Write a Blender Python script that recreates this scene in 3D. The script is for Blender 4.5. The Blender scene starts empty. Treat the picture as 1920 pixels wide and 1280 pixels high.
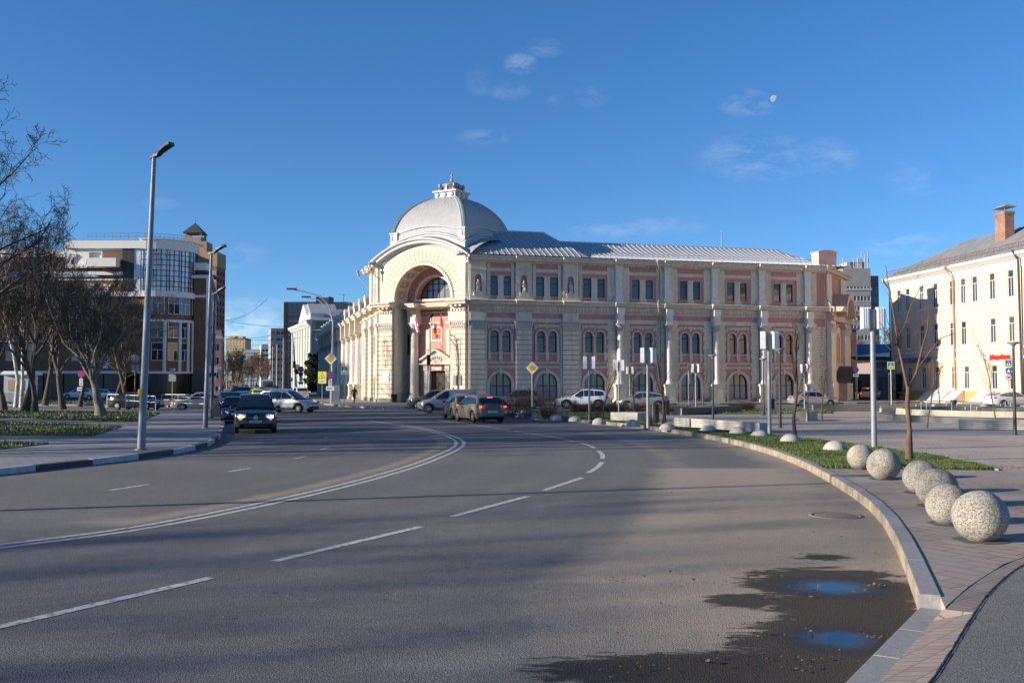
import bpy, bmesh, math, random
from mathutils import Vector, Matrix, noise
R = math.radians
scene = bpy.context.scene
COL = scene.collection
# ------------------------------------------------------------------ camera
FOC, CH = 1866.0, 2.2
PITCH = math.atan(78 / FOC)
cam_d = bpy.data.cameras.new("camera"); cam_d.lens = 35.0; cam_d.sensor_width = 36.0
cam_d.clip_end = 9000; cam_d.clip_start = 0.1
cam = bpy.data.objects.new("camera", cam_d); COL.objects.link(cam)
cam.location = (0, 0, CH); cam.rotation_euler = (R(90) + PITCH, 0, 0)
scene.camera = cam
# ------------------------------------------------------------------ world, sun
SUN_EL = R(15.5)
SUN_AZ = Vector((-0.959, -0.284, 0)).normalized()          # horizontal direction towards the sun
world = bpy.data.worlds.new("World"); scene.world = world; world.use_nodes = True
wt = world.node_tree; wt.nodes.clear()
def N(t, typ, **kw):
    n = t.nodes.new(typ)
    for k, v in kw.items(): setattr(n, k, v)
    return n
wo = N(wt, 'ShaderNodeOutputWorld'); bg = N(wt, 'ShaderNodeBackground')
sky = N(wt, 'ShaderNodeTexSky'); sky.sky_type = 'NISHITA'; sky.sun_disc = False
sky.sun_elevation = SUN_EL; sky.sun_rotation = math.atan2(SUN_AZ.x, SUN_AZ.y)
sky.altitude = 3000; sky.air_density = .8; sky.dust_density = 0; sky.ozone_density = 7
bg.inputs[1].default_value = 0.13
# thin clouds: noise looked up by the direction of view, kept to bands of the sky
tc = N(wt, 'ShaderNodeTexCoord'); sep = N(wt, 'ShaderNodeSeparateXYZ')
wt.links.new(tc.outputs['Generated'], sep.inputs[0])
def wmath(op, a, b=None, c=None):
    n = N(wt, 'ShaderNodeMath', operation=op)
    for i, v in enumerate((a, b, c)):
        if v is None: continue
        if isinstance(v, (int, float)): n.inputs[i].default_value = v
        else: wt.links.new(v, n.inputs[i])
    return n.outputs[0]
def cloud_blob(u, v, ru, rv):
    """soft elliptical mask round a direction (azimuth tan u, elevation tan v)"""
    d = wmath('DIVIDE', sep.outputs[0], sep.outputs[1]); e = wmath('DIVIDE', sep.outputs[2], sep.outputs[1])
    a = wmath('DIVIDE', wmath('SUBTRACT', d, u), ru); b = wmath('DIVIDE', wmath('SUBTRACT', e, v), rv)
    r2 = wmath('ADD', wmath('MULTIPLY', a, a), wmath('MULTIPLY', b, b))
    m = wmath('MAXIMUM', wmath('SUBTRACT', 1.0, r2), 0.0)
    return wmath('MULTIPLY', m, wmath('GREATER_THAN', sep.outputs[1], 0.0))
def pxblob(x, y, rx, ry, k=1.0):
    a = (x - 960) / FOC; b = (640 - y) / FOC
    Yd = math.cos(PITCH) - b * math.sin(PITCH); Zd = math.sin(PITCH) + b * math.cos(PITCH)
    return wmath('MULTIPLY', cloud_blob(a / Yd, Zd / Yd, rx / FOC, ry / FOC), k)
blobs = [pxblob(975, 120, 36, 24, .6), pxblob(955, 172, 46, 20, .2), pxblob(900, 155, 30, 34, .13), pxblob(1400, 195, 60, 30, .5),
         pxblob(1415, 295, 130, 52, .36), pxblob(1550, 295, 70, 40, .3), pxblob(1710, 335, 70, 40, .2), pxblob(1700, 462, 100, 24, .55),
         pxblob(1245, 425, 90, 20, .3), pxblob(1140, 435, 110, 18, .3), pxblob(905, 258, 60, 18, .25), pxblob(455, 610, 130, 34, 1.2), pxblob(470, 572, 90, 18, .6), pxblob(500, 648, 130, 36, .9),
         pxblob(300, 382, 40, 14, .3), pxblob(1050, 190, 30, 14, .2), pxblob(1020, 90, 44, 22, .25), pxblob(1110, 180, 40, 25, .2), pxblob(430, 480, 90, 30, .25), pxblob(1730, 455, 60, 22, .35)]
tot = blobs[0]
for b_ in blobs[1:]: tot = wmath('MAXIMUM', tot, b_)
mp = N(wt, 'ShaderNodeMapping'); mp.inputs['Scale'].default_value = (1, 1, 2.2)
wt.links.new(tc.outputs['Generated'], mp.inputs[0])
nz = N(wt, 'ShaderNodeTexNoise'); nz.inputs['Scale'].default_value = 34; nz.inputs['Detail'].default_value = 8; nz.inputs['Roughness'].default_value = .62; nz.inputs['Distortion'].default_value = .35
wt.links.new(mp.outputs[0], nz.inputs['Vector'])
cov = wmath('MULTIPLY', wmath('MULTIPLY', wmath('MAXIMUM', wmath('SUBTRACT', nz.outputs[0], .40), 0.0), 4.2), tot)
cov = wmath('MINIMUM', wmath('MULTIPLY', cov, .34), .42)
mixc = N(wt, 'ShaderNodeMixRGB'); mixc.inputs[2].default_value = (4.6, 4.7, 5.2, 1)
wbal = N(wt, 'ShaderNodeMixRGB', blend_type='MULTIPLY'); wbal.inputs[0].default_value = 1; # camera white balance, with paler and dimmer air towards the horizon
elv = N(wt, 'ShaderNodeMapRange'); elv.inputs[1].default_value = 0; elv.inputs[2].default_value = .34
wt.links.new(sep.outputs[2], elv.inputs[0])
tint = N(wt, 'ShaderNodeMixRGB'); tint.inputs[1].default_value = (1.12, .86, .64, 1); tint.inputs[2].default_value = (.88, 1.03, .90, 1)
wt.links.new(elv.outputs[0], tint.inputs[0]); wt.links.new(tint.outputs[0], wbal.inputs[2])
wt.links.new(sky.outputs[0], wbal.inputs[1])
wt.links.new(cov, mixc.inputs[0]); wt.links.new(wbal.outputs[0], mixc.inputs[1])
wt.links.new(mixc.outputs[0], bg.inputs[0]); wt.links.new(bg.outputs[0], wo.inputs[0])
sd = bpy.data.lights.new("sun", 'SUN'); sd.energy = 4.8; sd.angle = R(0.55); sd.color = (1.0, .88, .73)
sun = bpy.data.objects.new("sun", sd); COL.objects.link(sun)
sdir = Vector((SUN_AZ.x * math.cos(SUN_EL), SUN_AZ.y * math.cos(SUN_EL), math.sin(SUN_EL)))
sun.rotation_euler = sdir.to_track_quat('Z', 'Y').to_euler(); sun.location = sdir * 50
vs = scene.view_settings; vs.view_transform = 'Standard'; vs.look = 'None'; vs.exposure = 0.85; vs.gamma = 1
scene.cycles.max_bounces = 6; scene.cycles.diffuse_bounces = 3; scene.cycles.glossy_bounces = 3
# ------------------------------------------------------------------ pixel helpers (photo pixels -> ground points)
def ray(u, v):
    a = (u - 960) / FOC; b = (640 - v) / FOC
    return Vector((a, math.cos(PITCH) - b * math.sin(PITCH), math.sin(PITCH) + b * math.cos(PITCH)))
def G(u, v, z=0.0):
    d = ray(u, v); t = (z - CH) / d.z
    return Vector((d.x * t, d.y * t, z))
def atY(u, Y, z=0.0):
    d = ray(u, 718); return Vector((d.x / d.y * Y, Y, z))
def HZ(Y, v):
    d = ray(960, v); return CH + Y * d.z / d.y
# ------------------------------------------------------------------ objects
def tag(o, label=None, cat=None, group=None, kind=None):
    if label: o['label'] = label
    if cat: o['category'] = cat
    if group: o['group'] = group
    if kind: o['kind'] = kind
    return o
def thing(name, label, cat, loc=(0, 0, 0), rz=0, group=None):
    o = bpy.data.objects.new(name, None); COL.objects.link(o); o.empty_display_size = .2
    o.location = loc; o.rotation_euler = (0, 0, rz)
    return tag(o, label, cat, group)
def wmat(o):
    m = Matrix.Translation(o.location) @ Matrix.Rotation(o.rotation_euler.z, 4, 'Z') @ Matrix.Diagonal((*o.scale, 1))
    return (wmat(o.parent) @ m) if o.parent else m
def copy_tree(o, parent=None):
    c = o.copy(); COL.objects.link(c)
    if parent is not None: c.parent = parent
    for ch in list(o.children): copy_tree(ch, c)
    return c
class MB:
    """mesh builder; every add goes through self.M"""
    def __init__(s, M=None):
        s.v = []; s.f = []; s.mi = []; s.M = M or Matrix.Identity(4); s.m = 0; s.smooth = set()
    def add(s, vs, fs, smooth=False):
        n = len(s.v); M = s.M
        s.v.extend([M @ Vector(p) for p in vs])
        for f in fs:
            if smooth: s.smooth.add(len(s.f))
            s.f.append([i + n for i in f]); s.mi.append(s.m)
    def quad(s, a, b, c, d): s.add([a, b, c, d], [(0, 1, 2, 3)])
    def box(s, x0, x1, y0, y1, z0, z1):
        s.add([(x0, y0, z0), (x1, y0, z0), (x1, y1, z0), (x0, y1, z0), (x0, y0, z1), (x1, y0, z1), (x1, y1, z1), (x0, y1, z1)],
              [(0, 3, 2, 1), (4, 5, 6, 7), (0, 1, 5, 4), (1, 2, 6, 5), (2, 3, 7, 6), (3, 0, 4, 7)])
    def cbox(s, c, sx, sy, sz): s.box(c[0] - sx / 2, c[0] + sx / 2, c[1] - sy / 2, c[1] + sy / 2, c[2], c[2] + sz)
    def frust(s, x0, x1, y0, y1, z0, z1, k):
        """box whose top is inset by k"""
        s.add([(x0, y0, z0), (x1, y0, z0), (x1, y1, z0), (x0, y1, z0), (x0 + k, y0 + k, z1), (x1 - k, y0 + k, z1), (x1 - k, y1 - k, z1), (x0 + k, y1 - k, z1)],
              [(0, 3, 2, 1), (4, 5, 6, 7), (0, 1, 5, 4), (1, 2, 6, 5), (2, 3, 7, 6), (3, 0, 4, 7)])
    def tube(s, pts, rs, n=8, cap=True, smooth=True):
        pts = [Vector(p) for p in pts]
        if isinstance(rs, (int, float)): rs = [rs] * len(pts)
        vs = []; fs = []
        ref = None
        for i, p in enumerate(pts):
            d = (pts[min(i + 1, len(pts) - 1)] - pts[max(i - 1, 0)])
            if d.length < 1e-9: d = Vector((0, 0, 1))
            d.normalize()
            if ref is None or abs(ref.dot(d)) > .95: ref = Vector((1, 0, 0)) if abs(d.x) < .8 else Vector((0, 1, 0))
            a = (ref - d * ref.dot(d)).normalized(); ref = a; b = d.cross(a)
            for k in range(n):
                th = 2 * math.pi * k / n
                vs.append(p + (a * math.cos(th) + b * math.sin(th)) * rs[i])
        for i in range(len(pts) - 1):
            for k in range(n):
                fs.append((i * n + k, i * n + (k + 1) % n, (i + 1) * n + (k + 1) % n, (i + 1) * n + k))
        s.add(vs, fs, smooth)
        if cap and n > 2:
            s.add([vs[k] for k in range(n)], [tuple(reversed(range(n)))])
            s.add([vs[(len(pts) - 1) * n + k] for k in range(n)], [tuple(range(n))])
    def cyl(s, c, r, z0, z1, n=16, r2=None):
        s.tube([(c[0], c[1], z0), (c[0], c[1], z1)], [r, r if r2 is None else r2], n)
    def lathe(s, c, prof, n=20, smooth=True):
        """prof: list of (r, z)"""
        vs = []; fs = []
        for r, z in prof:
            for k in range(n):
                th = 2 * math.pi * k / n
                vs.append((c[0] + r * math.cos(th), c[1] + r * math.sin(th), z))
        for i in range(len(prof) - 1):
            for k in range(n):
                fs.append((i * n + k, i * n + (k + 1) % n, (i + 1) * n + (k + 1) % n, (i + 1) * n + k))
        s.add(vs, fs, smooth)
        if prof[-1][0] > 1e-4: s.add([vs[(len(prof) - 1) * n + k] for k in range(n)], [tuple(range(n))])
        if prof[0][0] > 1e-4: s.add([vs[k] for k in range(n)], [tuple(reversed(range(n)))])
    def prism(s, poly, y0, y1):
        """poly in (x,z), extruded along y"""
        n = len(poly)
        vs = [(x, y0, z) for x, z in poly] + [(x, y1, z) for x, z in poly]
        fs = [tuple(range(n)), tuple(reversed(range(n, 2 * n)))] + [(i, i + n, (i + 1) % n + n, (i + 1) % n) for i in range(n)]
        s.add(vs, fs)
    def slab(s, poly, z0, z1, sides=True):
        """flat polygon (x,y) with thickness"""
        n = len(poly)
        from mathutils.geometry import tessellate_polygon
        tr = tessellate_polygon([[Vector((p[0], p[1], 0)) for p in poly]])
        vs = [(p[0], p[1], z1) for p in poly]; fs = []
        for a, b, c in tr:
            A, B, C = vs[a], vs[b], vs[c]
            cr = (B[0] - A[0]) * (C[1] - A[1]) - (B[1] - A[1]) * (C[0] - A[0])
            fs.append((a, b, c) if cr > 0 else (a, c, b))
        s.add(vs, fs)
        if sides:
            vv = [(p[0], p[1], z0) for p in poly] + vs
            s.add(vv, [(i, (i + 1) % n, (i + 1) % n + n, i + n) for i in range(n)])
    def sweep(s, prof, x0, x1, k0=0, k1=0):
        """prof: list of (outward d, z); runs along x, ends sheared for mitres (k=tan of half the turn)"""
        n = len(prof)
        vs = [(x0 - d * k0, -d, z) for d, z in prof] + [(x1 + d * k1, -d, z) for d, z in prof]
        fs = [(i, i + n, (i + 1) % n + n, (i + 1) % n) for i in range(n)] + [tuple(reversed(range(n))), tuple(range(n, 2 * n))]
        s.add(vs, fs)
    def ellipsoid(s, c, rx, ry, rz, n=12, m=8, zmin=-1.0):
        prof = []
        vs = []; fs = []
        for i in range(m + 1):
            ph = -math.pi / 2 + math.pi * i / m
            sz = max(math.sin(ph), zmin); cz = math.cos(ph) if math.sin(ph) > zmin else math.sqrt(max(0, 1 - zmin * zmin))
            for k in range(n):
                th = 2 * math.pi * k / n
                vs.append((c[0] + rx * cz * math.cos(th), c[1] + ry * cz * math.sin(th), c[2] + rz * sz))
        for i in range(m):
            for k in range(n):
                fs.append((i * n + k, i * n + (k + 1) % n, (i + 1) * n + (k + 1) % n, (i + 1) * n + k))
        s.add(vs, fs, True)
    def wall(s, x0, x1, z0, z1, ops=(), y=0.0, rev=.3, ztop=None, nsub=1, solid_rev=True):
        """wall in the plane y with openings (cx, w, zb, zt, kind) kind rect/arch; reveals go to y+rev"""
        xs = {x0, x1}
        for i in range(1, nsub): xs.add(x0 + (x1 - x0) * i / nsub)
        def top(o, x):
            cx, w, zb, zt, kd = o; r = w / 2
            if kd == 'rect': return zt
            if kd == 'arch':
                return zt - r + math.sqrt(max(0, r * r - (x - cx) ** 2))
            k = float(kd); return zt - k + k * math.sqrt(max(0, 1 - ((x - cx) / r) ** 2))
        for o in ops:
            cx, w = o[0], o[1]
            xs.update((cx - w / 2, cx + w / 2))
            if o[4] != 'rect':
                for i in range(1, 12): xs.add(cx - w / 2 * math.cos(math.pi * i / 12))
        xs = sorted(x for x in xs if x0 - 1e-6 <= x <= x1 + 1e-6)
        xs2 = [xs[0]]
        for x in xs[1:]:
            if x - xs2[-1] > 1e-5: xs2.append(x)
        zt_ = ztop or (lambda x: z1)
        for a, b in zip(xs2, xs2[1:]):
            m = (a + b) / 2
            act = sorted([o for o in ops if o[0] - o[1] / 2 < m < o[0] + o[1] / 2], key=lambda o: o[2])
            la = lb = z0
            for o in act:
                if o[2] > z0 + 1e-6: s.quad((a, y, la), (b, y, lb), (b, y, o[2]), (a, y, o[2]))
                la, lb = top(o, a), top(o, b)
                s.quad((a, y, la), (a, y + rev, la), (b, y + rev, lb), (b, y, lb)) if solid_rev else None
            s.quad((a, y, la), (b, y, lb), (b, y, zt_(b)), (a, y, zt_(a)))
        for o in ops:
            cx, w, zb, zt, kd = o; l, r = cx - w / 2, cx + w / 2; h = top(o, l)
            s.quad((l, y, zb), (l, y + rev, zb), (l, y + rev, h), (l, y, h))
            s.quad((r, y, zb), (r, y, h), (r, y + rev, h), (r, y + rev, zb))
            s.quad((l, y, zb), (r, y, zb), (r, y + rev, zb), (l, y + rev, zb))
    def arcband(s, cx, cz, r0, r1, y0, y1, a0=0, a1=math.pi, n=20, ez=1.0):
        """solid ring sector in the xz plane from y0 (front) to y1"""
        vs = []; fs = []
        for i in range(n + 1):
            a = a0 + (a1 - a0) * i / n; c, d = math.cos(a), math.sin(a) * ez
            vs += [(cx + r0 * c, y0, cz + r0 * d), (cx + r1 * c, y0, cz + r1 * d), (cx + r1 * c, y1, cz + r1 * d), (cx + r0 * c, y1, cz + r0 * d)]
        for i in range(n):
            for k in range(4): fs.append((i * 4 + k, i * 4 + (k + 1) % 4, i * 4 + 4 + (k + 1) % 4, i * 4 + 4 + k))
        fs += [(0, 3, 2, 1), (n * 4, n * 4 + 1, n * 4 + 2, n * 4 + 3)]
        s.add(vs, fs)
    def build(s, name, mat, parent=None, world=False, loc=None, M=None):
        me = bpy.data.meshes.new(name)
        vs = s.v
        if world and parent is not None:
            inv = wmat(parent).inverted(); vs = [inv @ p for p in vs]
        elif world and loc is not None:
            vs = [p - Vector(loc) for p in vs]
        me.from_pydata([tuple(p) for p in vs], [], s.f)
        for m in (mat if isinstance(mat, (list, tuple)) else [mat]): me.materials.append(m)
        if any(s.mi): me.polygons.foreach_set('material_index', s.mi)
        if s.smooth:
            me.polygons.foreach_set('use_smooth', [i in s.smooth for i in range(len(s.f))])
        me.update()
        o = bpy.data.objects.new(name, me); COL.objects.link(o)
        if parent is not None: o.parent = parent
        if loc is not None: o.location = loc
        if M is not None: o.matrix_local = M
        return o
def fr(ox, oy, deg, z=0): return Matrix.Translation((ox, oy, z)) @ Matrix.Rotation(R(deg), 4, 'Z')
def catmull(pts, step=8):
    out = []; P = [Vector(p) for p in pts]; P = [P[0] * 2 - P[1]] + P + [P[-1] * 2 - P[-2]]
    for i in range(1, len(P) - 2):
        for k in range(step):
            t = k / step; a, b, c, d = P[i - 1:i + 3]
            out.append(.5 * ((2 * b) + (c - a) * t + (2 * a - 5 * b + 4 * c - d) * t * t + (3 * b - a - 3 * c + d) * t ** 3))
    out.append(P[-2]); return out
# ------------------------------------------------------------------ materials
def mat(name, col, rough=.8, metal=0.0, var=.12, scale=6.0, bump=0.0, bscale=None, col2=None, c2amt=0.0, c2scale=1.2, spec=.5, coat=0.0, alpha=None, detail=6, space='Object', streak=False):
    m = bpy.data.materials.new(name); m.use_nodes = True; t = m.node_tree; b = t.nodes['Principled BSDF']
    b.inputs['Roughness'].default_value = rough; b.inputs['Metallic'].default_value = metal
    b.inputs['Specular IOR Level'].default_value = spec
    if coat: b.inputs['Coat Weight'].default_value = coat; b.inputs['Coat Roughness'].default_value = .05
    c = (*col, 1)
    b.inputs['Base Color'].default_value = c
    if var or c2amt or bump:
        co = N(t, 'ShaderNodeTexCoord')
        vec = co.outputs['Object']
        n1 = N(t, 'ShaderNodeTexNoise'); n1.inputs['Scale'].default_value = scale; n1.inputs['Detail'].default_value = detail
        t.links.new(vec, n1.inputs['Vector'])
        mr = N(t, 'ShaderNodeMapRange'); mr.inputs[1].default_value = .3; mr.inputs[2].default_value = .7
        mr.inputs[3].default_value = 1 - var; mr.inputs[4].default_value = 1 + var
        t.links.new(n1.outputs[0], mr.inputs[0])
        mx = N(t, 'ShaderNodeVectorMath', operation='SCALE'); mx.inputs[0].default_value = col
        t.links.new(mr.outputs[0], mx.inputs['Scale'])
        last = mx.outputs[0]
        if c2amt:
            n2 = N(t, 'ShaderNodeTexNoise'); n2.inputs['Scale'].default_value = c2scale; n2.inputs['Detail'].default_value = 7; n2.inputs['Roughness'].default_value = .6
            v2 = vec
            if streak:
                ms = N(t, 'ShaderNodeMapping'); ms.inputs['Scale'].default_value = (2.2, 2.2, .22); t.links.new(vec, ms.inputs[0]); v2 = ms.outputs[0]
            t.links.new(v2, n2.inputs['Vector'])
            r2 = N(t, 'ShaderNodeMapRange'); r2.inputs[1].default_value = .48; r2.inputs[2].default_value = .68; r2.inputs[4].default_value = c2amt
            t.links.new(n2.outputs[0], r2.inputs[0])
            m2 = N(t, 'ShaderNodeMixRGB'); m2.inputs[2].default_value = (*col2, 1)
            t.links.new(r2.outputs[0], m2.inputs[0]); t.links.new(last, m2.inputs[1]); last = m2.outputs[0]
        t.links.new(last, b.inputs['Base Color'])
        if bump:
            n3 = N(t, 'ShaderNodeTexNoise'); n3.inputs['Scale'].default_value = bscale or scale * 4; n3.inputs['Detail'].default_value = 4
            t.links.new(vec, n3.inputs['Vector'])
            bp = N(t, 'ShaderNodeBump'); bp.inputs['Strength'].default_value = bump; bp.inputs['Distance'].default_value = .02
            t.links.new(n3.outputs[0], bp.inputs['Height']); t.links.new(bp.outputs[0], b.inputs['Normal'])
    return m
def emis(name, col, s):
    m = bpy.data.materials.new(name); m.use_nodes = True; b = m.node_tree.nodes['Principled BSDF']
    b.inputs['Base Color'].default_value = (*col, 1); b.inputs['Emission Color'].default_value = (*col, 1); b.inputs['Emission Strength'].default_value = s
    return m
def brickmat(name, c1, c2, mortar, bw, bh, msize=.012, rough=.85, offs=.5, bump=.3, var=.2, rot=0.0, plane='XY', c3=None, c3amt=.0):
    m = bpy.data.materials.new(name); m.use_nodes = True; t = m.node_tree; b = t.nodes['Principled BSDF']; b.inputs['Roughness'].default_value = rough
    co = N(t, 'ShaderNodeTexCoord'); mp = N(t, 'ShaderNodeMapping'); mp.inputs['Rotation'].default_value = (0, 0, rot)
    if plane == 'XZ':   # object x -> u, object z -> v
        sp = N(t, 'ShaderNodeSeparateXYZ'); cb = N(t, 'ShaderNodeCombineXYZ'); t.links.new(co.outputs['Object'], sp.inputs[0])
        ad = N(t, 'ShaderNodeMath', operation='ADD'); t.links.new(sp.outputs[0], ad.inputs[0]); t.links.new(sp.outputs[1], ad.inputs[1])
        t.links.new(ad.outputs[0], cb.inputs[0]); t.links.new(sp.outputs[2], cb.inputs[1]); t.links.new(cb.outputs[0], mp.inputs[0])
    else: t.links.new(co.outputs['Object'], mp.inputs[0])
    br = N(t, 'ShaderNodeTexBrick'); br.offset = offs
    br.inputs['Color1'].default_value = (*c1, 1); br.inputs['Color2'].default_value = (*c2, 1); br.inputs['Mortar'].default_value = (*mortar, 1)
    br.inputs['Scale'].default_value = 1; br.inputs['Mortar Size'].default_value = msize; br.inputs['Brick Width'].default_value = bw; br.inputs['Row Height'].default_value = bh
    br.inputs['Mortar Smooth'].default_value = .2
    t.links.new(mp.outputs[0], br.inputs['Vector'])
    n1 = N(t, 'ShaderNodeTexNoise'); n1.inputs['Scale'].default_value = .9; n1.inputs['Detail'].default_value = 9; n1.inputs['Roughness'].default_value = .7
    t.links.new(co.outputs['Object'], n1.inputs['Vector'])
    mr = N(t, 'ShaderNodeMapRange'); mr.inputs[1].default_value = .3; mr.inputs[2].default_value = .7; mr.inputs[3].default_value = 1 - var; mr.inputs[4].default_value = 1 + var
    t.links.new(n1.outputs[0], mr.inputs[0])
    sc = N(t, 'ShaderNodeVectorMath', operation='SCALE'); t.links.new(br.outputs[0], sc.inputs[0]); t.links.new(mr.outputs[0], sc.inputs['Scale'])
    last = sc.outputs[0]
    if c3:
        n2 = N(t, 'ShaderNodeTexNoise'); n2.inputs['Scale'].default_value = .35; n2.inputs['Detail'].default_value = 5; t.links.new(co.outputs['Object'], n2.inputs['Vector'])
        r2 = N(t, 'ShaderNodeMapRange'); r2.inputs[1].default_value = .45; r2.inputs[2].default_value = .6; r2.inputs[4].default_value = c3amt; t.links.new(n2.outputs[0], r2.inputs[0])
        m2 = N(t, 'ShaderNodeMixRGB'); m2.inputs[2].default_value = (*c3, 1); t.links.new(r2.outputs[0], m2.inputs[0]); t.links.new(last, m2.inputs[1]); last = m2.outputs[0]
    t.links.new(last, b.inputs['Base Color'])
    if bump:
        bp = N(t, 'ShaderNodeBump'); bp.inputs['Strength'].default_value = bump; bp.inputs['Distance'].default_value = .01; bp.invert = True
        t.links.new(br.outputs['Fac'], bp.inputs['Height']); t.links.new(bp.outputs[0], b.inputs['Normal'])
    return m
def glassmat(name, col, rough=.04, var=0.5, scale=.35):
    m = mat(name, col, rough=rough, var=var, scale=scale, spec=.9, detail=3); t = m.node_tree; b = t.nodes['Principled BSDF']; src = b.inputs['Base Color'].links[0].from_socket
    oi = N(t, 'ShaderNodeObjectInfo'); k = N(t, 'ShaderNodeMapRange'); k.inputs[3].default_value = .45; k.inputs[4].default_value = 2.1; t.links.new(oi.outputs['Random'], k.inputs[0])
    sv = N(t, 'ShaderNodeVectorMath', operation='SCALE'); t.links.new(src, sv.inputs[0]); t.links.new(k.outputs[0], sv.inputs['Scale']); t.links.new(sv.outputs[0], b.inputs['Base Color'])
    return m
M = {}
M['white_metal'] = mat('white_metal', (.72, .74, .76), .35, var=.05)
M['galv'] = mat('galvanised_metal', (.25, .27, .28), .5, metal=.15, var=.1, scale=3)
M['grey_pole'] = mat('grey_pole_paint', (.16, .19, .22), .45, var=.1)
M['dark_pole'] = mat('dark_pole_paint', (.03, .032, .035), .5, var=.1)
M['black'] = mat('black_plastic', (.012, .012, .013), .5, var=.1)
M['rubber'] = mat('tyre_rubber', (.018, .017, .016), .8, var=.2, scale=20)
M['concrete'] = mat('concrete', (.40, .38, .35), .85, var=.12, scale=5, bump=.3)
M['steel'] = mat('brushed_steel', (.45, .46, .47), .35, metal=.8, var=.1)
M['sign_blue'] = mat('sign_blue', (.02, .10, .48), .4, var=.03)
M['sign_white'] = mat('sign_white', (.8, .8, .8), .4, var=.03)
M['sign_red'] = mat('sign_red', (.6, .02, .02), .4, var=.03)
M['sign_yellow'] = mat('sign_yellow', (.62, .82, .02), .4, var=.03)
M['sign_amber'] = mat('sign_amber', (.85, .42, .01), .4, var=.03)
M['sign_back'] = mat('sign_back', (.28, .30, .32), .5, var=.08)
M['sign_black'] = mat('sign_black', (.01, .01, .01), .5, var=0)
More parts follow.
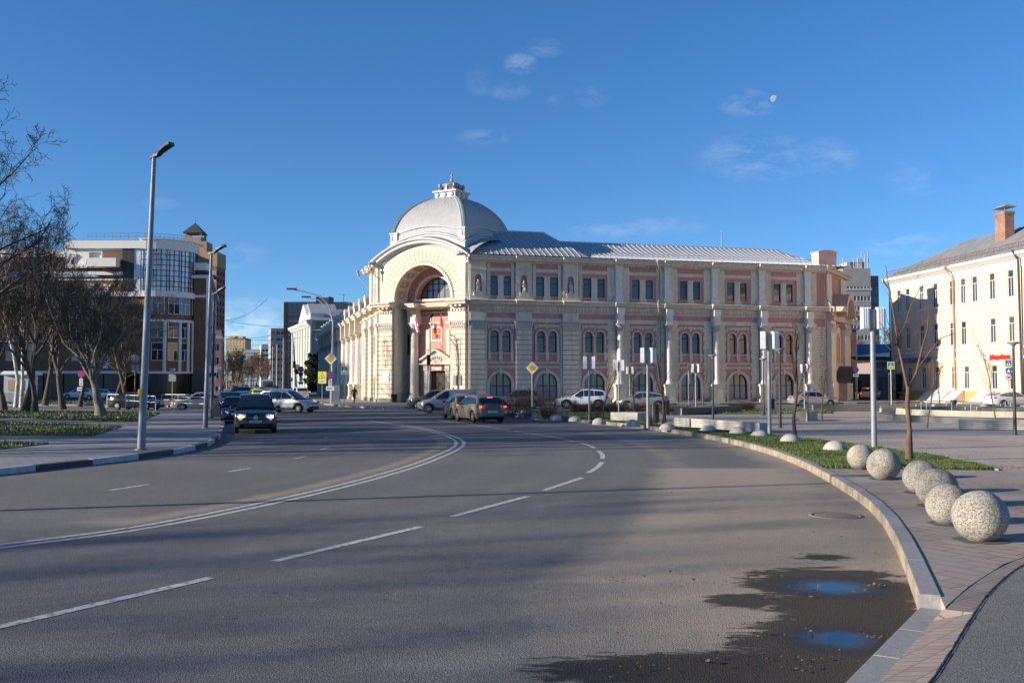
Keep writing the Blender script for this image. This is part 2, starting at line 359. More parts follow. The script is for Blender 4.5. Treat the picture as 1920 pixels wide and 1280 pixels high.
# ================================================================== GROUND
def asphalt_mat(name, base=(.140, .134, .125), near=True):
    m = bpy.data.materials.new(name); m.use_nodes = True; t = m.node_tree; b = t.nodes['Principled BSDF']
    co = N(t, 'ShaderNodeTexCoord'); L = t.links.new
    def noise_(s, d=5, r=.6, vec=None, dist=0):
        n = N(t, 'ShaderNodeTexNoise'); n.inputs['Scale'].default_value = s; n.inputs['Detail'].default_value = d; n.inputs['Roughness'].default_value = r; n.inputs['Distortion'].default_value = dist
        L(vec or co.outputs['Object'], n.inputs['Vector']); return n.outputs[0]
    def rng(x, a, b_, c, d):
        n = N(t, 'ShaderNodeMapRange'); L(x, n.inputs[0])
        for i, v in enumerate((a, b_, c, d)): n.inputs[i + 1].default_value = v
        return n.outputs[0]
    def mth(op, a, b_=None):
        n = N(t, 'ShaderNodeMath', operation=op)
        for i, v in enumerate((a, b_)):
            if v is None: continue
            if isinstance(v, (int, float)): n.inputs[i].default_value = v
            else: L(v, n.inputs[i])
        return n.outputs[0]
    def mix(f, a, b_):
        n = N(t, 'ShaderNodeMixRGB')
        if isinstance(f, (int, float)): n.inputs[0].default_value = f
        else: L(f, n.inputs[0])
        for i, v in ((1, a), (2, b_)):
            if isinstance(v, tuple): n.inputs[i].default_value = (*v, 1)
            else: L(v, n.inputs[i])
        return n.outputs[0]
    vo = N(t, 'ShaderNodeTexVoronoi'); vo.inputs['Scale'].default_value = 75; L(co.outputs['Object'], vo.inputs['Vector'])
    agg = rng(vo.outputs['Distance'], .0, .9, .62, 1.25)
    speck = N(t, 'ShaderNodeSeparateColor'); L(vo.outputs['Color'], speck.inputs[0])
    sp = rng(speck.outputs[0], 0, 1, .72, 1.3)
    big = rng(noise_(.22, 6, .6), .3, .7, .86, 1.12)
    mid = rng(noise_(3.5, 8, .7), .3, .7, .88, 1.12)
    k = mth('MULTIPLY', mth('MULTIPLY', agg, sp), mth('MULTIPLY', big, mid))
    sc = N(t, 'ShaderNodeVectorMath', operation='SCALE'); sc.inputs[0].default_value = base; L(k, sc.inputs['Scale'])
    last = sc.outputs[0]
    if near:
        tk = N(t, 'ShaderNodeAttribute'); tk.attribute_name = 'track'
        s2 = N(t, 'ShaderNodeVectorMath', operation='SCALE'); L(last, s2.inputs[0]); L(mth('ADD', 1.0, mth('MULTIPLY', mth('MULTIPLY', tk.outputs['Fac'], noise_(.5, 4)), .24)), s2.inputs['Scale']); last = s2.outputs[0]
        cv = N(t, 'ShaderNodeTexVoronoi', feature='DISTANCE_TO_EDGE'); cv.inputs['Scale'].default_value = .16; dn_ = N(t, 'ShaderNodeTexNoise'); dn_.inputs['Scale'].default_value = 1.4; dn_.inputs['Detail'].default_value = 8; L(co.outputs['Object'], dn_.inputs['Vector'])
        mv = N(t, 'ShaderNodeMixRGB'); mv.inputs[0].default_value = .16; L(co.outputs['Object'], mv.inputs[1]); ad = N(t, 'ShaderNodeVectorMath', operation='SCALE'); L(dn_.outputs['Color'], ad.inputs[0]); ad.inputs['Scale'].default_value = 14; L(ad.outputs[0], mv.inputs[2]); L(mv.outputs[0], cv.inputs['Vector'])
        ck = mth('MULTIPLY', rng(cv.outputs['Distance'], .0008, .0022, .55, 0), rng(noise_(.13, 3), .48, .56, 0, 1)); last = mix(ck, last, (.03, .028, .026))
        at = N(t, 'ShaderNodeAttribute'); at.attribute_name = 'dust'
        aw = N(t, 'ShaderNodeAttribute'); aw.attribute_name = 'wet'
        ap = N(t, 'ShaderNodeAttribute'); ap.attribute_name = 'pud'
        # dust: long blurred smears that follow the traffic
        dn = mth('ADD', at.outputs['Fac'], mth('MULTIPLY', mth('SUBTRACT', noise_(.9, 8, .65), .5), .75))
        df = rng(dn, .25, .85, 0, .88)
        dcol = N(t, 'ShaderNodeVectorMath', operation='SCALE'); dcol.inputs[0].default_value = (.36, .29, .215)
        L(rng(mth('MULTIPLY', sp, mid), .6, 1.4, .72, 1.25), dcol.inputs['Scale'])
        last = mix(df, last, dcol.outputs[0])
        mpn = N(t, 'ShaderNodeMapping'); mpn.inputs['Scale'].default_value = (.8, 2.2, 1); L(co.outputs['Object'], mpn.inputs[0])
        wn = mth('ADD', aw.outputs['Fac'], mth('MULTIPLY', mth('SUBTRACT', noise_(2.2, 11, .74, mpn.outputs[0], .6), .5), 1.25))
        wf = rng(wn, .47, .56, 0, 1)
        last = mix(wf, last, mix(.80, last, (.014, .012, .011)))
        pn = mth('ADD', ap.outputs['Fac'], mth('MULTIPLY', mth('SUBTRACT', noise_(1.5, 6, .6), .5), .25))
        pf = rng(pn, .36, .84, 0, 1)
        last = mix(pf, last, (.006, .006, .007))
        rr = mix(pf, mix(wf, (.88, .88, .88), (.8, .8, .8)), (.04, .04, .04))
        L(mth('ADD', rng(wf, 0, 1, .5, .12), mth('MULTIPLY', pf, .16)), b.inputs['Specular IOR Level'])
        L(rr, b.inputs['Roughness'])
        bs = mth('MULTIPLY', mth('SUBTRACT', 1.0, pf), .55)
    else:
        b.inputs['Roughness'].default_value = .9; bs = .4
    L(last, b.inputs['Base Color'])
    bp = N(t, 'ShaderNodeBump'); bp.inputs['Distance'].default_value = .012; L(vo.outputs['Distance'], bp.inputs['Height'])
    if isinstance(bs, float): bp.inputs['Strength'].default_value = bs
    else: L(bs, bp.inputs['Strength'])
    L(bp.outputs[0], b.inputs['Normal'])
    return m
M['asphalt'] = asphalt_mat('asphalt_worn')
M['asphalt_path'] = asphalt_mat('asphalt_path', (.16, .150, .138), near=False)
M['earth'] = mat('far_ground', (.07, .065, .05), .95, var=.3, scale=.05, col2=(.05, .06, .03), c2amt=.8, c2scale=.02)

g = MB(); g.quad((-4000, -300, -.03), (4000, -300, -.03), (4000, 6000, -.03), (-4000, 6000, -.03))
tag(g.build('ground', M['earth']), kind='structure')

kerb_right_px = [(935, 783), (1000, 786), (1100, 793), (1200, 803), (1300, 818), (1350, 827.5), (1400, 839), (1450, 854), (1500, 874), (1550, 901), (1600, 933), (1642, 968), (1671, 1012), (1692, 1060), (1707, 1102), (1722, 1147)]
KR = [G(u, v) for u, v in kerb_right_px]
KRs = catmull(KR, 6)
def seg_dist(p, a, b):
    ab = b - a; t = max(0, min(1, (p - a).dot(ab) / max(ab.length_squared, 1e-9))); return (p - a - ab * t).length
def pl_dist(p, pl): return min(seg_dist(p, a, b) for a, b in zip(pl, pl[1:]))
centre_px = [(-60, 1034), (0, 1024), (300, 983), (600, 921), (760, 878), (830, 852), (862, 834), (850, 820), (800, 805), (740, 795), (690, 788)]
CL = catmull([G(u, v) for u, v in centre_px], 4)
dash_px = [(-60, 1190), (0, 1175), (395, 1083), (512, 1052), (790, 986), (988, 930), (1092, 894), (1120, 868), (1127, 850), (1112, 836), (1060, 824), (1000, 813), (940, 805), (860, 795), (800, 788)]
DL = catmull([G(u, v) for u, v in dash_px], 4)
def frange(a, b, s):
    n = max(1, int(round((b - a) / s))); return [a + (b - a) * i / n for i in range(n)]
gx = frange(-220, -24, 28) + frange(-24, -6, 1.5) + frange(-6, 14, .2) + frange(14, 30, 1.5) + frange(30, 260, 30) + [260]
gy = frange(-30, 3, 3) + frange(3, 34, .2) + frange(34, 90, 2) + frange(90, 1500, 90) + [1500]
vsx = []; dust = []; wet = []; pud = []; trk = []
def EL(u, v, ru, rv, k=1.0):
    c = G(u, v); return (c, ru * c.y / FOC, rv * c.y / (v - 718), k)
PU = [EL(1560, 1100, 105, 19)[:3], EL(1572, 1197, 100, 24)[:3]]
# wet area outlines as ellipses on the ground
WE = [EL(1570, 1098, 165, 40), EL(1395, 1126, 80, 16, .9), EL(1600, 1150, 150, 45), EL(1560, 1205, 190, 48), EL(1350, 1256, 340, 38), EL(1140, 1262, 180, 24, .85), EL(1560, 1275, 240, 60), EL(1640, 1180, 110, 70), EL(1500, 1300, 500, 45), EL(1540, 1045, 70, 12, .7)]
for y in gy:
    for x in gx:
        p = Vector((x, y, 0)); vsx.append((x, y, 0))
        dv = wv = pv = tv = 0.0
        if -26 < x < 16 and 3 <= y < 60:
            if x > -8:
                dk = pl_dist(p, KRs)
                side = 1
                dv = max(dv, 1.08 - abs(dk - 1.6) / 2.9 if y < 26 else 1.0 - dk / 1.5)
                if y < 14: dv = max(dv, min(.98, 1.45 - dk / 3.3))
                if y > 11: dv += .45 * math.exp(-((dk - 3.3) / .55) ** 2)
            dc = pl_dist(p, CL)
            if x < 2 and y > 12:
                j = min(range(len(CL)), key=lambda q: (p - CL[q]).length_squared); j = min(j, len(CL) - 2)
                if (CL[j + 1] - CL[j]).cross(p - CL[j]).z > 0: dv = max(dv, .80 - abs(dc - .6) / .6)
            dd = pl_dist(p, DL) % 3.5; tv = math.exp(-((dd - .85) / .33) ** 2) + math.exp(-((dd - 2.6) / .33) ** 2)
        for c, a, b_, k in WE:
            d = math.hypot((x - c.x) / a, (y - c.y) / b_); wv = max(wv, k * (1.12 - d * .62))
        for c, a, b_ in PU:
            d = math.hypot((x - c.x) / a, (y - c.y) / b_); pv = max(pv, 1 - d * .5)
        dust.append(max(0, dv)); trk.append(tv); wet.append(max(0, min(1, wv))); pud.append(max(0, min(1, pv)))
nx = len(gx)
fc = [(j * nx + i, j * nx + i + 1, (j + 1) * nx + i + 1, (j + 1) * nx + i) for j in range(len(gy) - 1) for i in range(nx - 1)]
me = bpy.data.meshes.new('road'); me.from_pydata(vsx, [], fc); me.materials.append(M['asphalt'])
for nm, arr in (('dust', dust), ('wet', wet), ('pud', pud), ('track', trk)):
    at = me.attributes.new(nm, 'FLOAT', 'POINT'); at.data.foreach_set('value', arr)
road = bpy.data.objects.new('road', me); COL.objects.link(road); tag(road, kind='structure')

# ---- road markings
M['paint'] = mat('road_paint', (.56, .54, .49), .7, var=.12, scale=8, col2=(.16, .15, .135), c2amt=.95, c2scale=9, bump=.2)
def strip(mb, pts, w, z, off=0.0):
    vs = []
    for i, p in enumerate(pts):
        d = (pts[min(i + 1, len(pts) - 1)] - pts[max(i - 1, 0)]).normalized(); n = Vector((-d.y, d.x, 0))
        vs += [(p.x + n.x * (off - w / 2), p.y + n.y * (off - w / 2), z), (p.x + n.x * (off + w / 2), p.y + n.y * (off + w / 2), z)]
    mb.add(vs, [(2 * i, 2 * i + 1, 2 * i + 3, 2 * i + 2) for i in range(len(pts) - 1)])
mb = MB()
strip(mb, CL, .13, .005, .14); strip(mb, CL, .13, .005, -.14)
def pieces(pxs, w=.14):
    for a in pxs: strip(mb, catmull([G(*q) for q in a], 4) if len(a) > 2 else [G(*a[0]), G(*a[1])], w, .005)
pieces([[(-40, 1184), (395, 1083)], [(514, 1052), (790, 987)], [(848, 968), (990, 930)], [(1020, 919), (1092, 895)], [(1103, 886), (1120, 876), (1129, 866)], [(1129, 860), (1130, 853), (1122, 845)], [(1116, 840), (1102, 834), (1088, 830)],
        [(1075, 827), (1030, 818), (990, 812), (965, 808)], [(955, 806), (900, 798), (860, 793), (820, 787)],
        [(205, 919), (278, 908)], [(430, 884), (470, 877)], [(552, 859.5), (573, 855.5)], [(604, 842), (614, 839.5)]])
for u, v in ((622, 830), (612, 820), (598, 812), (588, 806), (575, 800), (560, 793), (552, 788), (545, 783)):
    pieces([[(u - 5, v + .4), (u + 4, v - .4)]], .12)
tag(mb.build('road_markings', M['paint']), kind='structure')

# ---- manhole in the carriageway
c = G(1567, 966)
mh = thing('manhole_cover', 'round iron manhole cover set in the dusty asphalt beside the right kerb', 'manhole', (c.x, c.y, 0))
m_ = MB(); m_.lathe((0, 0), [(.44, .001), (.44, .007), (.36, .008), (.36, .003)], 28); m_.build('rim', mat('manhole_rim', (.21, .18, .145), .8), mh)
m_ = MB(); m_.lathe((0, 0), [(.35, .004), (.34, .010), (0.001, .010)], 28)
for i in range(-4, 5):
    w_ = math.sqrt(.33 ** 2 - (i * .07) ** 2); m_.box(-w_, w_, i * .07 - .012, i * .07 + .012, .009, .014)
m_.build('lid', mat('manhole_iron', (.19, .16, .13), .7, var=.3, scale=20), mh)

# ---- kerbs
M['granite'] = mat('granite_kerb', (.27, .27, .27), .7, var=.18, scale=18, col2=(.36, .29, .21), c2amt=.4, c2scale=1.6, bump=.25, bscale=60)
M['granite_dirty'] = mat('granite_kerb_dusty_face', (.31, .255, .19), .85, var=.3, scale=4, col2=(.15, .135, .12), c2amt=.9, c2scale=2.5, bump=.4, bscale=40)
M['kerb_white'] = mat('kerb_white_paint', (.42, .42, .42), .75, var=.2, scale=3, col2=(.2, .2, .2), c2amt=.6, c2scale=5)
M['kerb_black'] = mat('kerb_black_paint', (.05, .052, .055), .8, var=.2, scale=3)
def resample(pts, L):
    out = [pts[0].copy()]; acc = 0; i = 0; cur = pts[0].copy()
    for a, b in zip(pts, pts[1:]):
        d = (b - a).length; pos = 0
        while acc + (d - pos) >= L:
            pos += L - acc; acc = 0; out.append(a.lerp(b, pos / d))
        acc += d - pos
    if (out[-1] - pts[-1]).length > L * .3: out.append(pts[-1].copy())
    return out
def kerb(name, pts, w, h, mats, L=1.0, side=1, alt=False, gap=.022, jit=1.0):
    """stones along pts; side=+1 puts the width to the left of travel; mats=[top, face(, alt top)]"""
    ps = resample(pts, L); mb = MB(); rnd = random.Random(5)
    for i in range(len(ps) - 1):
        a, b = ps[i], ps[i + 1]; d = (b - a).normalized(); n = Vector((-d.y, d.x, 0)) * side
        a2 = a + d * gap / 2; b2 = b - d * gap / 2; hh = h + rnd.uniform(-.006, .006) * jit
        sh = n * rnd.uniform(-.006, .006) * jit
        a2 = a2 + sh; b2 = b2 + sh
        q = [a2, b2, b2 + n * w, a2 + n * w]
        bev = .018
        vs = [(p.x, p.y, -.02) for p in q] + [(q[0].x, q[0].y, hh - bev), (q[1].x, q[1].y, hh - bev), (q[2].x, q[2].y, hh), (q[3].x, q[3].y, hh)]
        e0 = q[0] + n * bev; e1 = q[1] + n * bev
        vs += [(e0.x, e0.y, hh), (e1.x, e1.y, hh)]
        k = (i % 2) * 2 if alt else 0
        mb.m = 1 + k if len(mats) > 1 + k else 0
        mb.add(vs, [(0, 1, 5, 4), (4, 5, 9, 8)])
        mb.m = k if alt else 0
        mb.add(vs, [(8, 9, 6, 7), (1, 2, 6, 9, 5), (3, 0, 4, 8, 7), (2, 3, 7, 6)])
    return tag(mb.build(name, mats), kind='structure')
kerb('kerb_right', KRs, .20, .17, [M['granite'], M['granite_dirty']], 2.0, side=1, gap=.012, jit=.25)
LOWK = [G(1722, 1147), G(1665, 1205), G(1592, 1280), G(1500, 1375), G(1400, 1480)]
kerb('kerb_dropped', catmull(LOWK, 5), .22, .05, [M['granite'], M['granite']], 1.0, side=1)
left_kerb_px = [(-420, 928), (-200, 910), (0, 890), (100, 879), (200, 868), (300, 855.5), (360, 845), (395, 834), (412, 822), (419, 808), (422, 795), (424, 780), (426, 770)]
LK = catmull([G(u, v) for u, v in left_kerb_px], 6)
kerb('kerb_left', list(LK), .18, .15, [M['kerb_white'], M['kerb_white'], M['kerb_black'], M['kerb_black']], 2.0, side=1, alt=True)

# ---- right pavement, plaza
M['pavers'] = brickmat('paving_beige', (.34, .255, .20), (.29, .22, .18), (.06, .045, .04), .62, .26, .013, rot=R(62), offs=.5, var=.22, c3=(.30, .27, .24), c3amt=.6)
M['plaza'] = brickmat('paving_plaza', (.34, .285, .24), (.39, .325, .27), (.18, .15, .13), .4, .2, .008, rot=R(20), offs=.5, var=.14, bump=.15, c3=(.44, .36, .30), c3amt=.8)
M['pavers_grey'] = brickmat('paving_grey', (.26, .26, .26), (.21, .215, .22), (.10, .10, .10), .4, .2, .012, rot=R(15), offs=.5, var=.2)
M['setts'] = brickmat('paving_setts', (.28, .22, .19), (.22, .185, .165), (.11, .09, .08), .12, .24, .006, rot=R(-40), offs=.5, var=.2)
def offs(pl, d):
    out = []
    for i, p in enumerate(pl):
        t = (pl[min(i + 1, len(pl) - 1)] - pl[max(i - 1, 0)]).normalized(); out.append(p + Vector((-t.y, t.x, 0)) * d)
    return out
inner = offs(KRs, .20)
far_edge = [G(u, v, .15) for u, v in ((935, 777), (960, 771.5), (1050, 769), (1200, 767.5), (1400, 767), (1600, 768), (1800, 768.5), (2200, 772), (2600, 800))]
cornr = G(1772, 1138, .15)
right_edge = [G(2600, 900, .15), G(2300, 985, .15), G(2100, 1005, .15), G(1960, 1030, .15), G(1880, 1058, .15), G(1815, 1100, .15)]
poly = [p for p in inner] + [cornr] + list(reversed(right_edge)) + list(reversed(far_edge))
mb = MB(); mb.slab([(p.x, p.y) for p in poly], -.01, .15)
tag(mb.build('plaza_paving', M['plaza']), kind='structure')
# nearer pavement of long beige pavers, laid as a sheet above the plaza slab
near_px = [(1530, 879), (1700, 881), (1880, 884), (2060, 888), (2300, 940), (2300, 985)]
ia = [p for p in inner if G(1500, 871).y > p.y]
poly = ia + [cornr] + list(reversed(right_edge[1:])) + [G(u, v, .15) for u, v in reversed(near_px)]
mb = MB(); mb.slab([(p.x, p.y) for p in poly], .15, .155, sides=False)
tag(mb.build('pavement_right', M['pavers']), kind='structure')
# band of setts and asphalt footpath in the corner
band_in = catmull([G(u, v, .15) for u, v in ((1772, 1142), (1815, 1103), (1880, 1061), (1960, 1033), (2100, 1008), (2300, 988))], 5)
band_out = catmull([G(u, v, .15) for u, v in ((1640, 1420), (1700, 1340), (1770, 1240), (1810, 1175), (1855, 1110), (1915, 1060), (1980, 1040), (2120, 1022), (2320, 1000))], 5)
lk_in = offs(catmull(LOWK, 5), .22)
poly = lk_in[::-1] + band_in + band_out[::-1]
nlow = len(lk_in); mb = MB(); mb.slab([(p.x, p.y) for p in poly], -.01, .151, sides=False)
lowset = {(round(p.x, 4), round(p.y, 4)) for p in lk_in}
for p in mb.v:
    if (round(p.x, 4), round(p.y, 4)) in lowset: p.z = .055
tag(mb.build('sett_band', M['setts']), kind='structure')
poly = band_out + [Vector((12, 2, 0)), Vector((1.2, 2, 0))]
poly = [p for p in band_out] + [G(2600, 1040, .15), Vector((14, 3, 0)), Vector((1.8, 2.0, 0))]
mb = MB(); mb.slab([(p.x, p.y) for p in poly], -.01, .146, sides=False)
tag(mb.build('footpath', M['asphalt_path']), kind='structure')
mb = MB(); rj = random.Random(8); cp = catmull([p for p in band_out], 3); cp = [p + Vector((rj.uniform(-.004, .004), rj.uniform(-.004, .004), 0)) for p in cp]
vs_ = []
for i, p in enumerate(cp):
    d = (cp[min(i + 1, len(cp) - 1)] - cp[max(i - 1, 0)]).normalized(); n_ = Vector((-d.y, d.x, 0)); w_ = rj.uniform(.003, .008)
    vs_ += [(p.x - n_.x * w_, p.y - n_.y * w_, .156), (p.x + n_.x * w_, p.y + n_.y * w_, .156)]
mb.add(vs_, [(2 * i, 2 * i + 1, 2 * i + 3, 2 * i + 2) for i in range(len(cp) - 1)])
tag(mb.build('footpath_crack', M['black']), kind='structure')

# ---- grass strip beside the kerb (soil slab + blades)
M['soil'] = mat('turf_base', (.045, .065, .018), .95, var=.3, scale=3, col2=(.09, .075, .04), c2amt=.5, c2scale=.8, bump=.6, bscale=30)
def grassmat():
    m = bpy.data.materials.new('grass_blades'); m.use_nodes = True; t = m.node_tree; b = t.nodes['Principled BSDF']; b.inputs['Roughness'].default_value = .6
    co = N(t, 'ShaderNodeTexCoord'); n = N(t, 'ShaderNodeTexNoise'); n.inputs['Scale'].default_value = .7; n.inputs['Detail'].default_value = 8
    t.links.new(co.outputs['Object'], n.inputs['Vector'])
    r = N(t, 'ShaderNodeValToRGB'); r.color_ramp.elements[0].color = (.030, .055, .010, 1); r.color_ramp.elements[0].position = .3
    r.color_ramp.elements[1].color = (.11, .12, .035, 1); r.color_ramp.elements[1].position = .75
    e = r.color_ramp.elements.new(.52); e.color = (.065, .105, .02, 1)
    t.links.new(n.outputs[0], r.inputs[0]); t.links.new(r.outputs[0], b.inputs['Base Color'])
    return m
M['grass'] = grassmat()
def inpoly(x, y, poly):
    r = False; j = len(poly) - 1
    for i in range(len(poly)):
        if (poly[i][1] > y) != (poly[j][1] > y) and x < (poly[j][0] - poly[i][0]) * (y - poly[i][1]) / (poly[j][1] - poly[i][1]) + poly[i][0]: r = not r
        j = i
    return r
def lawn(poly, z, n, hmin, hmax, seed, nm='grass'):
    rnd = random.Random(seed); xs = [p[0] for p in poly]; ys = [p[1] for p in poly]
    mb = MB(); mb.slab(poly, z - .02, z + .025)
    tag(mb.build('turf', M['soil']), kind='structure')
    vs = []; fs = []; k = 0; tries = 0
    while k < n and tries < n * 12:
        tries += 1
        x = rnd.uniform(min(xs), max(xs)); y0, y1 = min(ys), max(ys)
        u = rnd.random(); y = 1 / ((1 - u) / y0 + u / y1)
        if not inpoly(x, y, poly): continue
        sc = max(1.0, y / 26)
        a = rnd.uniform(0, 6.28); w = rnd.uniform(.006, .012) * sc * 1.6; h = rnd.uniform(hmin, hmax) * (1 + .6 * noise.noise(Vector((x * 1.3, y * 1.3, 0)))) * (.8 + .2 * sc)
        dx, dy = math.cos(a) * w, math.sin(a) * w; lx, ly = rnd.uniform(-.5, .5) * h, rnd.uniform(-.5, .5) * h
        b = len(vs); vs += [(x - dx, y - dy, z + .02), (x + dx, y + dy, z + .02), (x + lx, y + ly, z + .02 + h)]; fs.append((b, b + 1, b + 2)); k += 1
    me = bpy.data.meshes.new(nm); me.from_pydata(vs, [], fs); me.materials.append(M['grass'])
    o = bpy.data.objects.new(nm, me); COL.objects.link(o); tag(o, kind='stuff'); return o
gu = [(1862, 877), (1800, 866), (1749, 855), (1700, 848), (1644, 840), (1575, 831), (1508, 823), (1450, 817), (1397, 812), (1330, 806), (1265, 801), (1225, 797), (1190, 790), (1180, 780), (1182, 773), (1130, 771), (1060, 770.5), (1000, 771.5), (960, 774)]
ins = [p for p in inner if p.y > G(1530, 884).y]
lp = [(p.x, p.y) for p in ins] + [(G(1545, 878.5, .15).x, G(1545, 878.5, .15).y)] + [(G(1862, 881.5, .15).x, G(1862, 881.5, .15).y)] + [(G(u, v, .15).x, G(u, v, .15).y) for u, v in gu]
o = lawn(lp, .15, 90000, .03, .075, 3); tag(o, 'short green grass growing on the verge inside the curved kerb', 'grass', kind='stuff')
# far lawn behind the plaza
lp2 = [(G(u, v, .15).x, G(u, v, .15).y) for u, v in ((1240, 777), (1380, 776), (1560, 775), (1560, 769.5), (1240, 769))]
lp3 = [(G(u, v, .15).x, G(u, v, .15).y) for u, v in ((1690, 770), (2000, 771), (2000, 767.5), (1690, 767.5))]
o = lawn(lp2, .152, 9000, .05, .1, 4); tag(o, 'strip of grass between the plaza benches and the far road', 'grass', kind='stuff')
o = lawn(lp3, .152, 6000, .05, .1, 5); tag(o, 'thin strip of grass behind the fountain basin', 'grass', kind='stuff')
# kerb stone edging of the lawn on the plaza side
edge = [G(u, v, .15) for u, v in [(1865, 881.5), (1862, 877)] + gu[1:12]]
kerb('lawn_edging', [Vector((p.x, p.y, 0)) for p in edge], .08, .19, [M['concrete']], 1.0, side=-1)

# ---- left pavement and lawns
lin = offs(LK, .18)
poly = [(p.x, p.y) for p in lin] + [(G(u, v, .15).x, G(u, v, .15).y) for u, v in ((300, 769.5), (190, 768.5), (0, 765), (-500, 765))] + [(-60, 60), (-75, 10), (-35, 10)]
poly = poly[:-3] + [(-70, 62), (-80, 8), (-30, 8)]
mb = MB(); mb.slab(poly, -.01, .15)
tag(mb.build('pavement_left', M['pavers_grey']), kind='structure')
M['grass_l'] = M['grass']
for i, (pp, n) in enumerate(((((-500, 768), (0, 770), (192, 771.5), (300, 774.6), (259, 791), (195, 790), (0, 783), (-500, 775)), 16000),
                        (((-400, 783), (0, 791), (110, 794.5), (229, 799), (174, 817), (0, 815.8), (-400, 809)), 16000),
                        (((-300, 822), (0, 828.4), (92, 832), (0, 842), (-300, 872)), 7000))):
    po = [(G(u, v, .15).x, G(u, v, .15).y) for u, v in pp]
    o = lawn(po, .15, n, .04, .09, 20 + i)
    tag(o, ('far lawn under the park trees', 'middle lawn between two park paths', 'near corner of lawn beside the left pavement')[i], 'grass', kind='stuff')
# strip of grass and kerb beyond the car park lane on the left
po = [(G(u, v, .15).x, G(u, v, .15).y) for u, v in ((-400, 757), (215, 757.5), (215, 752), (-400, 751))]
o = lawn(po, .1, 5000, .05, .1, 31); tag(o, 'dark strip of grass beyond the car park lane', 'grass', kind='stuff')
kerb('park_kerb', [Vector((x, y, 0)) for x, y in (po[0], po[1])], .2, .14, [M['kerb_white']], 2.0, side=1)
kerb('park_kerb', [G(u, v) for u, v in ((315, 763), (370, 762))], .2, .14, [M['kerb_white'], M['kerb_white'], M['kerb_black'], M['kerb_black']], 1.0, side=1, alt=True)
# ---- fallen leaves
def leaves(name, spots, label, seed, z=.012):
    rnd = random.Random(seed); mb = MB()
    for (u, v, r, n) in spots:
        c = G(u, v)
        for _ in range(n):
            x = c.x + rnd.gauss(0, r); y = c.y + rnd.gauss(0, r * .5); a = rnd.uniform(0, 6.3); s = rnd.uniform(.008, .024)
            mb.m = rnd.choice((0, 0, 1)); zz = z + rnd.uniform(0, .02)
            pts = [(x + math.cos(a + t) * s * q, y + math.sin(a + t) * s * q, zz + rnd.uniform(0, .02)) for t, q in ((0, 1.5), (1.1, .8), (2.2, 1), (3.2, .7), (4.2, 1), (5.3, .8))]
            mb.add(pts, [tuple(range(6))])
    o = mb.build(name, [mat('leaf_brown', (.10, .05, .02), .8, var=.3), mat('leaf_yellow', (.20, .13, .03), .7, var=.3)])
    return tag(o, label, 'leaves', kind='stuff')
leaves('fallen_leaves', [(1655, 1200, .06, 26), (1660, 1102, .09, 14), (1560, 1195, .35, 12), (1600, 1110, .4, 14), (1500, 1250, .5, 20), (1180, 1255, .15, 8), (1300, 1240, .7, 20), (1670, 1040, .3, 7)], 'brown and yellow leaves lying in the puddles by the kerb', 6)
def lift(o, z):
    o.location.z += z; return o
lift(leaves('fallen_leaves', [(1500, 845, 1.6, 60), (1640, 862, 1.4, 60), (1760, 870, 1.0, 70), (1350, 815, 2.2, 40), (1890, 893, .5, 90), (1700, 950, 1.5, 20)], 'dry leaves scattered over the verge and pavement by the concrete balls', 19), .19)
leaves('fallen_leaves', [(900, 1100, 3, 25), (1350, 1100, 1.2, 25), (1500, 1000, 1.5, 14), (600, 1050, 3, 20)], 'single dry leaves scattered over the road', 9)
# ================================================================== THE DOMED CORNER BUILDING
HC = (-4.7, 103.3); TH = 15.2                     # corner between the portal and the long facade
def along(o, deg, t, d=0.0): return (o[0] + math.cos(R(deg)) * t + math.sin(R(deg)) * d, o[1] + math.sin(R(deg)) * t - math.cos(R(deg)) * d)
PW = 11.2
HL = along(HC, TH - 45, -PW)                      # far left corner of the portal
FR_, FP, FL = fr(*HC, TH), fr(*HL, TH - 45), fr(*HL, TH - 90)
RLEN = 42.2
HE = along(HC, TH, RLEN); FE = fr(*HE, TH + 45)
K = math.tan(R(22.5))
pink = M['pink'] = mat('pink_plaster', (.56, .27, .23), .9, var=.08, scale=2, col2=(.38, .21, .185), c2amt=.5, c2scale=.7, streak=True, bump=.1, bscale=40)
cream = M['cream'] = mat('cream_plaster', (.68, .59, .46), .9, var=.09, scale=1.6, col2=(.44, .38, .30), c2amt=.55, c2scale=.8, streak=True, bump=.1, bscale=40)
trim = M['trim'] = mat('pale_stone_trim', (.62, .54, .45), .85, var=.10, scale=3, col2=(.36, .32, .28), c2amt=.55, c2scale=1.2, streak=True)
M['joint'] = mat('cream_plaster_joint', (.30, .26, .19), .95, var=.1)
M['ornament'] = mat('carved_ornament', (.50, .47, .41), .9, var=.25, scale=12, bump=1.0, bscale=9)
M['frame_dark'] = mat('dark_window_frame', (.015, .016, .018), .5, var=0)
M['glass_hall'] = glassmat('window_glass_blue', (.035, .055, .075))
M['glass_dark'] = glassmat('window_glass_dark', (.012, .014, .018))
M['blind'] = mat('white_blind', (.20, .23, .26), .25, var=.25, scale=.8, spec=.8)
M['blind_slat'] = mat('blind_slat', (.16, .19, .22), .4, var=.1)
M['roof_silver'] = mat('silver_roof_sheet', (.36, .375, .39), .6, metal=.1, var=.08, scale=1.5, col2=(.30, .33, .37), c2amt=.4, c2scale=.5)
M['seam'] = mat('silver_roof_seam', (.55, .57, .60), .4, metal=.4, var=.05)
M['granite_base'] = mat('granite_plinth', (.25, .24, .23), .8, var=.2, scale=6)
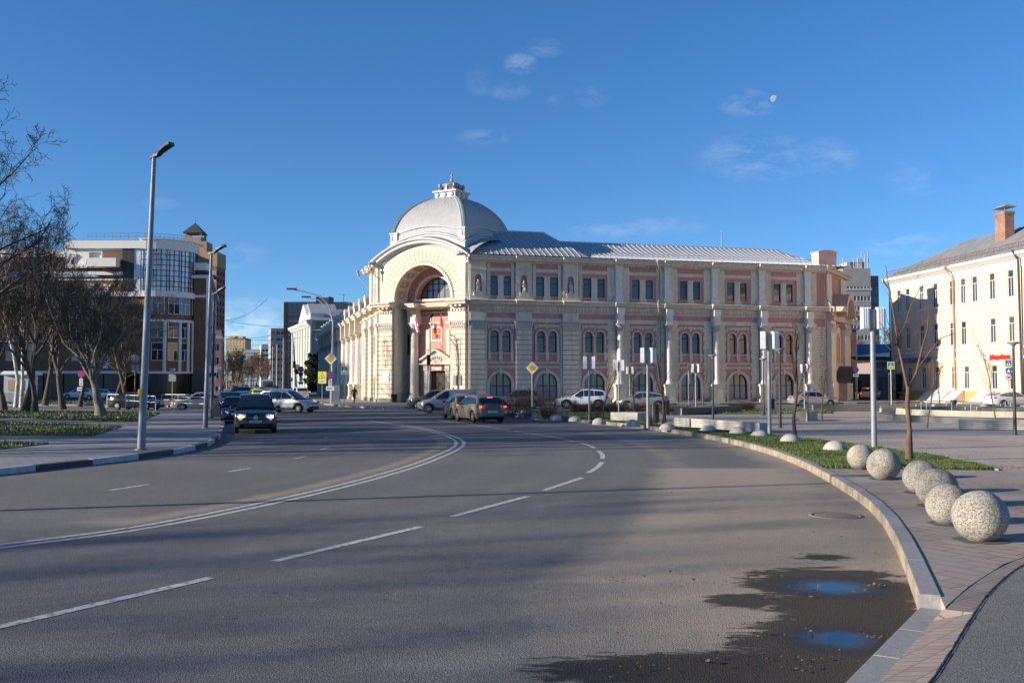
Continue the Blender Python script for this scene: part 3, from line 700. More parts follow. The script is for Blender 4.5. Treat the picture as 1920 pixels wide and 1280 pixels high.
def scale_roof():
    m = mat('dome_scales', (.34, .35, .36), .6, metal=.1, var=.06, scale=1.5)
    t = m.node_tree; b = t.nodes['Principled BSDF']; co = N(t, 'ShaderNodeTexCoord'); L = t.links.new
    sp = N(t, 'ShaderNodeSeparateXYZ'); L(co.outputs['Object'], sp.inputs[0])
    def mth(op, a, b_=None):
        n = N(t, 'ShaderNodeMath', operation=op)
        for i, v in enumerate((a, b_)):
            if v is None: continue
            if isinstance(v, (int, float)): n.inputs[i].default_value = v
            else: L(v, n.inputs[i])
        return n.outputs[0]
    h = mth('ADD', sp.outputs[0], sp.outputs[1])
    a = mth('MULTIPLY', mth('ADD', h, sp.outputs[2]), 6.0); c = mth('MULTIPLY', mth('SUBTRACT', h, sp.outputs[2]), 6.0)
    f = mth('MINIMUM', mth('PINGPONG', a, .5), mth('PINGPONG', c, .5))
    bp = N(t, 'ShaderNodeBump'); bp.inputs['Strength'].default_value = .9; bp.inputs['Distance'].default_value = .12
    src = b.inputs['Base Color'].links[0].from_socket; k = N(t, 'ShaderNodeMapRange'); k.inputs[1].default_value = 0; k.inputs[2].default_value = .16; k.inputs[3].default_value = .84; k.inputs[4].default_value = 1.04; L(f, k.inputs[0])
    sv = N(t, 'ShaderNodeVectorMath', operation='SCALE'); L(src, sv.inputs[0]); L(k.outputs[0], sv.inputs['Scale']); L(sv.outputs[0], b.inputs['Base Color'])
    L(mth('MINIMUM', f, .12), bp.inputs['Height']); L(bp.outputs[0], b.inputs['Normal'])
    return m
M['scales'] = scale_roof()
hall = thing('domed_hall', 'pink and cream two storey corner building with silver dome, arched portal and rows of columns', 'building', (HC[0], HC[1], 0))
HB = lambda mb, name, m, par=None: mb.build(name, m, par or hall, world=True)
def LM(Mf, par=hall): return wmat(par).inverted() @ Mf
_cache = {}
def place(key, Mf, par, make, name):
    """first call makes the part in local coordinates; later ones copy it (with its sub-parts)"""
    if key not in _cache:
        o = make(par); o.name = name; _cache[key] = o
    else:
        o = copy_tree(_cache[key], par)
    o.matrix_local = wmat(par).inverted() @ Mf
    return o
TR = lambda x, y, z: Matrix.Translation((x, y, z))
# ---- windows (local: x across, z up from the sill, glass at y=0, frame in front of it)
def mk_rect_window(w, h, rail, glass, lower=None):
    def f(par):
        mb = MB(); fw = .07
        mb.box(-w / 2, -w / 2 + fw, -.06, .02, 0, h); mb.box(w / 2 - fw, w / 2, -.06, .02, 0, h)
        mb.box(-w / 2 + fw, w / 2 - fw, -.06, .02, 0, fw); mb.box(-w / 2 + fw, w / 2 - fw, -.06, .02, h - fw, h)
        if rail: mb.box(-w / 2 + fw, w / 2 - fw, -.055, .02, rail - .035, rail + .035)
        o = mb.build('window', M['frame_dark'], par)
        p = MB(); p.quad((-w / 2, 0, 0), (w / 2, 0, 0), (w / 2, 0, h), (-w / 2, 0, h)); p.build('pane', glass, o)
        return o
    return f
def arch_pts(w, h, n=14, inset=0.0):
    r = w / 2 - inset; c = h - w / 2
    return [(r * math.cos(math.pi * i / n), c + r * math.sin(math.pi * i / n)) for i in range(n + 1)]
def mk_arch_window(w, h, glass, mull=(), rails=(), lower=None, slat=False):
    def f(par):
        mb = MB(); fw = .07 if w < 1.5 else .09; r = w / 2; c = h - r
        mb.arcband(0, c, r - fw, r, -.06, .02, n=16)
        mb.box(-r, -r + fw, -.06, .02, 0, c); mb.box(r - fw, r, -.06, .02, 0, c); mb.box(-r + fw, r - fw, -.06, .02, 0, fw)
        for x in mull: mb.box(x - .05, x + .05, -.07, .02, fw, c + math.sqrt(max(0, (r - fw) ** 2 - x * x)))
        for z in rails: mb.box(-r + fw, r - fw, -.055, .02, z - .045, z + .045)
        o = mb.build('window', M['frame_dark'], par)
        p = MB(); pts = arch_pts(w, h); p.add([(-r, 0, 0), (r, 0, 0)] + [(x, 0, z) for x, z in pts], [tuple(range(2 + len(pts)))]); p.build('pane', glass, o)
        if lower:
            p = MB()
            xs = [-r + fw] + list(mull) + [r - fw]
            for a, b_ in zip(xs, xs[1:]):
                p.m = 0; p.quad((a + .04, -.012, fw), (b_ - .04, -.012, fw), (b_ - .04, -.012, lower), (a + .04, -.012, lower))
                if slat:
                    p.m = 1; z = fw + .12
                    while z < lower: p.box(a + .05, b_ - .05, -.02, -.013, z, z + .03); z += .14
            p.build('blind', [M['blind'], M['blind_slat']], o)
        return o
    return f
def dentils(mb, x0, x1, y, z0, z1, pitch, w, d):
    n = int((x1 - x0) / pitch); 
    for i in range(n):
        c = x0 + (x1 - x0) * (i + .5) / n; mb.box(c - w / 2, c + w / 2, y - d, y, z0, z1)
# ---- shared pieces
CORN_MAIN = [(0, 10.28), (.18, 10.28), (.22, 10.36), (.62, 10.42), (.66, 10.60), (.80, 10.70), (.84, 10.84), (0, 11.05)]
CORN_TOP = [(0, 14.86), (.20, 14.86), (.26, 14.96), (.66, 15.02), (.70, 15.22), (.88, 15.34), (.92, 15.50), (0, 15.62)]
def pier_lower(mb, x0, x1, dep=.32, z0=.5, z1=7.78, rows=14, kl=0, kr=0):
    mb.m = 1; mb.box(x0 + .03, x1 - .03, -dep + .05, 0, z0, z1)
    mb.m = 0; h = (z1 - z0) / rows
    for i in range(rows):
        mb.frust(x0, x1, -dep, 0, z0 + i * h + .04, z0 + (i + 1) * h - .04, 0)
    mb.m = 2; mb.box(x0 - .12, x1 + .12, -dep - .12, 0, .1, .5)
def capital(mb, x0, x1, dep, z0=7.78, z1=8.75):
    mb.box(x0 - .02, x1 + .02, -dep - .02, 0, z0, z0 + .07)
    mb.add([(x0, -dep, z0 + .07), (x1, -dep, z0 + .07), (x1, 0, z0 + .07), (x0, 0, z0 + .07), (x0 - .12, -dep - .14, z1 - .16), (x1 + .12, -dep - .14, z1 - .16), (x1 + .12, 0, z1 - .16), (x0 - .12, 0, z1 - .16)],
           [(0, 1, 5, 4), (1, 2, 6, 5), (3, 0, 4, 7), (4, 5, 6, 7)])
    n = max(3, int((x1 - x0) / .24)); rnd = random.Random(3)
    for r_, (za, zb, pr) in enumerate(((z0 + .08, z0 + .42, .07), (z0 + .34, z0 + .74, .12))):
        for i in range(n + r_):
            c = x0 + (x1 - x0) * (i + .5 - .5 * r_) / n
            c = min(max(c, x0 + .06), x1 - .06)
            mb.add([(c - .08, -dep, za), (c + .08, -dep, za), (c + .10, -dep - pr, zb - .1), (c, -dep - pr - .09, zb), (c - .10, -dep - pr, zb - .1), (c, -dep - pr - .03, (za + zb) / 2)],
                   [(0, 1, 5), (1, 2, 5), (2, 3, 5), (3, 4, 5), (4, 0, 5)])
    for sx in (x0 - .02, x1 + .02):
        mb.arcband(sx, z1 - .26, .04, .15, -dep - .20, -dep + .06, 0, 6.28, 10)
    mb.box(x0 - .16, x1 + .16, -dep - .18, 0, z1 - .13, z1)
def column(mb, x, y, zped=2.1, r=.33, ztop=7.8):
    prof = [(r + .16, zped), (r + .16, zped + .12), (r + .08, zped + .2), (r + .12, zped + .3), (r + .02, zped + .42), (r, zped + .5)]
    for i in range(1, 7):
        k = i / 6; prof.append((r * (1 - .14 * k * k), zped + .5 + (ztop - zped - .5) * k))
    mb.lathe((x, y), prof, 20)
def round_capital(mb, x, y, r=.29, z0=7.8, z1=8.6):
    mb.lathe((x, y), [(r + .03, z0), (r + .05, z0 + .06), (r, z0 + .1), (r + .05, z0 + .45), (r + .22, z1 - .14)], 16)
    for k in range(8):
        a = k * math.pi / 4
        for (za, pr, w) in ((z0 + .1, .12, .09), (z0 + .38, .2, .08)):
            ca, sa = math.cos(a + (za > z0 + .2) * .39), math.sin(a + (za > z0 + .2) * .39); R0 = r + .02
            p = lambda rr, tt, z: (x + ca * rr - sa * tt, y + sa * rr + ca * tt, z)
            mb.add([p(R0, -w, za), p(R0, w, za), p(R0 + pr * .7, w, za + .26), p(R0 + pr * 1.2, 0, za + .33), p(R0 + pr * .7, -w, za + .26), p(R0 + .05, 0, za + .18)], [(0, 1, 5), (1, 2, 5), (2, 3, 5), (3, 4, 5), (4, 0, 5)])
    mb.box(x - r - .22, x + r + .22, y - r - .22, y + r + .22, z1 - .12, z1)
# ---- right wing ------------------------------------------------------------
bays = [(3.62, 'p'), (8.7, 'p'), (14.05, 'c'), (19.65, 'c'), (25.3, 'c'), (31.05, 'c'), (36.85, 'c')]
piers = [1.15, 6.1, 11.3]; cols = [16.8, 22.5, 28.2, 34.0, 39.8]
ops_lo = []; ops_hi = []
for cx, k in bays:
    ops_lo += [(cx, 2.3, .42, 3.26, 'arch'), (cx - .66, .86, 5.45, 7.7, 'arch'), (cx + .66, .86, 5.45, 7.7, 'arch')]
    w = .98 if k == 'p' else .84
    ops_hi += [(cx - .79, w, 11.42, 13.42, 'rect'), (cx + .79, w, 11.42, 13.42, 'rect')]
mb = MB(FR_); mb.wall(0, RLEN, .1, 10.3, ops_lo, rev=.32); mb.wall(0, RLEN, 10.3, 14.9, ops_hi, rev=.22)
HB(mb, 'wall', pink).name = 'wall'
# plinth, belts, friezes on the pink wall
for cx, k in bays:
    mb = MB(FR_)
    mb.box(cx - 1.75, cx + 1.75, -.06, 0, 3.78, 3.95); mb.box(cx - 1.75, cx + 1.75, -.10, 0, 4.28, 4.46)
    mb.box(cx - 1.55, cx + 1.55, -.12, 0, 3.95, 4.02)
    # twin window surround
    for s_ in (-1, 1):
        x = cx + s_ * .66
        mb.arcband(x, 7.27, .47, .62, -.10, 0, n=14)
        mb.box(x - .12 if s_ > 0 else x - .62, x + .12 if s_ < 0 else x + .62, -.13, 0, 5.12, 5.24) if False else None
    for x in (cx - 1.21, cx, cx + 1.21):
        w_ = .10 if x != cx else .13
        mb.box(x - w_, x + w_, -.12, 0, 5.0, 7.2); mb.box(x - w_ - .05, x + w_ + .05, -.16, 0, 7.2, 7.34)
        mb.frust(x - w_ - .05, x + w_ + .05, -.20, 0, 4.62, 5.5, .0); mb.box(x - .08, x + .08, -.12, 0, 4.5, 4.62)
        mb.box(x - w_ - .08, x + w_ + .08, -.24, 0, 5.42, 5.5)
    mb.box(cx - 1.35, cx + 1.35, -.14, 0, 5.28, 5.40)
    mb.box(cx - 1.5, cx + 1.5, -.22, 0, 8.22, 8.38); mb.box(cx - 1.4, cx + 1.4, -.12, 0, 8.10, 8.22)
    for x in (cx - 1.3, cx, cx + 1.3): mb.box(x - .1, x + .1, -.14, 0, 7.88, 8.1)
    # ground arch surround
    mb.arcband(cx, 2.11, 1.16, 1.47, -.12, 0, n=22); mb.box(cx - 1.47, cx - 1.16, -.12, 0, .3, 2.11); mb.box(cx + 1.16, cx + 1.47, -.12, 0, .3, 2.11)
    mb.box(cx - .14, cx + .14, -.2, 0, 3.15, 3.72)
    mb.box(cx - 1.5, cx + 1.5, -.25, 0, .1, .30)
    HB(mb, 'window_surround', trim)
mb = MB(FR_)
for cx, k in bays:   # cream bands
    mb.box(cx - 1.85, cx + 1.85, -.05, 0, 4.46, 4.60) if False else None
    mb.box(cx - 2.1, cx + 2.1, -.07, 0, 8.62, 9.04)
    mb.box(cx - 2.2, cx + 2.2, -.07, 0, 13.92, 14.28)
    mb.box(cx - .32, cx + .32, -.10, 0, 11.3, 13.45); mb.box(cx - .42, cx + .42, -.16, 0, 10.95, 11.3); mb.box(cx - .38, cx + .38, -.15, 0, 13.35, 13.5)
HB(mb, 'bands', cream)
mb = MB(FR_); mb.box(-.1, RLEN, -.14, 0, 9.56, 9.66); dentils(mb, 0, RLEN, -.14, 9.72, 9.98, .34, .17, .10); mb.box(0, RLEN, -.14, 0, 9.66, 10.28)
dentils(mb, 0, RLEN, -.10, 14.72, 14.86, .3, .15, .12)
HB(mb, 'dentil_frieze', trim)
for x in piers:
    mb = MB(FR_); pier_lower(mb, x - .87, x + .87); mb.m = 0; mb.box(x - .87, x + .87, -.34, 0, 8.75, 9.6)
    HB(mb, 'pier', [cream, M['joint'], M['granite_base']])
    mb = MB(FR_); capital(mb, x - .87, x + .87, .32); HB(mb, 'capital', M['ornament'])
    # upper pier with a niche
    mb = MB(FR_); mb.wall(x - .87, x + .87, 11.0, 14.9, [(x, .72, 11.75, 13.55, 'arch')], y=-.30, rev=.28)
    for s_ in (-1, 1): mb.quad((x + s_ * .87, -.30, 11), (x + s_ * .87, 0, 11), (x + s_ * .87, 0, 14.9), (x + s_ * .87, -.30, 14.9))
    mb.box(x - .92, x + .92, -.38, 0, 13.98, 14.12); mb.box(x - .95, x + .95, -.42, 0, 11.0, 11.3)
    mb.box(x - .5, x + .5, -.5, -.3, 11.3, 11.7)
    for s_ in (-1, 1):   # flanking strips
        a = x + s_ * 1.0; mb.box(min(a, a + s_ * .35), max(a, a + s_ * .35), -.10, 0, 11.0, 14.86)
        for z in (11.8, 12.5, 13.2): mb.box(min(a, a + s_ * .36), max(a, a + s_ * .36), -.13, 0, z, z + .5)
    HB(mb, 'niche_pier', cream)
    st = MB(FR_); st.box(x - .2, x + .2, -.46, -.12, 11.7, 11.95)
    st.tube([(x, -.25, 11.95), (x + .02, -.26, 12.2), (x - .02, -.28, 12.5), (x, -.27, 12.7), (x, -.27, 12.78)], [.19, .17, .16, .13, .06], 10)
    st.ellipsoid((x, -.28, 12.88), .09, .09, .12); st.tube([(x - .14, -.27, 12.62), (x - .22, -.36, 12.4), (x - .1, -.42, 12.3)], [.06, .05, .04], 6)
    st.tube([(x + .14, -.27, 12.62), (x + .2, -.32, 12.35), (x + .18, -.4, 12.15)], [.06, .05, .04], 6)
    st.tube([(x + .06, -.32, 12.15), (x + .08, -.44, 12.1), (x + .07, -.42, 11.95)], [.09, .08, .06], 6)
    HB(st, 'niche_statue', trim)
for x in cols:
    mb = MB(FR_); mb.m = 0
    mb.box(x - .78, x + .78, -1.02, 0, .1, .45); mb.frust(x - .62, x + .62, -.9, 0, .45, 1.85, 0); mb.box(x - .75, x + .75, -1.0, 0, 1.85, 2.08)
    HB(mb, 'pedestal', cream)
    mb = MB(FR_); column(mb, x, -.42); HB(mb, 'column', M['white_stone'] if 'white_stone' in M else M.setdefault('white_stone', mat('white_column_plaster', (.70, .66, .60), .8, var=.08, scale=3)))
    mb = MB(FR_); round_capital(mb, x, -.42); HB(mb, 'capital', M['ornament'])
    mb = MB(FR_); mb.box(x - .38, x + .38, -.86, 0, 8.6, 9.6); mb.box(x - .44, x + .44, -.9, 0, 9.0, 9.06); mb.box(x - .4, x + .4, -.92, 0, 9.6, 10.28)
    mb.frust(x - .5, x + .5, -.42, 0, 11.0, 11.45, 0); mb.box(x - .36, x + .36, -.34, 0, 11.45, 14.86); mb.box(x - .42, x + .42, -.40, 0, 14.5, 14.86)
    HB(mb, 'pilaster', M['white_stone'])
# cream quoined strips beside the columns
for i, x in enumerate(cols):
    for s_ in (-1, 1):
        mb = MB(FR_); a, b_ = sorted((x + s_ * .36, x + s_ * 1.28))
        if b_ > RLEN: b_ = RLEN
        mb.m = 0; mb.box(a, b_, -.06, 0, .5, 9.02); mb.box(a, b_, -.06, 0, 11.0, 14.86)
        rows = 16; h = (8.3 - .6) / rows
        for k in range(rows): mb.box(a + (.02 if s_ > 0 else 0), b_ + (.12 * (k % 2) if s_ > 0 else -.02), -.13, -.06, .6 + k * h + .05, .6 + (k + 1) * h - .05) if s_ > 0 else mb.box(a - .12 * (k % 2), b_, -.13, -.06, .6 + k * h + .05, .6 + (k + 1) * h - .05)
        for k in range(6): 
            z = 11.3 + k * .45
            mb.box(a, b_, -.10, -.06, z + .05, z + .42)
        HB(mb, 'quoin_strip', cream)
mb = MB(FR_)
for a, b_ in ((12.2, 12.55), (2.05, 2.2), (10.2, 10.4)):
    mb = MB(FR_); mb.box(a, b_, -.05, 0, .5, 8.9); HB(mb, 'edge_strip', cream)
mb = MB(FR_)
# end strip of rough stone courses
rnd = random.Random(2)
for k in range(24):
    z = .55 + k * .34
    for j in range(2): 
        x0 = 40.85 + j * .65 + (.2 if k % 2 else 0); mb.box(x0, min(x0 + .6, RLEN), -.12, -.06, z, z + .30)
HB(mb, 'quoins', cream)
mb = MB(FR_); mb.sweep(CORN_MAIN, 0, RLEN, -K * -1, K); 
for x in piers: mb.sweep([(d + .22, z + .003) for d, z in CORN_MAIN], x - 1.0, x + 1.0)
for x in cols: mb.sweep([(d + .30 if d else 0, z + .003) for d, z in CORN_MAIN], x - .62, x + .62)
HB(mb, 'main_cornice', trim)
mb = MB(FR_); mb.sweep(CORN_TOP, 0, RLEN, K, K)
for x in piers: mb.sweep([(d + .2 if d else 0, z + .003) for d, z in CORN_TOP], x - 1.0, x + 1.0)
for x in cols: mb.sweep([(d + .22 if d else 0, z + .003) for d, z in CORN_TOP], x - .6, x + .6)
HB(mb, 'top_cornice', trim)
for cx, k in bays:
    lo = k
    place('ga', FR_ @ TR(cx, .22, .42), hall, mk_arch_window(2.3, 2.84, M['glass_hall'], (-.36, .36), (1.5,), 1.45, True), 'arched_window')
    for s_ in (-1, 1):
        place('tw', FR_ @ TR(cx + s_ * .66, .24, 5.45), hall, mk_arch_window(.86, 2.25, M['glass_dark'], (), (1.62,)), 'twin_window')
        if k == 'p': place('uw', FR_ @ TR(cx + s_ * .79, .15, 11.42), hall, mk_rect_window(.98, 2.0, 1.35, M['glass_hall']), 'upper_window')
        else: place('uw2', FR_ @ TR(cx + s_ * .79, .15, 11.42), hall, mk_rect_window(.84, 2.0, 1.4, M['glass_hall']), 'upper_window')
# ---- portal ----------------------------------------------------------------
pc = PW / 2; OR_, OZ = 3.65, 11.15
def ptop(x): return 9.05 + math.sqrt(max(0, 8.2 ** 2 - (x - pc) ** 2)) - .15
DEP = 2.3
mb = MB(FP)
mb.wall(0, PW, 10.3, 15, [(pc, 2 * OR_, 10.3, OZ + OR_, 'arch')], y=-.02, rev=DEP, ztop=ptop, nsub=24)
for sx in (-1, 1):
    a, b_ = sorted((pc + sx * OR_, pc + sx * PW / 2)); mb.box(a, b_, -.02, DEP, .1, 10.3)
HB(mb, 'portal_wall', cream)
# voussoir joints
mb = MB(FP)
for i in range(-14, 15):
    a = math.pi / 2 + i * math.pi / 29
    c, s_ = math.cos(a), math.sin(a); r1 = 5.35
    if abs(c * r1) > PW / 2 - .15: r1 = (PW / 2 - .15) / abs(c)
    w_ = .028
    p = lambda r, t: (pc + r * c - t * s_, -.032, OZ + r * s_ + t * c)
    mb.add([p(3.95, -w_), p(r1, -w_), p(r1, w_), p(3.95, w_)], [(0, 1, 2, 3)])
HB(mb, 'voussoir_joints', M['joint'])
mb = MB(FP); mb.arcband(pc, OZ, OR_, OR_ + .28, -.14, 0, n=32)
for i in range(40):
    a = math.pi * (i + .5) / 40; c, s_ = math.cos(a), math.sin(a)
    mb.ellipsoid((pc + (OR_ + .36) * c, -.06, OZ + (OR_ + .36) * s_), .07, .07, .07, 6, 4)
for i in range(52):   # dentils under the eaves arc
    x = -.1 + PW * i / 51 + .1; z = ptop(x); 
    mb.box(x - .06, x + .06, -.16, 0, z - .16, z - .02)
HB(mb, 'archivolt', cream)
# coffers on the soffit
mb = MB(FP)
for i in range(9):
    a = math.pi * (i + .5) / 9; c, s_ = math.cos(a), math.sin(a)
    for (t0, t1, q) in ((-.42, .42, .0), (-.24, .24, .03)):
        r = OR_ - .03 - q
        p = lambda t, y: (pc + r * c - t * s_, y, OZ + r * s_ + t * c)
        y0, y1 = .5 + q * 8, 1.7 - q * 8
        for k in range(4):
            A = [(t0, y0), (t1, y0), (t1, y1), (t0, y1)][k]; B = [(t0, y0), (t1, y0), (t1, y1), (t0, y1)][(k + 1) % 4]
            mb.tube([p(*A), p(*B)], .035, 4)
HB(mb, 'coffers', M['joint'])
# recess back wall
mb = MB(FP); mb.wall(pc - OR_, pc + OR_, .1, OZ + OR_, [(pc, 4.8, 11.35, 13.75, 'arch'), (6.0, 2.2, .1, 3.5, 'rect')], y=DEP, rev=1.0, ztop=lambda x: OZ + math.sqrt(max(0, OR_ ** 2 - (x - pc) ** 2)) + .02, nsub=24)
HB(mb, 'recess_wall', pink)
mb = MB(FP); mb.arcband(pc, 11.35, 2.4, 2.62, DEP - .1, DEP + .02, n=26); mb.box(pc - 2.62, pc + 2.62, DEP - .25, DEP, 11.1, 11.35)
HB(mb, 'lunette_surround', cream)
mb = MB(FP)
for i in range(1, 16):
    a = math.pi * i / 16; c, s_ = math.cos(a), math.sin(a)
    p = lambda r, t: (pc + r * c - t * s_, DEP - .012, 11.3 + r * s_ + t * c)
    mb.add([p(2.65, -.02), p(3.4, -.02), p(3.4, .02), p(2.65, .02)], [(0, 1, 2, 3)])
HB(mb, 'ring_joints', mat('pink_joint', (.28, .12, .11), .9))
place('lun', FP @ TR(pc, DEP + .8, 11.35), hall, mk_arch_window(4.7, 2.36, mat('lunette_glass', (.16, .19, .20), .15, var=.3, scale=.5, spec=.8), (-1.5, -.75, 0, .75, 1.5), (1.0, 1.7)), 'lunette_window')
# outer piers of the portal
for a, b_ in ((.0, 1.8), (9.35, PW)):
    mb = MB(FP); pier_lower(mb, a + .02, b_ - .02, .30, .5, 7.78, 14); mb.m = 0; mb.box(a + .02, b_ - .02, -.3, 0, 8.75, 9.6)
    # reveal courses
    if a == 0:
        h = (7.78 - .5) / 14
        for i in range(14): mb.box(b_ - .02, b_ + .10, .0, DEP - .1, .5 + i * h + .04, .5 + (i + 1) * h - .04)
    HB(mb, 'portal_pier', [cream, M['joint'], M['granite_base']])
    mb = MB(FP); capital(mb, a + .02, b_ - .02, .30); HB(mb, 'capital', M['ornament'])
    # wrought iron bracket ornament and plaques
    xc = (a + b_) / 2 - .1
    mb = MB(FP); mb.tube([(xc + .1, -.4, 6.9), (xc - .15, -.42, 6.5), (xc - .2, -.42, 5.6), (xc + .05, -.42, 4.6), (xc, -.42, 3.9)], .03, 5); mb.tube([(xc + .35, -.42, 6.8), (xc + .35, -.42, 4.1)], .03, 5)
    mb.tube([(xc - .35, -.42, 6.6), (xc, -.42, 6.75), (xc + .35, -.42, 6.8)], .025, 5); mb.tube([(xc - .1, -.42, 4.2), (xc + .15, -.42, 3.85), (xc + .35, -.42, 4.1)], .025, 5)
    for k in range(5): mb.tube([(xc, -.41, 6.8), (xc + .25 * math.cos(k * 1.25), -.43, 6.8 + .22 * math.sin(k * 1.25))], .02, 4)
    HB(mb, 'iron_ornament', mat('weathered_iron', (.30, .28, .22), .7))
mb = MB(FP); mb.box(.55, 1.45, -.36, -.31, 2.35, 3.35); HB(mb, 'plaque', mat('white_marble_plaque', (.6, .6, .6), .5))
mb = MB(FP); mb.box(9.75, 10.75, -.38, -.31, 2.0, 3.0); HB(mb, 'plaque', mat('bronze_plaque', (.16, .13, .12), .5))
# columns in the recess, inner pilasters
for x in (3.35, 8.65):
    mb = MB(FP); mb.box(x - .62, x + .62, DEP - 1.3, DEP, .1, .5); column(mb, x, DEP - .62, .5, .50, 7.75); round_capital(mb, x, DEP - .62, .42, 7.75, 8.75)
    mb.box(x - .55, x + .55, DEP - 1.15, DEP, 8.75, 9.6)
    HB(mb, 'portal_column', M['cream2'] if 'cream2' in M else M.setdefault('cream2', mat('pale_cream_column', (.56, .53, .45), .85, var=.08)))
mb = MB(FP); mb.box(4.55, 5.0, DEP - .14, DEP, .1, 8.0); mb.box(7.2, 7.65, DEP - .14, DEP, .1, 8.0); mb.box(1.95, 9.25, DEP - .08, DEP, 8.62, 8.8)
HB(mb, 'inner_pilaster', trim)
mb = MB(FP); mb.box(2.05, 2.7, DEP - .05, DEP + .02, 5.3, 7.6); HB(mb, 'side_window', M['frame_dark'])
# door
mb = MB(FP); mb.box(4.9, 7.1, DEP + .5, DEP + .6, .1, 3.5)
for i in range(11): mb.box(4.93 + i * .2, 5.09 + i * .2, DEP + .46, DEP + .5, .12, 3.48)
HB(mb, 'door', mat('brown_door', (.085, .06, .05), .7, var=.2))
mb = MB(FP); mb.prism([(4.05, 4.35), (7.95, 4.35), (7.95, 4.62), (6.0, 5.78), (4.05, 4.62)], DEP - .35, DEP)
mb.prism([(3.85, 4.20), (8.15, 4.20), (8.15, 4.36), (3.85, 4.36)], DEP - .62, DEP)
for s_ in (-1, 1): mb.prism([(6 + s_ * 2.2, 4.50), (6 + s_ * 2.2, 4.72), (6, 5.98), (6, 5.72)], DEP - .62, DEP)
mb.box(5.35, 6.65, DEP - .2, DEP, 3.56, 4.0); mb.box(4.3, 4.85, DEP - .3, DEP, 3.55, 4.2); mb.box(7.15, 7.7, DEP - .3, DEP, 3.55, 4.2); mb.box(4.3, 4.85, DEP - .2, DEP, .1, 3.55); mb.box(7.15, 7.7, DEP - .2, DEP, .1, 3.55)
for k in range(6): mb.ellipsoid((6 + (k - 2.5) * .28, DEP - .4, 4.62 + .4 * math.sin(math.pi * (k + .5) / 6)), .13, .08, .17, 6, 5)
HB(mb, 'door_pediment', trim)
mb = MB(FP); mb.box(5.15, 6.65, DEP - .1, DEP, 6.75, 8.35); HB(mb, 'emblem_frame', M['white_stone'])
em = MB(FP); em.box(5.35, 6.45, DEP - .14, DEP - .1, 6.95, 8.15); eo = HB(em, 'emblem_panel', mat('red_emblem', (.62, .05, .02), .6, var=.05))
em = MB(FP)
for s_ in (-1, 1): em.prism([(5.9 + s_ * .4, 7.15), (5.9 + s_ * .33, 7.08), (5.9 - s_ * .38, 7.95), (5.9 - s_ * .34, 8.0)], DEP - .16, DEP - .142)
em.prism([(5.45, 7.50), (6.35, 7.50), (6.35, 7.58), (5.45, 7.58)], DEP - .175, DEP - .162)
HB(em, 'emblem_blades', mat('emblem_gold', (.75, .50, .05), .5), eo)
# recess entablature and portal cornice
mb = MB(FP)
mb.sweep([(d * .7 - DEP, z + .002) for d, z in [(0, 9.6)] + CORN_MAIN[:-1] + [(.0, 10.9)]], pc - OR_, pc + OR_)
for x in (3.35, 8.65): mb.sweep([(d * .7 - DEP + 1.1, z + .004) for d, z in [(-1.1, 9.6), (0, 9.6)] + CORN_MAIN[1:-1] + [(-1.1, 10.9)]], x - .6, x + .6)
for a, b_, k0, k1 in ((0, 1.95, K, 0), (9.25, PW, 0, K)): mb.sweep([(d + .3 if d else 0, z) for d, z in CORN_MAIN], a, b_, k0, k1)
dentils(mb, .05, 1.75, -.30, 9.72, 9.95, .3, .16, .12); dentils(mb, 9.4, PW - .05, -.30, 9.72, 9.95, .3, .16, .12); dentils(mb, 2, 9.2, DEP - .1, 9.72, 9.95, .3, .16, .12)
mb.box(.02, 1.78, -.32, 0, 9.6, 10.28); mb.box(9.37, PW - .02, -.32, 0, 9.6, 10.28)
HB(mb, 'portal_entablature', trim)
mb = MB(FP)
for x in [.35, .9, 1.45, 9.75, 10.3, 10.85]: mb.box(x - .13, x + .13, -.82, -.3, 10.16, 10.36)
for x in [2.3 + .55 * i for i in range(13)]: mb.box(x - .13, x + .13, DEP - .62, DEP - .05, 10.16, 10.34)
HB(mb, 'modillions', trim)
# curved eaves and stepped silver skirt, on all four sides of the dome
def arc_pts(ze, zc, half, n=20):
    hgt = zc - ze; Rr = (half ** 2 + hgt ** 2) / (2 * hgt); return [(-half + 2 * half * i / n, zc - Rr + math.sqrt(max(0, Rr ** 2 - (-half + 2 * half * i / n) ** 2))) for i in range(n + 1)]
def skirt(Mf, rows, mname, m, x0c=pc):
    mb = MB(Mf); n = 24; vs = []; fs = []
    for (y, ze, zc) in rows:
        half = PW / 2 - y
        for x, z in arc_pts(ze, zc, half, n): vs.append((x0c + x, y, z))
    for i in range(len(rows) - 1):
        for k in range(n): a = i * (n + 1) + k; fs.append((a, a + 1, a + n + 2, a + n + 1))
    mb.add(vs, fs); return mb
eave_rows = [(.05, 14.72, 16.95), (-.25, 14.75, 16.98), (-.30, 14.85, 17.08), (-.62, 14.9, 17.12), (-.66, 15.12, 17.34), (-.86, 15.25, 17.46), (-.90, 15.42, 17.62)]
skirt_rows = [(-.90, 15.421, 17.621), (.4, 15.95, 17.9), (.62, 16.1, 17.98), (.66, 16.9, 18.15), (.52, 17.0, 18.22), (.52, 17.12, 18.36), (.8, 17.3, 18.45), (.92, 17.4, 18.55), (.98, 18.1, 18.98), (.82, 18.2, 19.06), (.82, 18.36, 19.2), (1.05, 18.5, 19.28), (1.5, 18.62, 19.36)]
FD = [FP @ Matrix.Translation((pc, pc, 0)) @ Matrix.Rotation(k * math.pi / 2, 4, 'Z') @ Matrix.Translation((-pc, -pc, 0)) for k in range(4)]
M['eave_white'] = mat('pale_eave', (.55, .55, .54), .7, var=.06)
HB(skirt(FD[0], eave_rows, '', 0), 'arched_eave', M['eave_white'])
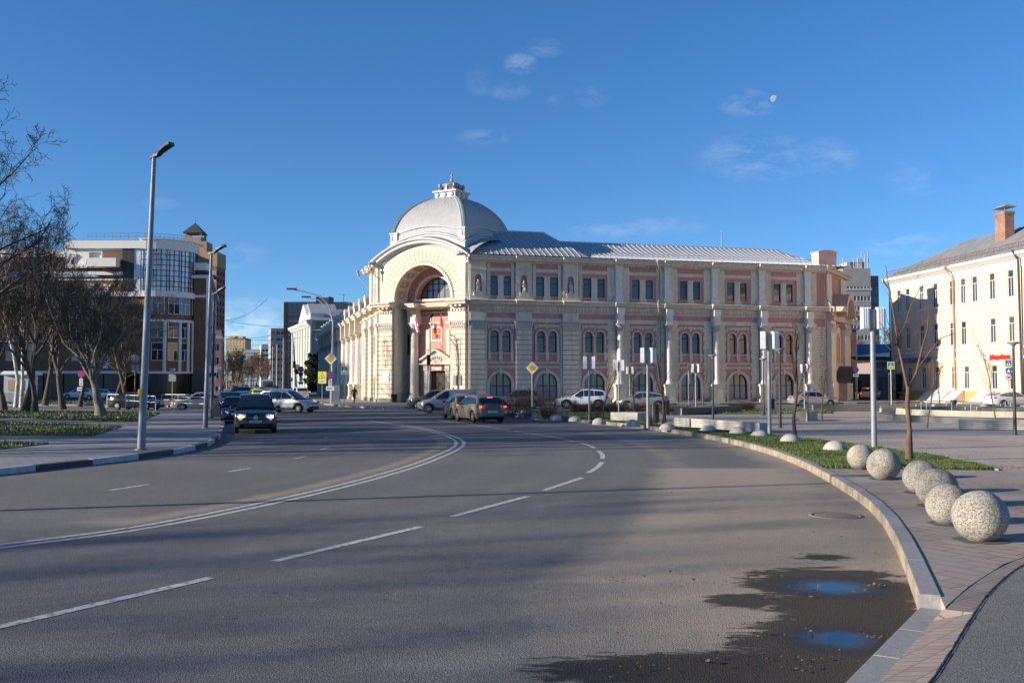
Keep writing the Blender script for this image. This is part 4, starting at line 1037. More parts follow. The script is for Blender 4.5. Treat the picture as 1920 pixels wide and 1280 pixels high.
for k in range(4):
    HB(skirt(FD[k], skirt_rows, '', 0), 'dome_skirt', M['roof_silver'])
# dome shell
mb = MB(FP); rows = []; 
for i in range(17):
    z = 17.8 + (22.8 - 17.8) * i / 16; a = 4.75 * math.sqrt(1 - ((z - 17.8) / 5.23) ** 2); rows.append((a, z))
for k in range(4):
    Mk = Matrix.Translation((pc, pc, 0)) @ Matrix.Rotation(k * math.pi / 2, 4, 'Z'); vs = []; fs = []
    for a, z in rows:
        for j in range(9): vs.append(Mk @ Vector((-a + 2 * a * j / 8, -a, z)))
    for i in range(16):
        for j in range(8): q = i * 9 + j; fs.append((q, q + 1, q + 10, q + 9))
    mb.add(vs, fs)
mb.box(pc - 1.45, pc + 1.45, pc - 1.45, pc + 1.45, 22.5, 22.8)
dome = HB(mb, 'dome', M['scales'])
for sx, sy in ((-1, -1), (1, -1), (1, 1), (-1, 1)):
    mb = MB(FP)
    for w_, off in ((.30, .0), (.11, .10)):
        pts = [(pc + sx * (a + off), pc + sy * (a + off), z) for a, z in rows]
        for i in range(16):
            A, B = Vector(pts[i]), Vector(pts[i + 1]); t = Vector((sx, -sy, 0)).normalized() * w_; o_ = Vector((sx, sy, 0)) * .06
            mb.add([A - t, A + t, B + t * .9, B - t * .9, A - t - o_ * 3, A + t - o_ * 3, B + t - o_ * 3, B - t - o_ * 3], [(0, 1, 2, 3), (0, 3, 7, 4), (1, 5, 6, 2)])
    c = (pc + sx * (PW / 2 - 1.2), pc + sy * (PW / 2 - 1.2))
    mb.box(c[0] - .48, c[0] + .48, c[1] - .48, c[1] + .48, 15.6, 18.5); mb.box(c[0] - .55, c[0] + .55, c[1] - .55, c[1] + .55, 18.5, 18.68)
    mb.box(c[0] - .6, c[0] + .6, c[1] - .6, c[1] + .6, 15.5, 16.4)
    HB(mb, 'dome_rib', M['roof_silver'], dome)
# lantern
mb = MB(FP)
mb.box(pc - 1.35, pc + 1.35, pc - 1.35, pc + 1.35, 22.7, 23.4); mb.box(pc - 1.55, pc + 1.55, pc - 1.55, pc + 1.55, 23.4, 23.58)
mb.m = 1
for k in range(4):
    Mk = Matrix.Translation((pc, pc, 0)) @ Matrix.Rotation(k * math.pi / 2, 4, 'Z')
    for x in (-1.05, 0, 1.05):
        b0 = len(mb.v); mb.ellipsoid((0, 0, 0), .26, .12, .26, 12, 6)
        for i in range(b0, len(mb.v)): mb.v[i] = FP @ (Mk @ ((FP.inverted() @ mb.v[i]) + Vector((x * .9, -1.37, 23.1))))
mb.m = 0
lan = HB(mb, 'lantern', [M['eave_white'], M['roof_silver']], dome)
mb = MB(FP); mb.lathe((pc, pc), [(1.0, 23.62), (.98, 24.5), (1.2, 24.6), (1.15, 24.75), (.8, 25.1), (.4, 25.35), (.16, 25.5), (.12, 25.7), (.2, 25.85), (.07, 26.0), (.09, 26.5), (.13, 26.65), (.03, 26.8), (.02, 27.4)], 16)
for k in range(8):
    a = k * math.pi / 4; mb.box(pc + 1.02 * math.cos(a) - .08, pc + 1.02 * math.cos(a) + .08, pc + 1.02 * math.sin(a) - .08, pc + 1.02 * math.sin(a) + .08, 23.62, 24.6)
for sx, sy in ((-1, -1), (1, -1), (1, 1), (-1, 1)):
    x, y = pc + sx * .95, pc + sy * .95
    mb.tube([(x, y, 23.62), (x - sx * .1, y - sy * .1, 24.1), (x - sx * .35, y - sy * .35, 24.6)], [.3, .2, .12], 8); mb.lathe((x, y), [(.2, 24.3), (.12, 24.6), (.2, 24.75), (.02, 25.0)], 8)
mb.v = [Vector((p.x, p.y, 23.62 + (p.z - 23.62) * .62)) for p in mb.v]
lo_ = HB(mb, 'lantern_cap', mat('lantern_grey', (.26, .28, .30), .5, metal=.3), dome)
# ---- roofs -----------------------------------------------------------------
def hip_roof(Mf, x0, x1, yb, yr, ze, zr, hl, hr, ye=-.88, seams=.62, kx0=0, kx1=0, nm='roof', par=None, flare=0.0):
    """front slope (with standing seams), back slope and hips"""
    def surf(mb):
        pass
    mb = MB(Mf); nseg = 6
    def zz(k): return ze + (zr - ze) * (k - flare * k * (1 - k))
    A = [(x0 + (hl * i / nseg) - kx0 * (1 - i / nseg), ye + (yr - ye) * i / nseg, zz(i / nseg)) for i in range(nseg + 1)]
    B = [(x1 - (hr * i / nseg) + kx1 * (1 - i / nseg), ye + (yr - ye) * i / nseg, zz(i / nseg)) for i in range(nseg + 1)]
    for i in range(nseg): mb.quad(A[i], B[i], B[i + 1], A[i + 1])
    Cb = [(a[0], 2 * yr - a[1], a[2]) for a in A]; Db = [(b_[0], 2 * yr - b_[1], b_[2]) for b_ in B]
    for i in range(nseg): mb.quad(Db[i], Cb[i], Cb[i + 1], Db[i + 1]); mb.quad(B[i], Db[i], Db[i + 1], B[i + 1]); mb.quad(Cb[i], A[i], A[i + 1], Cb[i + 1])
    o = HB(mb, nm, M['roof_silver'], par)
    mb = MB(Mf); x = x0
    n = int((x1 - x0) / seams)
    for k in range(n):
        x = x0 + (x1 - x0) * (k + .5) / n
        pts = []
        for i in range(nseg + 1):
            if A[i][0] - .01 <= x <= B[i][0] + .01: pts.append(Vector((x, A[i][1], A[i][2])))
        if len(pts) < 2: continue
        for a, b_ in zip(pts, pts[1:]):
            mb.add([(a.x - .03, a.y, a.z), (a.x + .03, a.y, a.z), (a.x, a.y, a.z + .07), (b_.x - .03, b_.y, b_.z), (b_.x + .03, b_.y, b_.z), (b_.x, b_.y, b_.z + .07)], [(0, 2, 5, 3), (2, 1, 4, 5), (0, 1, 2)])
    mb.tube([A[-1], B[-1]], .09, 6)
    HB(mb, 'roof_seams', M['seam'], o)
    return o
r1 = hip_roof(FR_, -1, 13.2, 14, 7, 15.6, 19.3, 0, 2.6, kx0=0)
r2 = hip_roof(FR_, 11.5, RLEN + 3, 14, 7, 15.58, 18.35, 0, 5.0, flare=.5)
mb = MB(FR_)
for i in range(30):
    x = 1 + i * 1.4
    mb.tube([(x, -.55, 15.7), (x, -.5, 16.25)], .02, 4)
for z in (15.98, 16.22): mb.tube([(.6, -.52, z), (RLEN, -.52, z)], .018, 4)
HB(mb, 'snow_rail', M['galv'])
# volumes behind
mb = MB(FR_); mb.box(6, RLEN + 2, 1.5, 14, .1, 15.5); mb.M = FL
mb.box(-87, -4, 1.5, 12, .1, 10.9); mb.box(-9, -4, 1.5, 12, 10.8, 15.5); mb.M = FP; mb.box(.3, PW - .3, DEP + 1.15, PW, .1, 16.5)
HB(mb, 'rear_wall', pink)
# ---- left wing (along the side street): x = -u ------------------------------
WL = 87.0
mb = MB(FL); colu = [11.8 + 6.22 * i for i in range(1, 12)]
ops = []; opsu = []
for i in range(12):
    c = -(14.9 + 6.22 * i)
    ops += [(c, 2.3, .42, 3.26, 'arch'), (c - .66, .86, 5.45, 7.7, 'arch'), (c + .66, .86, 5.45, 7.7, 'arch')]
for c in (-4.3, -9.1): ops += [(c, 2.0, .42, 3.2, 'arch'), (c - .5, .7, 5.45, 7.7, 'arch'), (c + .5, .7, 5.45, 7.7, 'arch')]
mb.wall(-WL, 0, .1, 10.3, ops, rev=.3)
for c in (-3.2, -7.0): opsu += [(c - .7, .8, 11.42, 13.42, 'rect'), (c + .7, .8, 11.42, 13.42, 'rect')]
mb.wall(-9, 0, 10.3, 14.9, opsu, rev=.2)
mb.M = FL @ Matrix.Translation((-9, 0, 0)) @ Matrix.Rotation(R(-90), 4, 'Z'); mb.box(-12, 0, 0, .2, 10.9, 14.9)
HB(mb, 'side_wall', trim)
for c in (-3.2, -7.0):
    for s_ in (-1, 1): place('uw', FL @ TR(c + s_ * .7, .12, 11.42), hall, mk_rect_window(.8, 2.0, 1.35, M['glass_hall']), 'upper_window')
for i in range(12):
    c = -(14.9 + 6.22 * i); place('ga', FL @ TR(c, .22, .42), hall, None, 'arched_window')
    for s_ in (-1, 1): place('tw', FL @ TR(c + s_ * .66, .24, 5.45), hall, None, 'twin_window')
for x in (-1.1, -6.5, -11.8):
    mb = MB(FL); pier_lower(mb, x - .85, x + .85); mb.m = 0; mb.box(x - .85, x + .85, -.34, 0, 8.75, 9.6)
    if x > -9: mb.box(x - .8, x + .8, -.3, 0, 11, 14.86)
    HB(mb, 'pier', [cream, M['joint'], M['granite_base']])
    mb = MB(FL); capital(mb, x - .85, x + .85, .32); HB(mb, 'capital', M['ornament'])
mb = MB(FL)
for x in (-2.2, -4.3, -5.2, -8.5): mb.box(x - .25, x + .25, -.15, 0, 11, 14.86)
HB(mb, 'bands', cream)
for u in colu[:-1] + [colu[-1]]:
    x = -u
    mb = MB(FL); mb.box(x - .8, x + .8, -1.02, 0, .1, .45); mb.box(x - .64, x + .64, -.9, 0, .45, 1.85); mb.box(x - .78, x + .78, -1.0, 0, 1.85, 2.08); HB(mb, 'pedestal', cream)
    mb = MB(FL); column(mb, x, -.42, r=.36); HB(mb, 'column', M['white_stone'])
    mb = MB(FL); round_capital(mb, x, -.42); HB(mb, 'capital', M['ornament'])
    mb = MB(FL); mb.box(x - .4, x + .4, -.86, 0, 8.6, 10.28); HB(mb, 'pilaster', trim)
mb = MB(FL); mb.sweep(CORN_MAIN, -WL, 0, 0, K); dentils(mb, -WL, 0, -.1, 9.7, 9.95, .5, .25, .2)
for u in colu: mb.sweep([(d + .35 if d else 0, z + .003) for d, z in CORN_MAIN], -u - .75, -u + .75)
for x in (-1.1, -6.5, -11.8): mb.sweep([(d + .3 if d else 0, z + .003) for d, z in CORN_MAIN], x - 1, x + 1)
HB(mb, 'main_cornice', trim)
mb = MB(FL); mb.sweep(CORN_TOP, -9, 0, K, K)
for x in (-1.1, -4.8, -8.2): mb.sweep([(d + .22 if d else 0, z + .003) for d, z in CORN_TOP], x - .8, x + .8)
HB(mb, 'top_cornice', trim)
for u in [12.2] + [v + .2 for v in colu]:
    mb = MB(FL); x = -u; mb.box(x - .75, x + .75, -.25, .5, 10.9, 12.15); mb.M = FL @ TR(x, 0, 0); mb.arcband(0, 12.1, .0, .82, -.32, .5, 0, math.pi, 12)
    HB(mb, 'parapet_post', trim)
mb = MB(FL); mb.box(-WL, -9.2, -.1, .2, 10.9, 11.5); HB(mb, 'parapet', M['roof_silver'])
mb = MB(FL); mb.quad((-WL, .2, 11.0), (-9.2, .2, 11.0), (-9.2, 6, 13.2), (-WL, 6, 13.2)); mb.quad((-WL, 12, 11.0), (-WL, 6, 13.2), (-9.2, 6, 13.2), (-9.2, 12, 11.0)); mb.add([(-WL, .2, 11), (-WL, 6, 13.2), (-WL, 12, 11)], [(0, 1, 2)])
mb.quad((-9.9, -.85, 15.6), (.2, -.85, 15.6), (.2, 6, 18), (-6, 6, 18)); mb.quad((-9.9, 12, 15.6), (-9.9, -.85, 15.6), (-6, 6, 18), (-6, 6.01, 18))
HB(mb, 'side_roof', M['roof_silver'])
# ---- right-hand chamfer with a narrow niche and curved canopy ----------------
mb = MB(FE); mb.wall(0, PW, .1, 14.9, [(1.6, .9, 11.6, 13.3, 'rect')], y=0, rev=.2)
mb.M = FE @ fr(PW, 0, 45); mb.wall(0, 12, .1, 14.9)
HB(mb, 'end_wall', M['peach'] if 'peach' in M else M.setdefault('peach', mat('peach_plaster', (.50, .28, .22), .9, var=.08, scale=2)))
mb = MB(FE); mb.box(1.15, 2.05, .12, .18, 11.6, 13.3); HB(mb, 'upper_window', M['glass_dark'])
mb = MB(FE)
for a, b_ in ((.0, 2.4), (7.6, 10.8)): mb.box(a, b_, -.7, 0, .1, 9.5); mb.box(a - .1, b_ + .1, -.9, 0, .1, 2.2); mb.box(a - .1, b_ + .1, -.85, 0, 2.2, 2.4); mb.box(a, b_, -.3, 0, 11, 14.86)
HB(mb, 'end_pilaster', cream)
mb = MB(FE); capital(mb, .2, 2.3, .7, 7.9, 9.0); capital(mb, 7.7, 10.7, .7, 7.9, 9.0); HB(mb, 'capital', M['ornament'])
mb = MB(FE); mb.box(2.9, 7.1, -.25, 0, 4.2, 8.9); mb.arcband(5, 7.0, 1.1, 1.6, -.4, -.25, n=16); mb.box(3.4, 3.9, -.4, -.25, 3.4, 7.0); mb.box(6.1, 6.6, -.4, -.25, 3.4, 7.0); mb.box(3.3, 6.7, -.5, 0, 3.6, 4.2)
for i in range(5): mb.box(3.6 + i * .65, 4.0 + i * .65, -.55, -.2, 3.7, 4.6)
HB(mb, 'niche_frame', cream)
mb = MB(FE); mb.wall(3.9, 6.1, 4.6, 8.1, [], y=-.27); HB(mb, 'niche_back', pink)
mb = MB(FE); mb.box(-.1, PW, -1.0, 0, 9.4, 9.9); mb.box(-.05, PW - .05, -.8, 0, 9.9, 11.0)
mb.arcband(5.4, 9.95, 2.2, 2.8, -1.9, 0, 0, math.pi, 20); mb.sweep([(0, 10.3), (1.9, 10.4), (2.2, 10.9), (0, 11.05)], -.2, 2.3); mb.sweep([(0, 10.3), (1.9, 10.4), (2.2, 10.9), (0, 11.05)], 8.5, PW + .4)
for z in (.0,): mb.sweep(CORN_TOP, 0, PW, K, K)
HB(mb, 'end_cornice', mat('peach_stone', (.52, .40, .30), .85, var=.1))
mb = MB(FE); mb.box(3.2, 7.6, -.2, 0, 9.9, 11.7); mb.arcband(5.4, 10.2, 1.0, 1.3, -.4, -.2, 0, 6.28, 16); HB(mb, 'end_tympanum', M['peach'])
mb = MB(FE); mb.arcband(5.0, 2.2, 1.9, 2.0, -2.2, 0, 0, math.pi, 16); HB(mb, 'door_canopy', mat('dark_canopy', (.10, .085, .08), .5, metal=.4))
mb = MB(FE); mb.box(4.0, 6.0, -.1, 0, .1, 3.0); HB(mb, 'side_door', mat('brown_side_door', (.10, .05, .03), .7))
mb = MB(FR_); mb.box(RLEN - .9, RLEN + 1.4, -.3, 1.2, 15.4, 17.2); mb.box(RLEN - 1.0, RLEN + 1.5, -.4, 1.3, 17.2, 17.32); mb.prism([(RLEN - .95, 17.32), (RLEN + 1.45, 17.32), (RLEN + .8, 17.5), (RLEN - .3, 17.5)], -.35, 1.25)
HB(mb, 'parapet_block', mat('pale_pink_parapet', (.60, .40, .34), .9, var=.08))
# ---- drainpipes --------------------------------------------------------------
def pipe(Mf, x, seq, r=.075):
    mb = MB(Mf); mb.tube([(x + a, -d, z) for a, d, z in seq], r, 8)
    for a, d, z in seq:
        if abs(z - 15) < .6: mb.lathe((x + a, -d), [(.09, z), (.2, z + .25), (.2, z + .35)], 8)
    return HB(mb, 'drainpipe', M['pipe'] if 'pipe' in M else M.setdefault('pipe', mat('zinc_pipe', (.30, .30, .30), .5, metal=.3, var=.15)))
pipe(FR_, .12, [(-.2, 1.0, 15.3), (-.05, .75, 14.6), (0, .45, 14.1), (0, .45, 11.9), (-.05, .55, 11.5), (-.15, .9, 11.1), (-.2, 1.05, 10.7), (0, .5, 10.0), (0, .5, .4)])
pipe(FR_, 21.6, [(-.6, 1.1, 15.2), (-.3, .8, 14.6), (0, .25, 13.6), (0, .25, 11.9), (-.2, .5, 11.4), (-.55, 1.0, 11.0), (-.55, 1.05, 10.3), (0, .35, 9.2), (0, .35, .4)])
pipe(FR_, RLEN - .1, [(-.1, 1.1, 15.3), (0, .4, 14.3), (0, .4, 12.0), (.2, 1.0, 11.1), (.2, 1.0, 10.4), (0, .5, 9.3), (0, .5, .4)])
pipe(FP, .1, [(-.8, 1.0, 15.0), (-.7, .9, 14.4), (0, .2, 13.4)], .06)
pipe(FL, -9.0, [(-.9, 1.4, 15.2), (-.8, 1.3, 14.8), (0, .2, 13.4)], .06)
# house number plate, lamps and flags on the portal
mb = MB(FP); mb.box(-.25, .0, -.75, -.72, 3.6, 4.1)
fl = thing('flag', 'white blue and red striped flag on a slanting pole left of the portal emblem', 'flag', (FP @ Vector((3.9, 1.2, 8.4)))[:], R(TH - 45))
m_ = MB(); m_.tube([(0, .1, .2), (-.0, -.6, 1.0)], .025, 6); m_.build('pole', M['white_metal'], fl)
m_ = MB()
for k, mm in enumerate(('sign_white', 'sign_blue', 'sign_red')):
    m_.m = k; pts = []
    for i in range(6):
        z = .9 - i * .32; pts.append((-.0 + .14 * k + i * .10 + .05 * math.sin(i * 1.5), -.55 + .03 * math.cos(i * 2 + k), z))
        pts.append((-.0 + .14 * (k + 1) + i * .10 + .05 * math.sin(i * 1.5), -.55 + .03 * math.cos(i * 2 + k + 1), z - .06))
    m_.add(pts, [(2 * i, 2 * i + 1, 2 * i + 3, 2 * i + 2) for i in range(5)])
m_.build('cloth', [M['sign_white'], M['sign_blue'], M['sign_red']], fl)
fl2 = thing('flag', 'red flag on a slanting pole right of the portal emblem', 'flag', (FP @ Vector((8.2, .3, 8.2)))[:], R(TH - 45))
m_ = MB(); m_.tube([(0, .1, -.2), (-.0, -.7, 1.2)], .025, 6); m_.build('pole', M['white_metal'], fl2)
m_ = MB(); m_.add([(0, -.68, 1.15), (.1, -.6, .9), (.35, -.55, .1), (.1, -.6, -.25), (-.2, -.62, .0), (-.08, -.66, .6)], [(0, 1, 2, 3, 4, 5)]); m_.build('cloth', M['sign_red'], fl2)
# bin at the portal pier and low black railing in the recess
mb = MB(FP); mb.lathe((2.35, -.6), [(.25, .15), (.36, .95), (.38, 1.0)], 12)
o = mb.build('litter_bin', M['black'], loc=(FP @ Vector((2.35, -.6, .15)))[:], world=True); tag(o, 'black litter bin at the foot of the left portal pier', 'litter bin')
rl = MB(FP)
for i in range(9): rl.tube([(3.0 - i * .0 + i * .22, -.9, .15), (3.0 + i * .22, -.9, 1.1)], .02, 4)
rl.tube([(3.0, -.9, 1.1), (4.8, -.9, 1.1)], .025, 4); rl.tube([(3.0, -.9, .35), (4.8, -.9, .35)], .02, 4)
o = rl.build('railing', M['black'], loc=(FP @ Vector((3.9, -.9, .15)))[:], world=True); tag(o, 'short black iron railing in front of the recessed portal', 'railing')
# pavement around the hall
pav = [G(u, v, 0) for u, v in ((552, 739), (576, 746), (590, 752), (610, 759), (651, 763), (719, 767), (775, 766.5), (800, 764), (830, 760.5))]
pr = [Vector((*along(HC, TH, t, 8.0), 0)) for t in (6, 20, 34, 44)] + [Vector((*along(HC, TH, 53, 3.0), 0)), Vector((*along(HC, TH, 58, -10.0), 0)), Vector((*along(HC, TH, 58, -40.0), 0))]
sl = [Vector((*along(HL, TH - 90, -u, 9), 0)) for u in (150, 110)]
line = sl + pav + pr
M['pavers_far'] = brickmat('paving_far', (.24, .23, .225), (.20, .195, .19), (.13, .13, .13), .4, .2, .012)
mb = MB(); mb.slab([(p.x, p.y) for p in line] + [(30, 150), (-20, 240)], -.01, .13)
tag(mb.build('pavement_hall', M['pavers_far']), kind='structure')
kerb('kerb_hall', line, .18, .15, [M['kerb_white'], M['kerb_white'], M['kerb_black'], M['kerb_black']], 1.6, side=-1 if False else 1, alt=True)
# ================================================================== CARS
M['car_glass'] = glassmat('car_glass', (.012, .016, .02), .03, .3, 1.0)
M['wheel_well'] = mat('wheel_well', (.006, .006, .006), .9, var=0)
M['rim'] = mat('alloy_rim', (.38, .39, .40), .35, metal=.7, var=.1, col2=(.16, .13, .1), c2amt=.5, c2scale=4)
M['cladding'] = mat('dark_cladding', (.035, .034, .033), .7, var=.1)
M['lamp_red'] = mat('tail_lamp', (.35, .008, .01), .2, var=.1, spec=.8)
M['lamp_clear'] = mat('head_lamp', (.45, .47, .50), .15, metal=.4, var=.1, spec=.9)
M['plate'] = mat('number_plate', (.55, .55, .55), .5, var=.05)
M['brake_on'] = emis('lit_brake_lamp', (1, .05, .02), 3.0)
M['head_on'] = emis('lit_daytime_lamp', (1, .93, .8), 6.0)
M['amber_on'] = emis('lit_indicator', (1, .45, .02), 5.0)
def paint(name, col, metal=.0, rough=.28, dirt=.0):
    m = mat('paint_' + name, col, rough, metal=metal, var=.04, scale=1.5, spec=.6, coat=.6 if dirt < .3 else .15)
    if dirt:
        t = m.node_tree; b = t.nodes['Principled BSDF']; co = N(t, 'ShaderNodeTexCoord'); sp = N(t, 'ShaderNodeSeparateXYZ'); t.links.new(co.outputs['Object'], sp.inputs[0])
        n = N(t, 'ShaderNodeTexNoise'); n.inputs['Scale'].default_value = 2.2; n.inputs['Detail'].default_value = 7; t.links.new(co.outputs['Object'], n.inputs['Vector'])
        a = N(t, 'ShaderNodeMath', operation='MULTIPLY_ADD'); t.links.new(sp.outputs[2], a.inputs[0]); a.inputs[1].default_value = -.9; a.inputs[2].default_value = .55 + dirt
        c = N(t, 'ShaderNodeMath', operation='ADD'); t.links.new(a.outputs[0], c.inputs[0]); t.links.new(n.outputs[0], c.inputs[1])
        r = N(t, 'ShaderNodeMapRange'); r.inputs[1].default_value = .45; r.inputs[2].default_value = 1.1; r.inputs[4].default_value = min(.9, dirt * 1.6); t.links.new(c.outputs[0], r.inputs[0])
        mx = N(t, 'ShaderNodeMixRGB'); mx.inputs[2].default_value = (.16, .13, .10, 1); t.links.new(r.outputs[0], mx.inputs[0])
        src = b.inputs['Base Color'].links[0].from_socket; t.links.new(src, mx.inputs[1]); t.links.new(mx.outputs[0], b.inputs['Base Color'])
        rr = N(t, 'ShaderNodeMapRange'); rr.inputs[1].default_value = 0; rr.inputs[2].default_value = 1; rr.inputs[3].default_value = rough; rr.inputs[4].default_value = .85; t.links.new(r.outputs[0], rr.inputs[0]); t.links.new(rr.outputs[0], b.inputs['Roughness'])
    return m
def lerp_prof(P, x):
    if x <= P[0][0]: return P[0][1]
    for (a, za), (b, zb) in zip(P, P[1:]):
        if x <= b:
            k = (x - a) / max(b - a, 1e-6); return za + (zb - za) * k
    return P[-1][1]
# x is forward; low = upper outline of the lower body, top = outline of the cabin
KINDS = {
 'sedan': dict(L=4.45, W=1.74, H=1.46, r=.31, xa=1.36, xb=-1.24, low=[(-2.22, .70), (-2.16, .98), (-1.55, 1.03), (-1.0, .98), (.0, .93), (.85, .93), (1.7, .80), (2.1, .66), (2.22, .52)], top=[(-1.72, 1.02), (-1.15, 1.30), (-.7, 1.42), (0, 1.46), (.35, 1.42), (1.12, .93)], win=[(-1.32, -.72), (-.66, .02), (.08, .86)], hatch=False),
 'liftback': dict(L=4.5, W=1.8, H=1.46, r=.33, xa=1.38, xb=-1.30, low=[(-2.25, .70), (-2.2, 1.0), (-1.95, 1.08), (-1.0, 1.0), (.0, .95), (.85, .95), (1.7, .82), (2.12, .68), (2.25, .52)], top=[(-2.02, 1.08), (-1.35, 1.30), (-.7, 1.42), (0, 1.46), (.35, 1.42), (1.14, .94)], win=[(-1.62, -.80), (-.74, .02), (.08, .88)], hatch=True),
 'hatch': dict(L=4.35, W=1.82, H=1.51, r=.33, xa=1.34, xb=-1.30, low=[(-2.17, .62), (-2.14, .98), (-2.0, 1.06), (-1.0, 1.02), (.0, .96), (.85, .95), (1.6, .84), (2.05, .68), (2.17, .52)], top=[(-2.08, 1.05), (-1.72, 1.36), (-1.4, 1.44), (-.4, 1.51), (.2, 1.47), (1.1, .95)], win=[(-1.62, -.86), (-.80, -.02), (.04, .88)], hatch=True),
 'suv': dict(L=4.55, W=1.85, H=1.68, r=.36, xa=1.38, xb=-1.32, low=[(-2.27, .62), (-2.24, 1.04), (-2.1, 1.13), (-1.0, 1.08), (.0, 1.04), (.85, 1.04), (1.6, .97), (2.1, .84), (2.27, .62)], top=[(-2.16, 1.12), (-1.85, 1.50), (-1.6, 1.60), (-.5, 1.68), (.1, 1.64), (.98, 1.05)], win=[(-1.78, -1.0), (-.94, -.12), (-.06, .80)], hatch=True, clad=True),
 'wagon': dict(L=4.47, W=1.76, H=1.64, r=.32, xa=1.42, xb=-1.40, low=[(-2.23, .60), (-2.2, 1.0), (-2.12, 1.08), (-1.0, 1.04), (.0, 1.0), (.9, 1.0), (1.7, .88), (2.12, .74), (2.23, .56)], top=[(-2.16, 1.08), (-2.0, 1.48), (-1.85, 1.58), (-.5, 1.64), (.25, 1.58), (1.2, 1.0)], win=[(-1.92, -1.06), (-1.0, -.14), (-.08, .92)], hatch=True, clad=True),
 'van': dict(L=4.4, W=1.8, H=1.72, r=.32, xa=1.40, xb=-1.36, low=[(-2.2, .55), (-2.18, 1.0), (-2.1, 1.10), (-1.0, 1.06), (.0, 1.02), (.9, 1.02), (1.7, .90), (2.1, .74), (2.2, .56)], top=[(-2.15, 1.10), (-2.08, 1.55), (-1.95, 1.68), (-.5, 1.72), (.2, 1.66), (1.2, 1.02)], win=[(-.08, .92)], hatch=True, clad=True),
}
def make_car(kind, pmat, label, cat, loc, rz, group=None, lights=None, rails=False, stripe=None, clad=None, plate_txt=None, logo=False, scale=1.0, door_open=False, name=None, taxi=False, rim=None):
    K_ = KINDS[kind]; L, W, H, r = K_['L'], K_['W'], K_['H'], K_['r']; hw0 = W / 2
    t = thing(name or {'sedan': 'sedan', 'liftback': 'sedan', 'hatch': 'hatchback', 'suv': 'suv', 'wagon': 'estate_car', 'van': 'panel_van'}[kind], label, cat, loc, rz, group)
    t.scale = (scale,) * 3
    ra = r + .07; wz = r; arches = (K_['xa'], K_['xb']); sill = .24
    def zlo(x):
        z = sill + (.10 * max(0, (abs(x) - L / 2 + .35) / .35) if abs(x) > L / 2 - .35 else 0)
        for c in arches:
            if abs(x - c) < ra: z = max(z, wz + math.sqrt(max(0, ra * ra - (x - c) ** 2)))
        return z
    low = K_['low']; top = K_['top']
    zup = lambda x: lerp_prof(low, x)
    def hw(x, z):
        e = 1 - .24 * abs(2 * x / L) ** 7 - .035 * abs(2 * x / L) ** 2
        zn = (z - sill) / (1.05 - sill); g = 1 - .045 * (max(0, zn - .62) / .4) ** 2 * 1.6 - .06 * max(0, .18 - zn) / .18 + .012 * math.exp(-((zn - .66) / .09) ** 2)
        return hw0 * e * g
    xs = set([-L / 2 + L * i / 30 for i in range(31)] + [p[0] for p in low if abs(p[0]) <= L / 2])
    for c in arches:
        for i in range(13): xs.add(c + ra * math.cos(math.pi * i / 12))
    xs = sorted(x for x in xs if -L / 2 - 1e-6 <= x <= L / 2 + 1e-6)
    xx = [xs[0]]
    for x in xs[1:]:
        if x - xx[-1] > .012: xx.append(x)
    xs = xx; NZ = 6; mb = MB()
    for s in (-1, 1):
        vs = []; fs = []
        for x in xs:
            a, b = zlo(x), zup(x) - .03
            for k in range(NZ + 1):
                z = a + (b - a) * k / NZ; vs.append((x, s * hw(x, z), z))
        for i in range(len(xs) - 1):
            for k in range(NZ):
                q = i * (NZ + 1) + k; f = (q, q + NZ + 1, q + NZ + 2, q + 1); fs.append(f if s < 0 else tuple(reversed(f)))
        mb.add(vs, fs, True)
    # top skin
    vs = []; fs = []; NY = 8
    for x in xs:
        b = zup(x); w = hw(x, b - .03)
        for j in range(NY + 1):
            y = -w + 2 * w * j / NY; u = y / w; vs.append((x, y, b - .03 + .055 * (1 - abs(u) ** 5) + .02 * (1 - u * u)))
    for i in range(len(xs) - 1):
        for j in range(NY): q = i * (NY + 1) + j; fs.append((q, q + NY + 1, q + NY + 2, q + 1))
    mb.add(vs, fs, True)
    for x in (xs[0], xs[-1]):   # end caps with a slight bow
        vs = []; fs = []; a, b = zlo(x), zup(x) - .03; sg = 1 if x > 0 else -1
        for k in range(5):
            z = a + (b - a) * k / 4; w = hw(x, z)
            for j in range(9):
                u = -1 + j / 4; vs.append((x + sg * .09 * (1 - u * u) * (1 - .5 * abs(k / 2 - 1) ** 2), w * u, z + (.075 * (1 - abs(u) ** 5) if k == 4 else 0)))
        for k in range(4):
            for j in range(8): q = k * 9 + j; fs.append((q, q + 1, q + 10, q + 9) if sg > 0 else (q, q + 9, q + 10, q + 1))
        mb.add(vs, fs, True)
    # cabin
    zr = lambda x: lerp_prof(top, x); xr0, xr1 = top[0][0], top[-1][0]
    def side(x, z):
        b = zup(x) - .03; wb = hw(x, b) - .015; k = max(0, min(1, (z - b) / (H - b))); 
        return wb - (wb - hw0 * .70) * (k ** 1.15)
    cx_ = sorted(set([xr0 + (xr1 - xr0) * i / 26 for i in range(27)] + [p[0] for p in top]))
    for s in (-1, 1):
        vs = []; fs = []
        for x in cx_:
            b = zup(x) - .04; z1 = max(zr(x), b)
            for k in range(5): z = b + (z1 - b) * k / 4; vs.append((x, s * side(x, z), z))
        for i in range(len(cx_) - 1):
            for k in range(4): q = i * 5 + k; f = (q, q + 5, q + 6, q + 1); fs.append(f if s < 0 else tuple(reversed(f)))
        mb.add(vs, fs, True)
    vs = []; fs = []
    for x in cx_:
        z1 = max(zr(x), zup(x) - .04); w = side(x, z1)
        for j in range(9): u = -1 + j / 4; vs.append((x, w * u, z1 + .035 * (1 - u ** 4)))
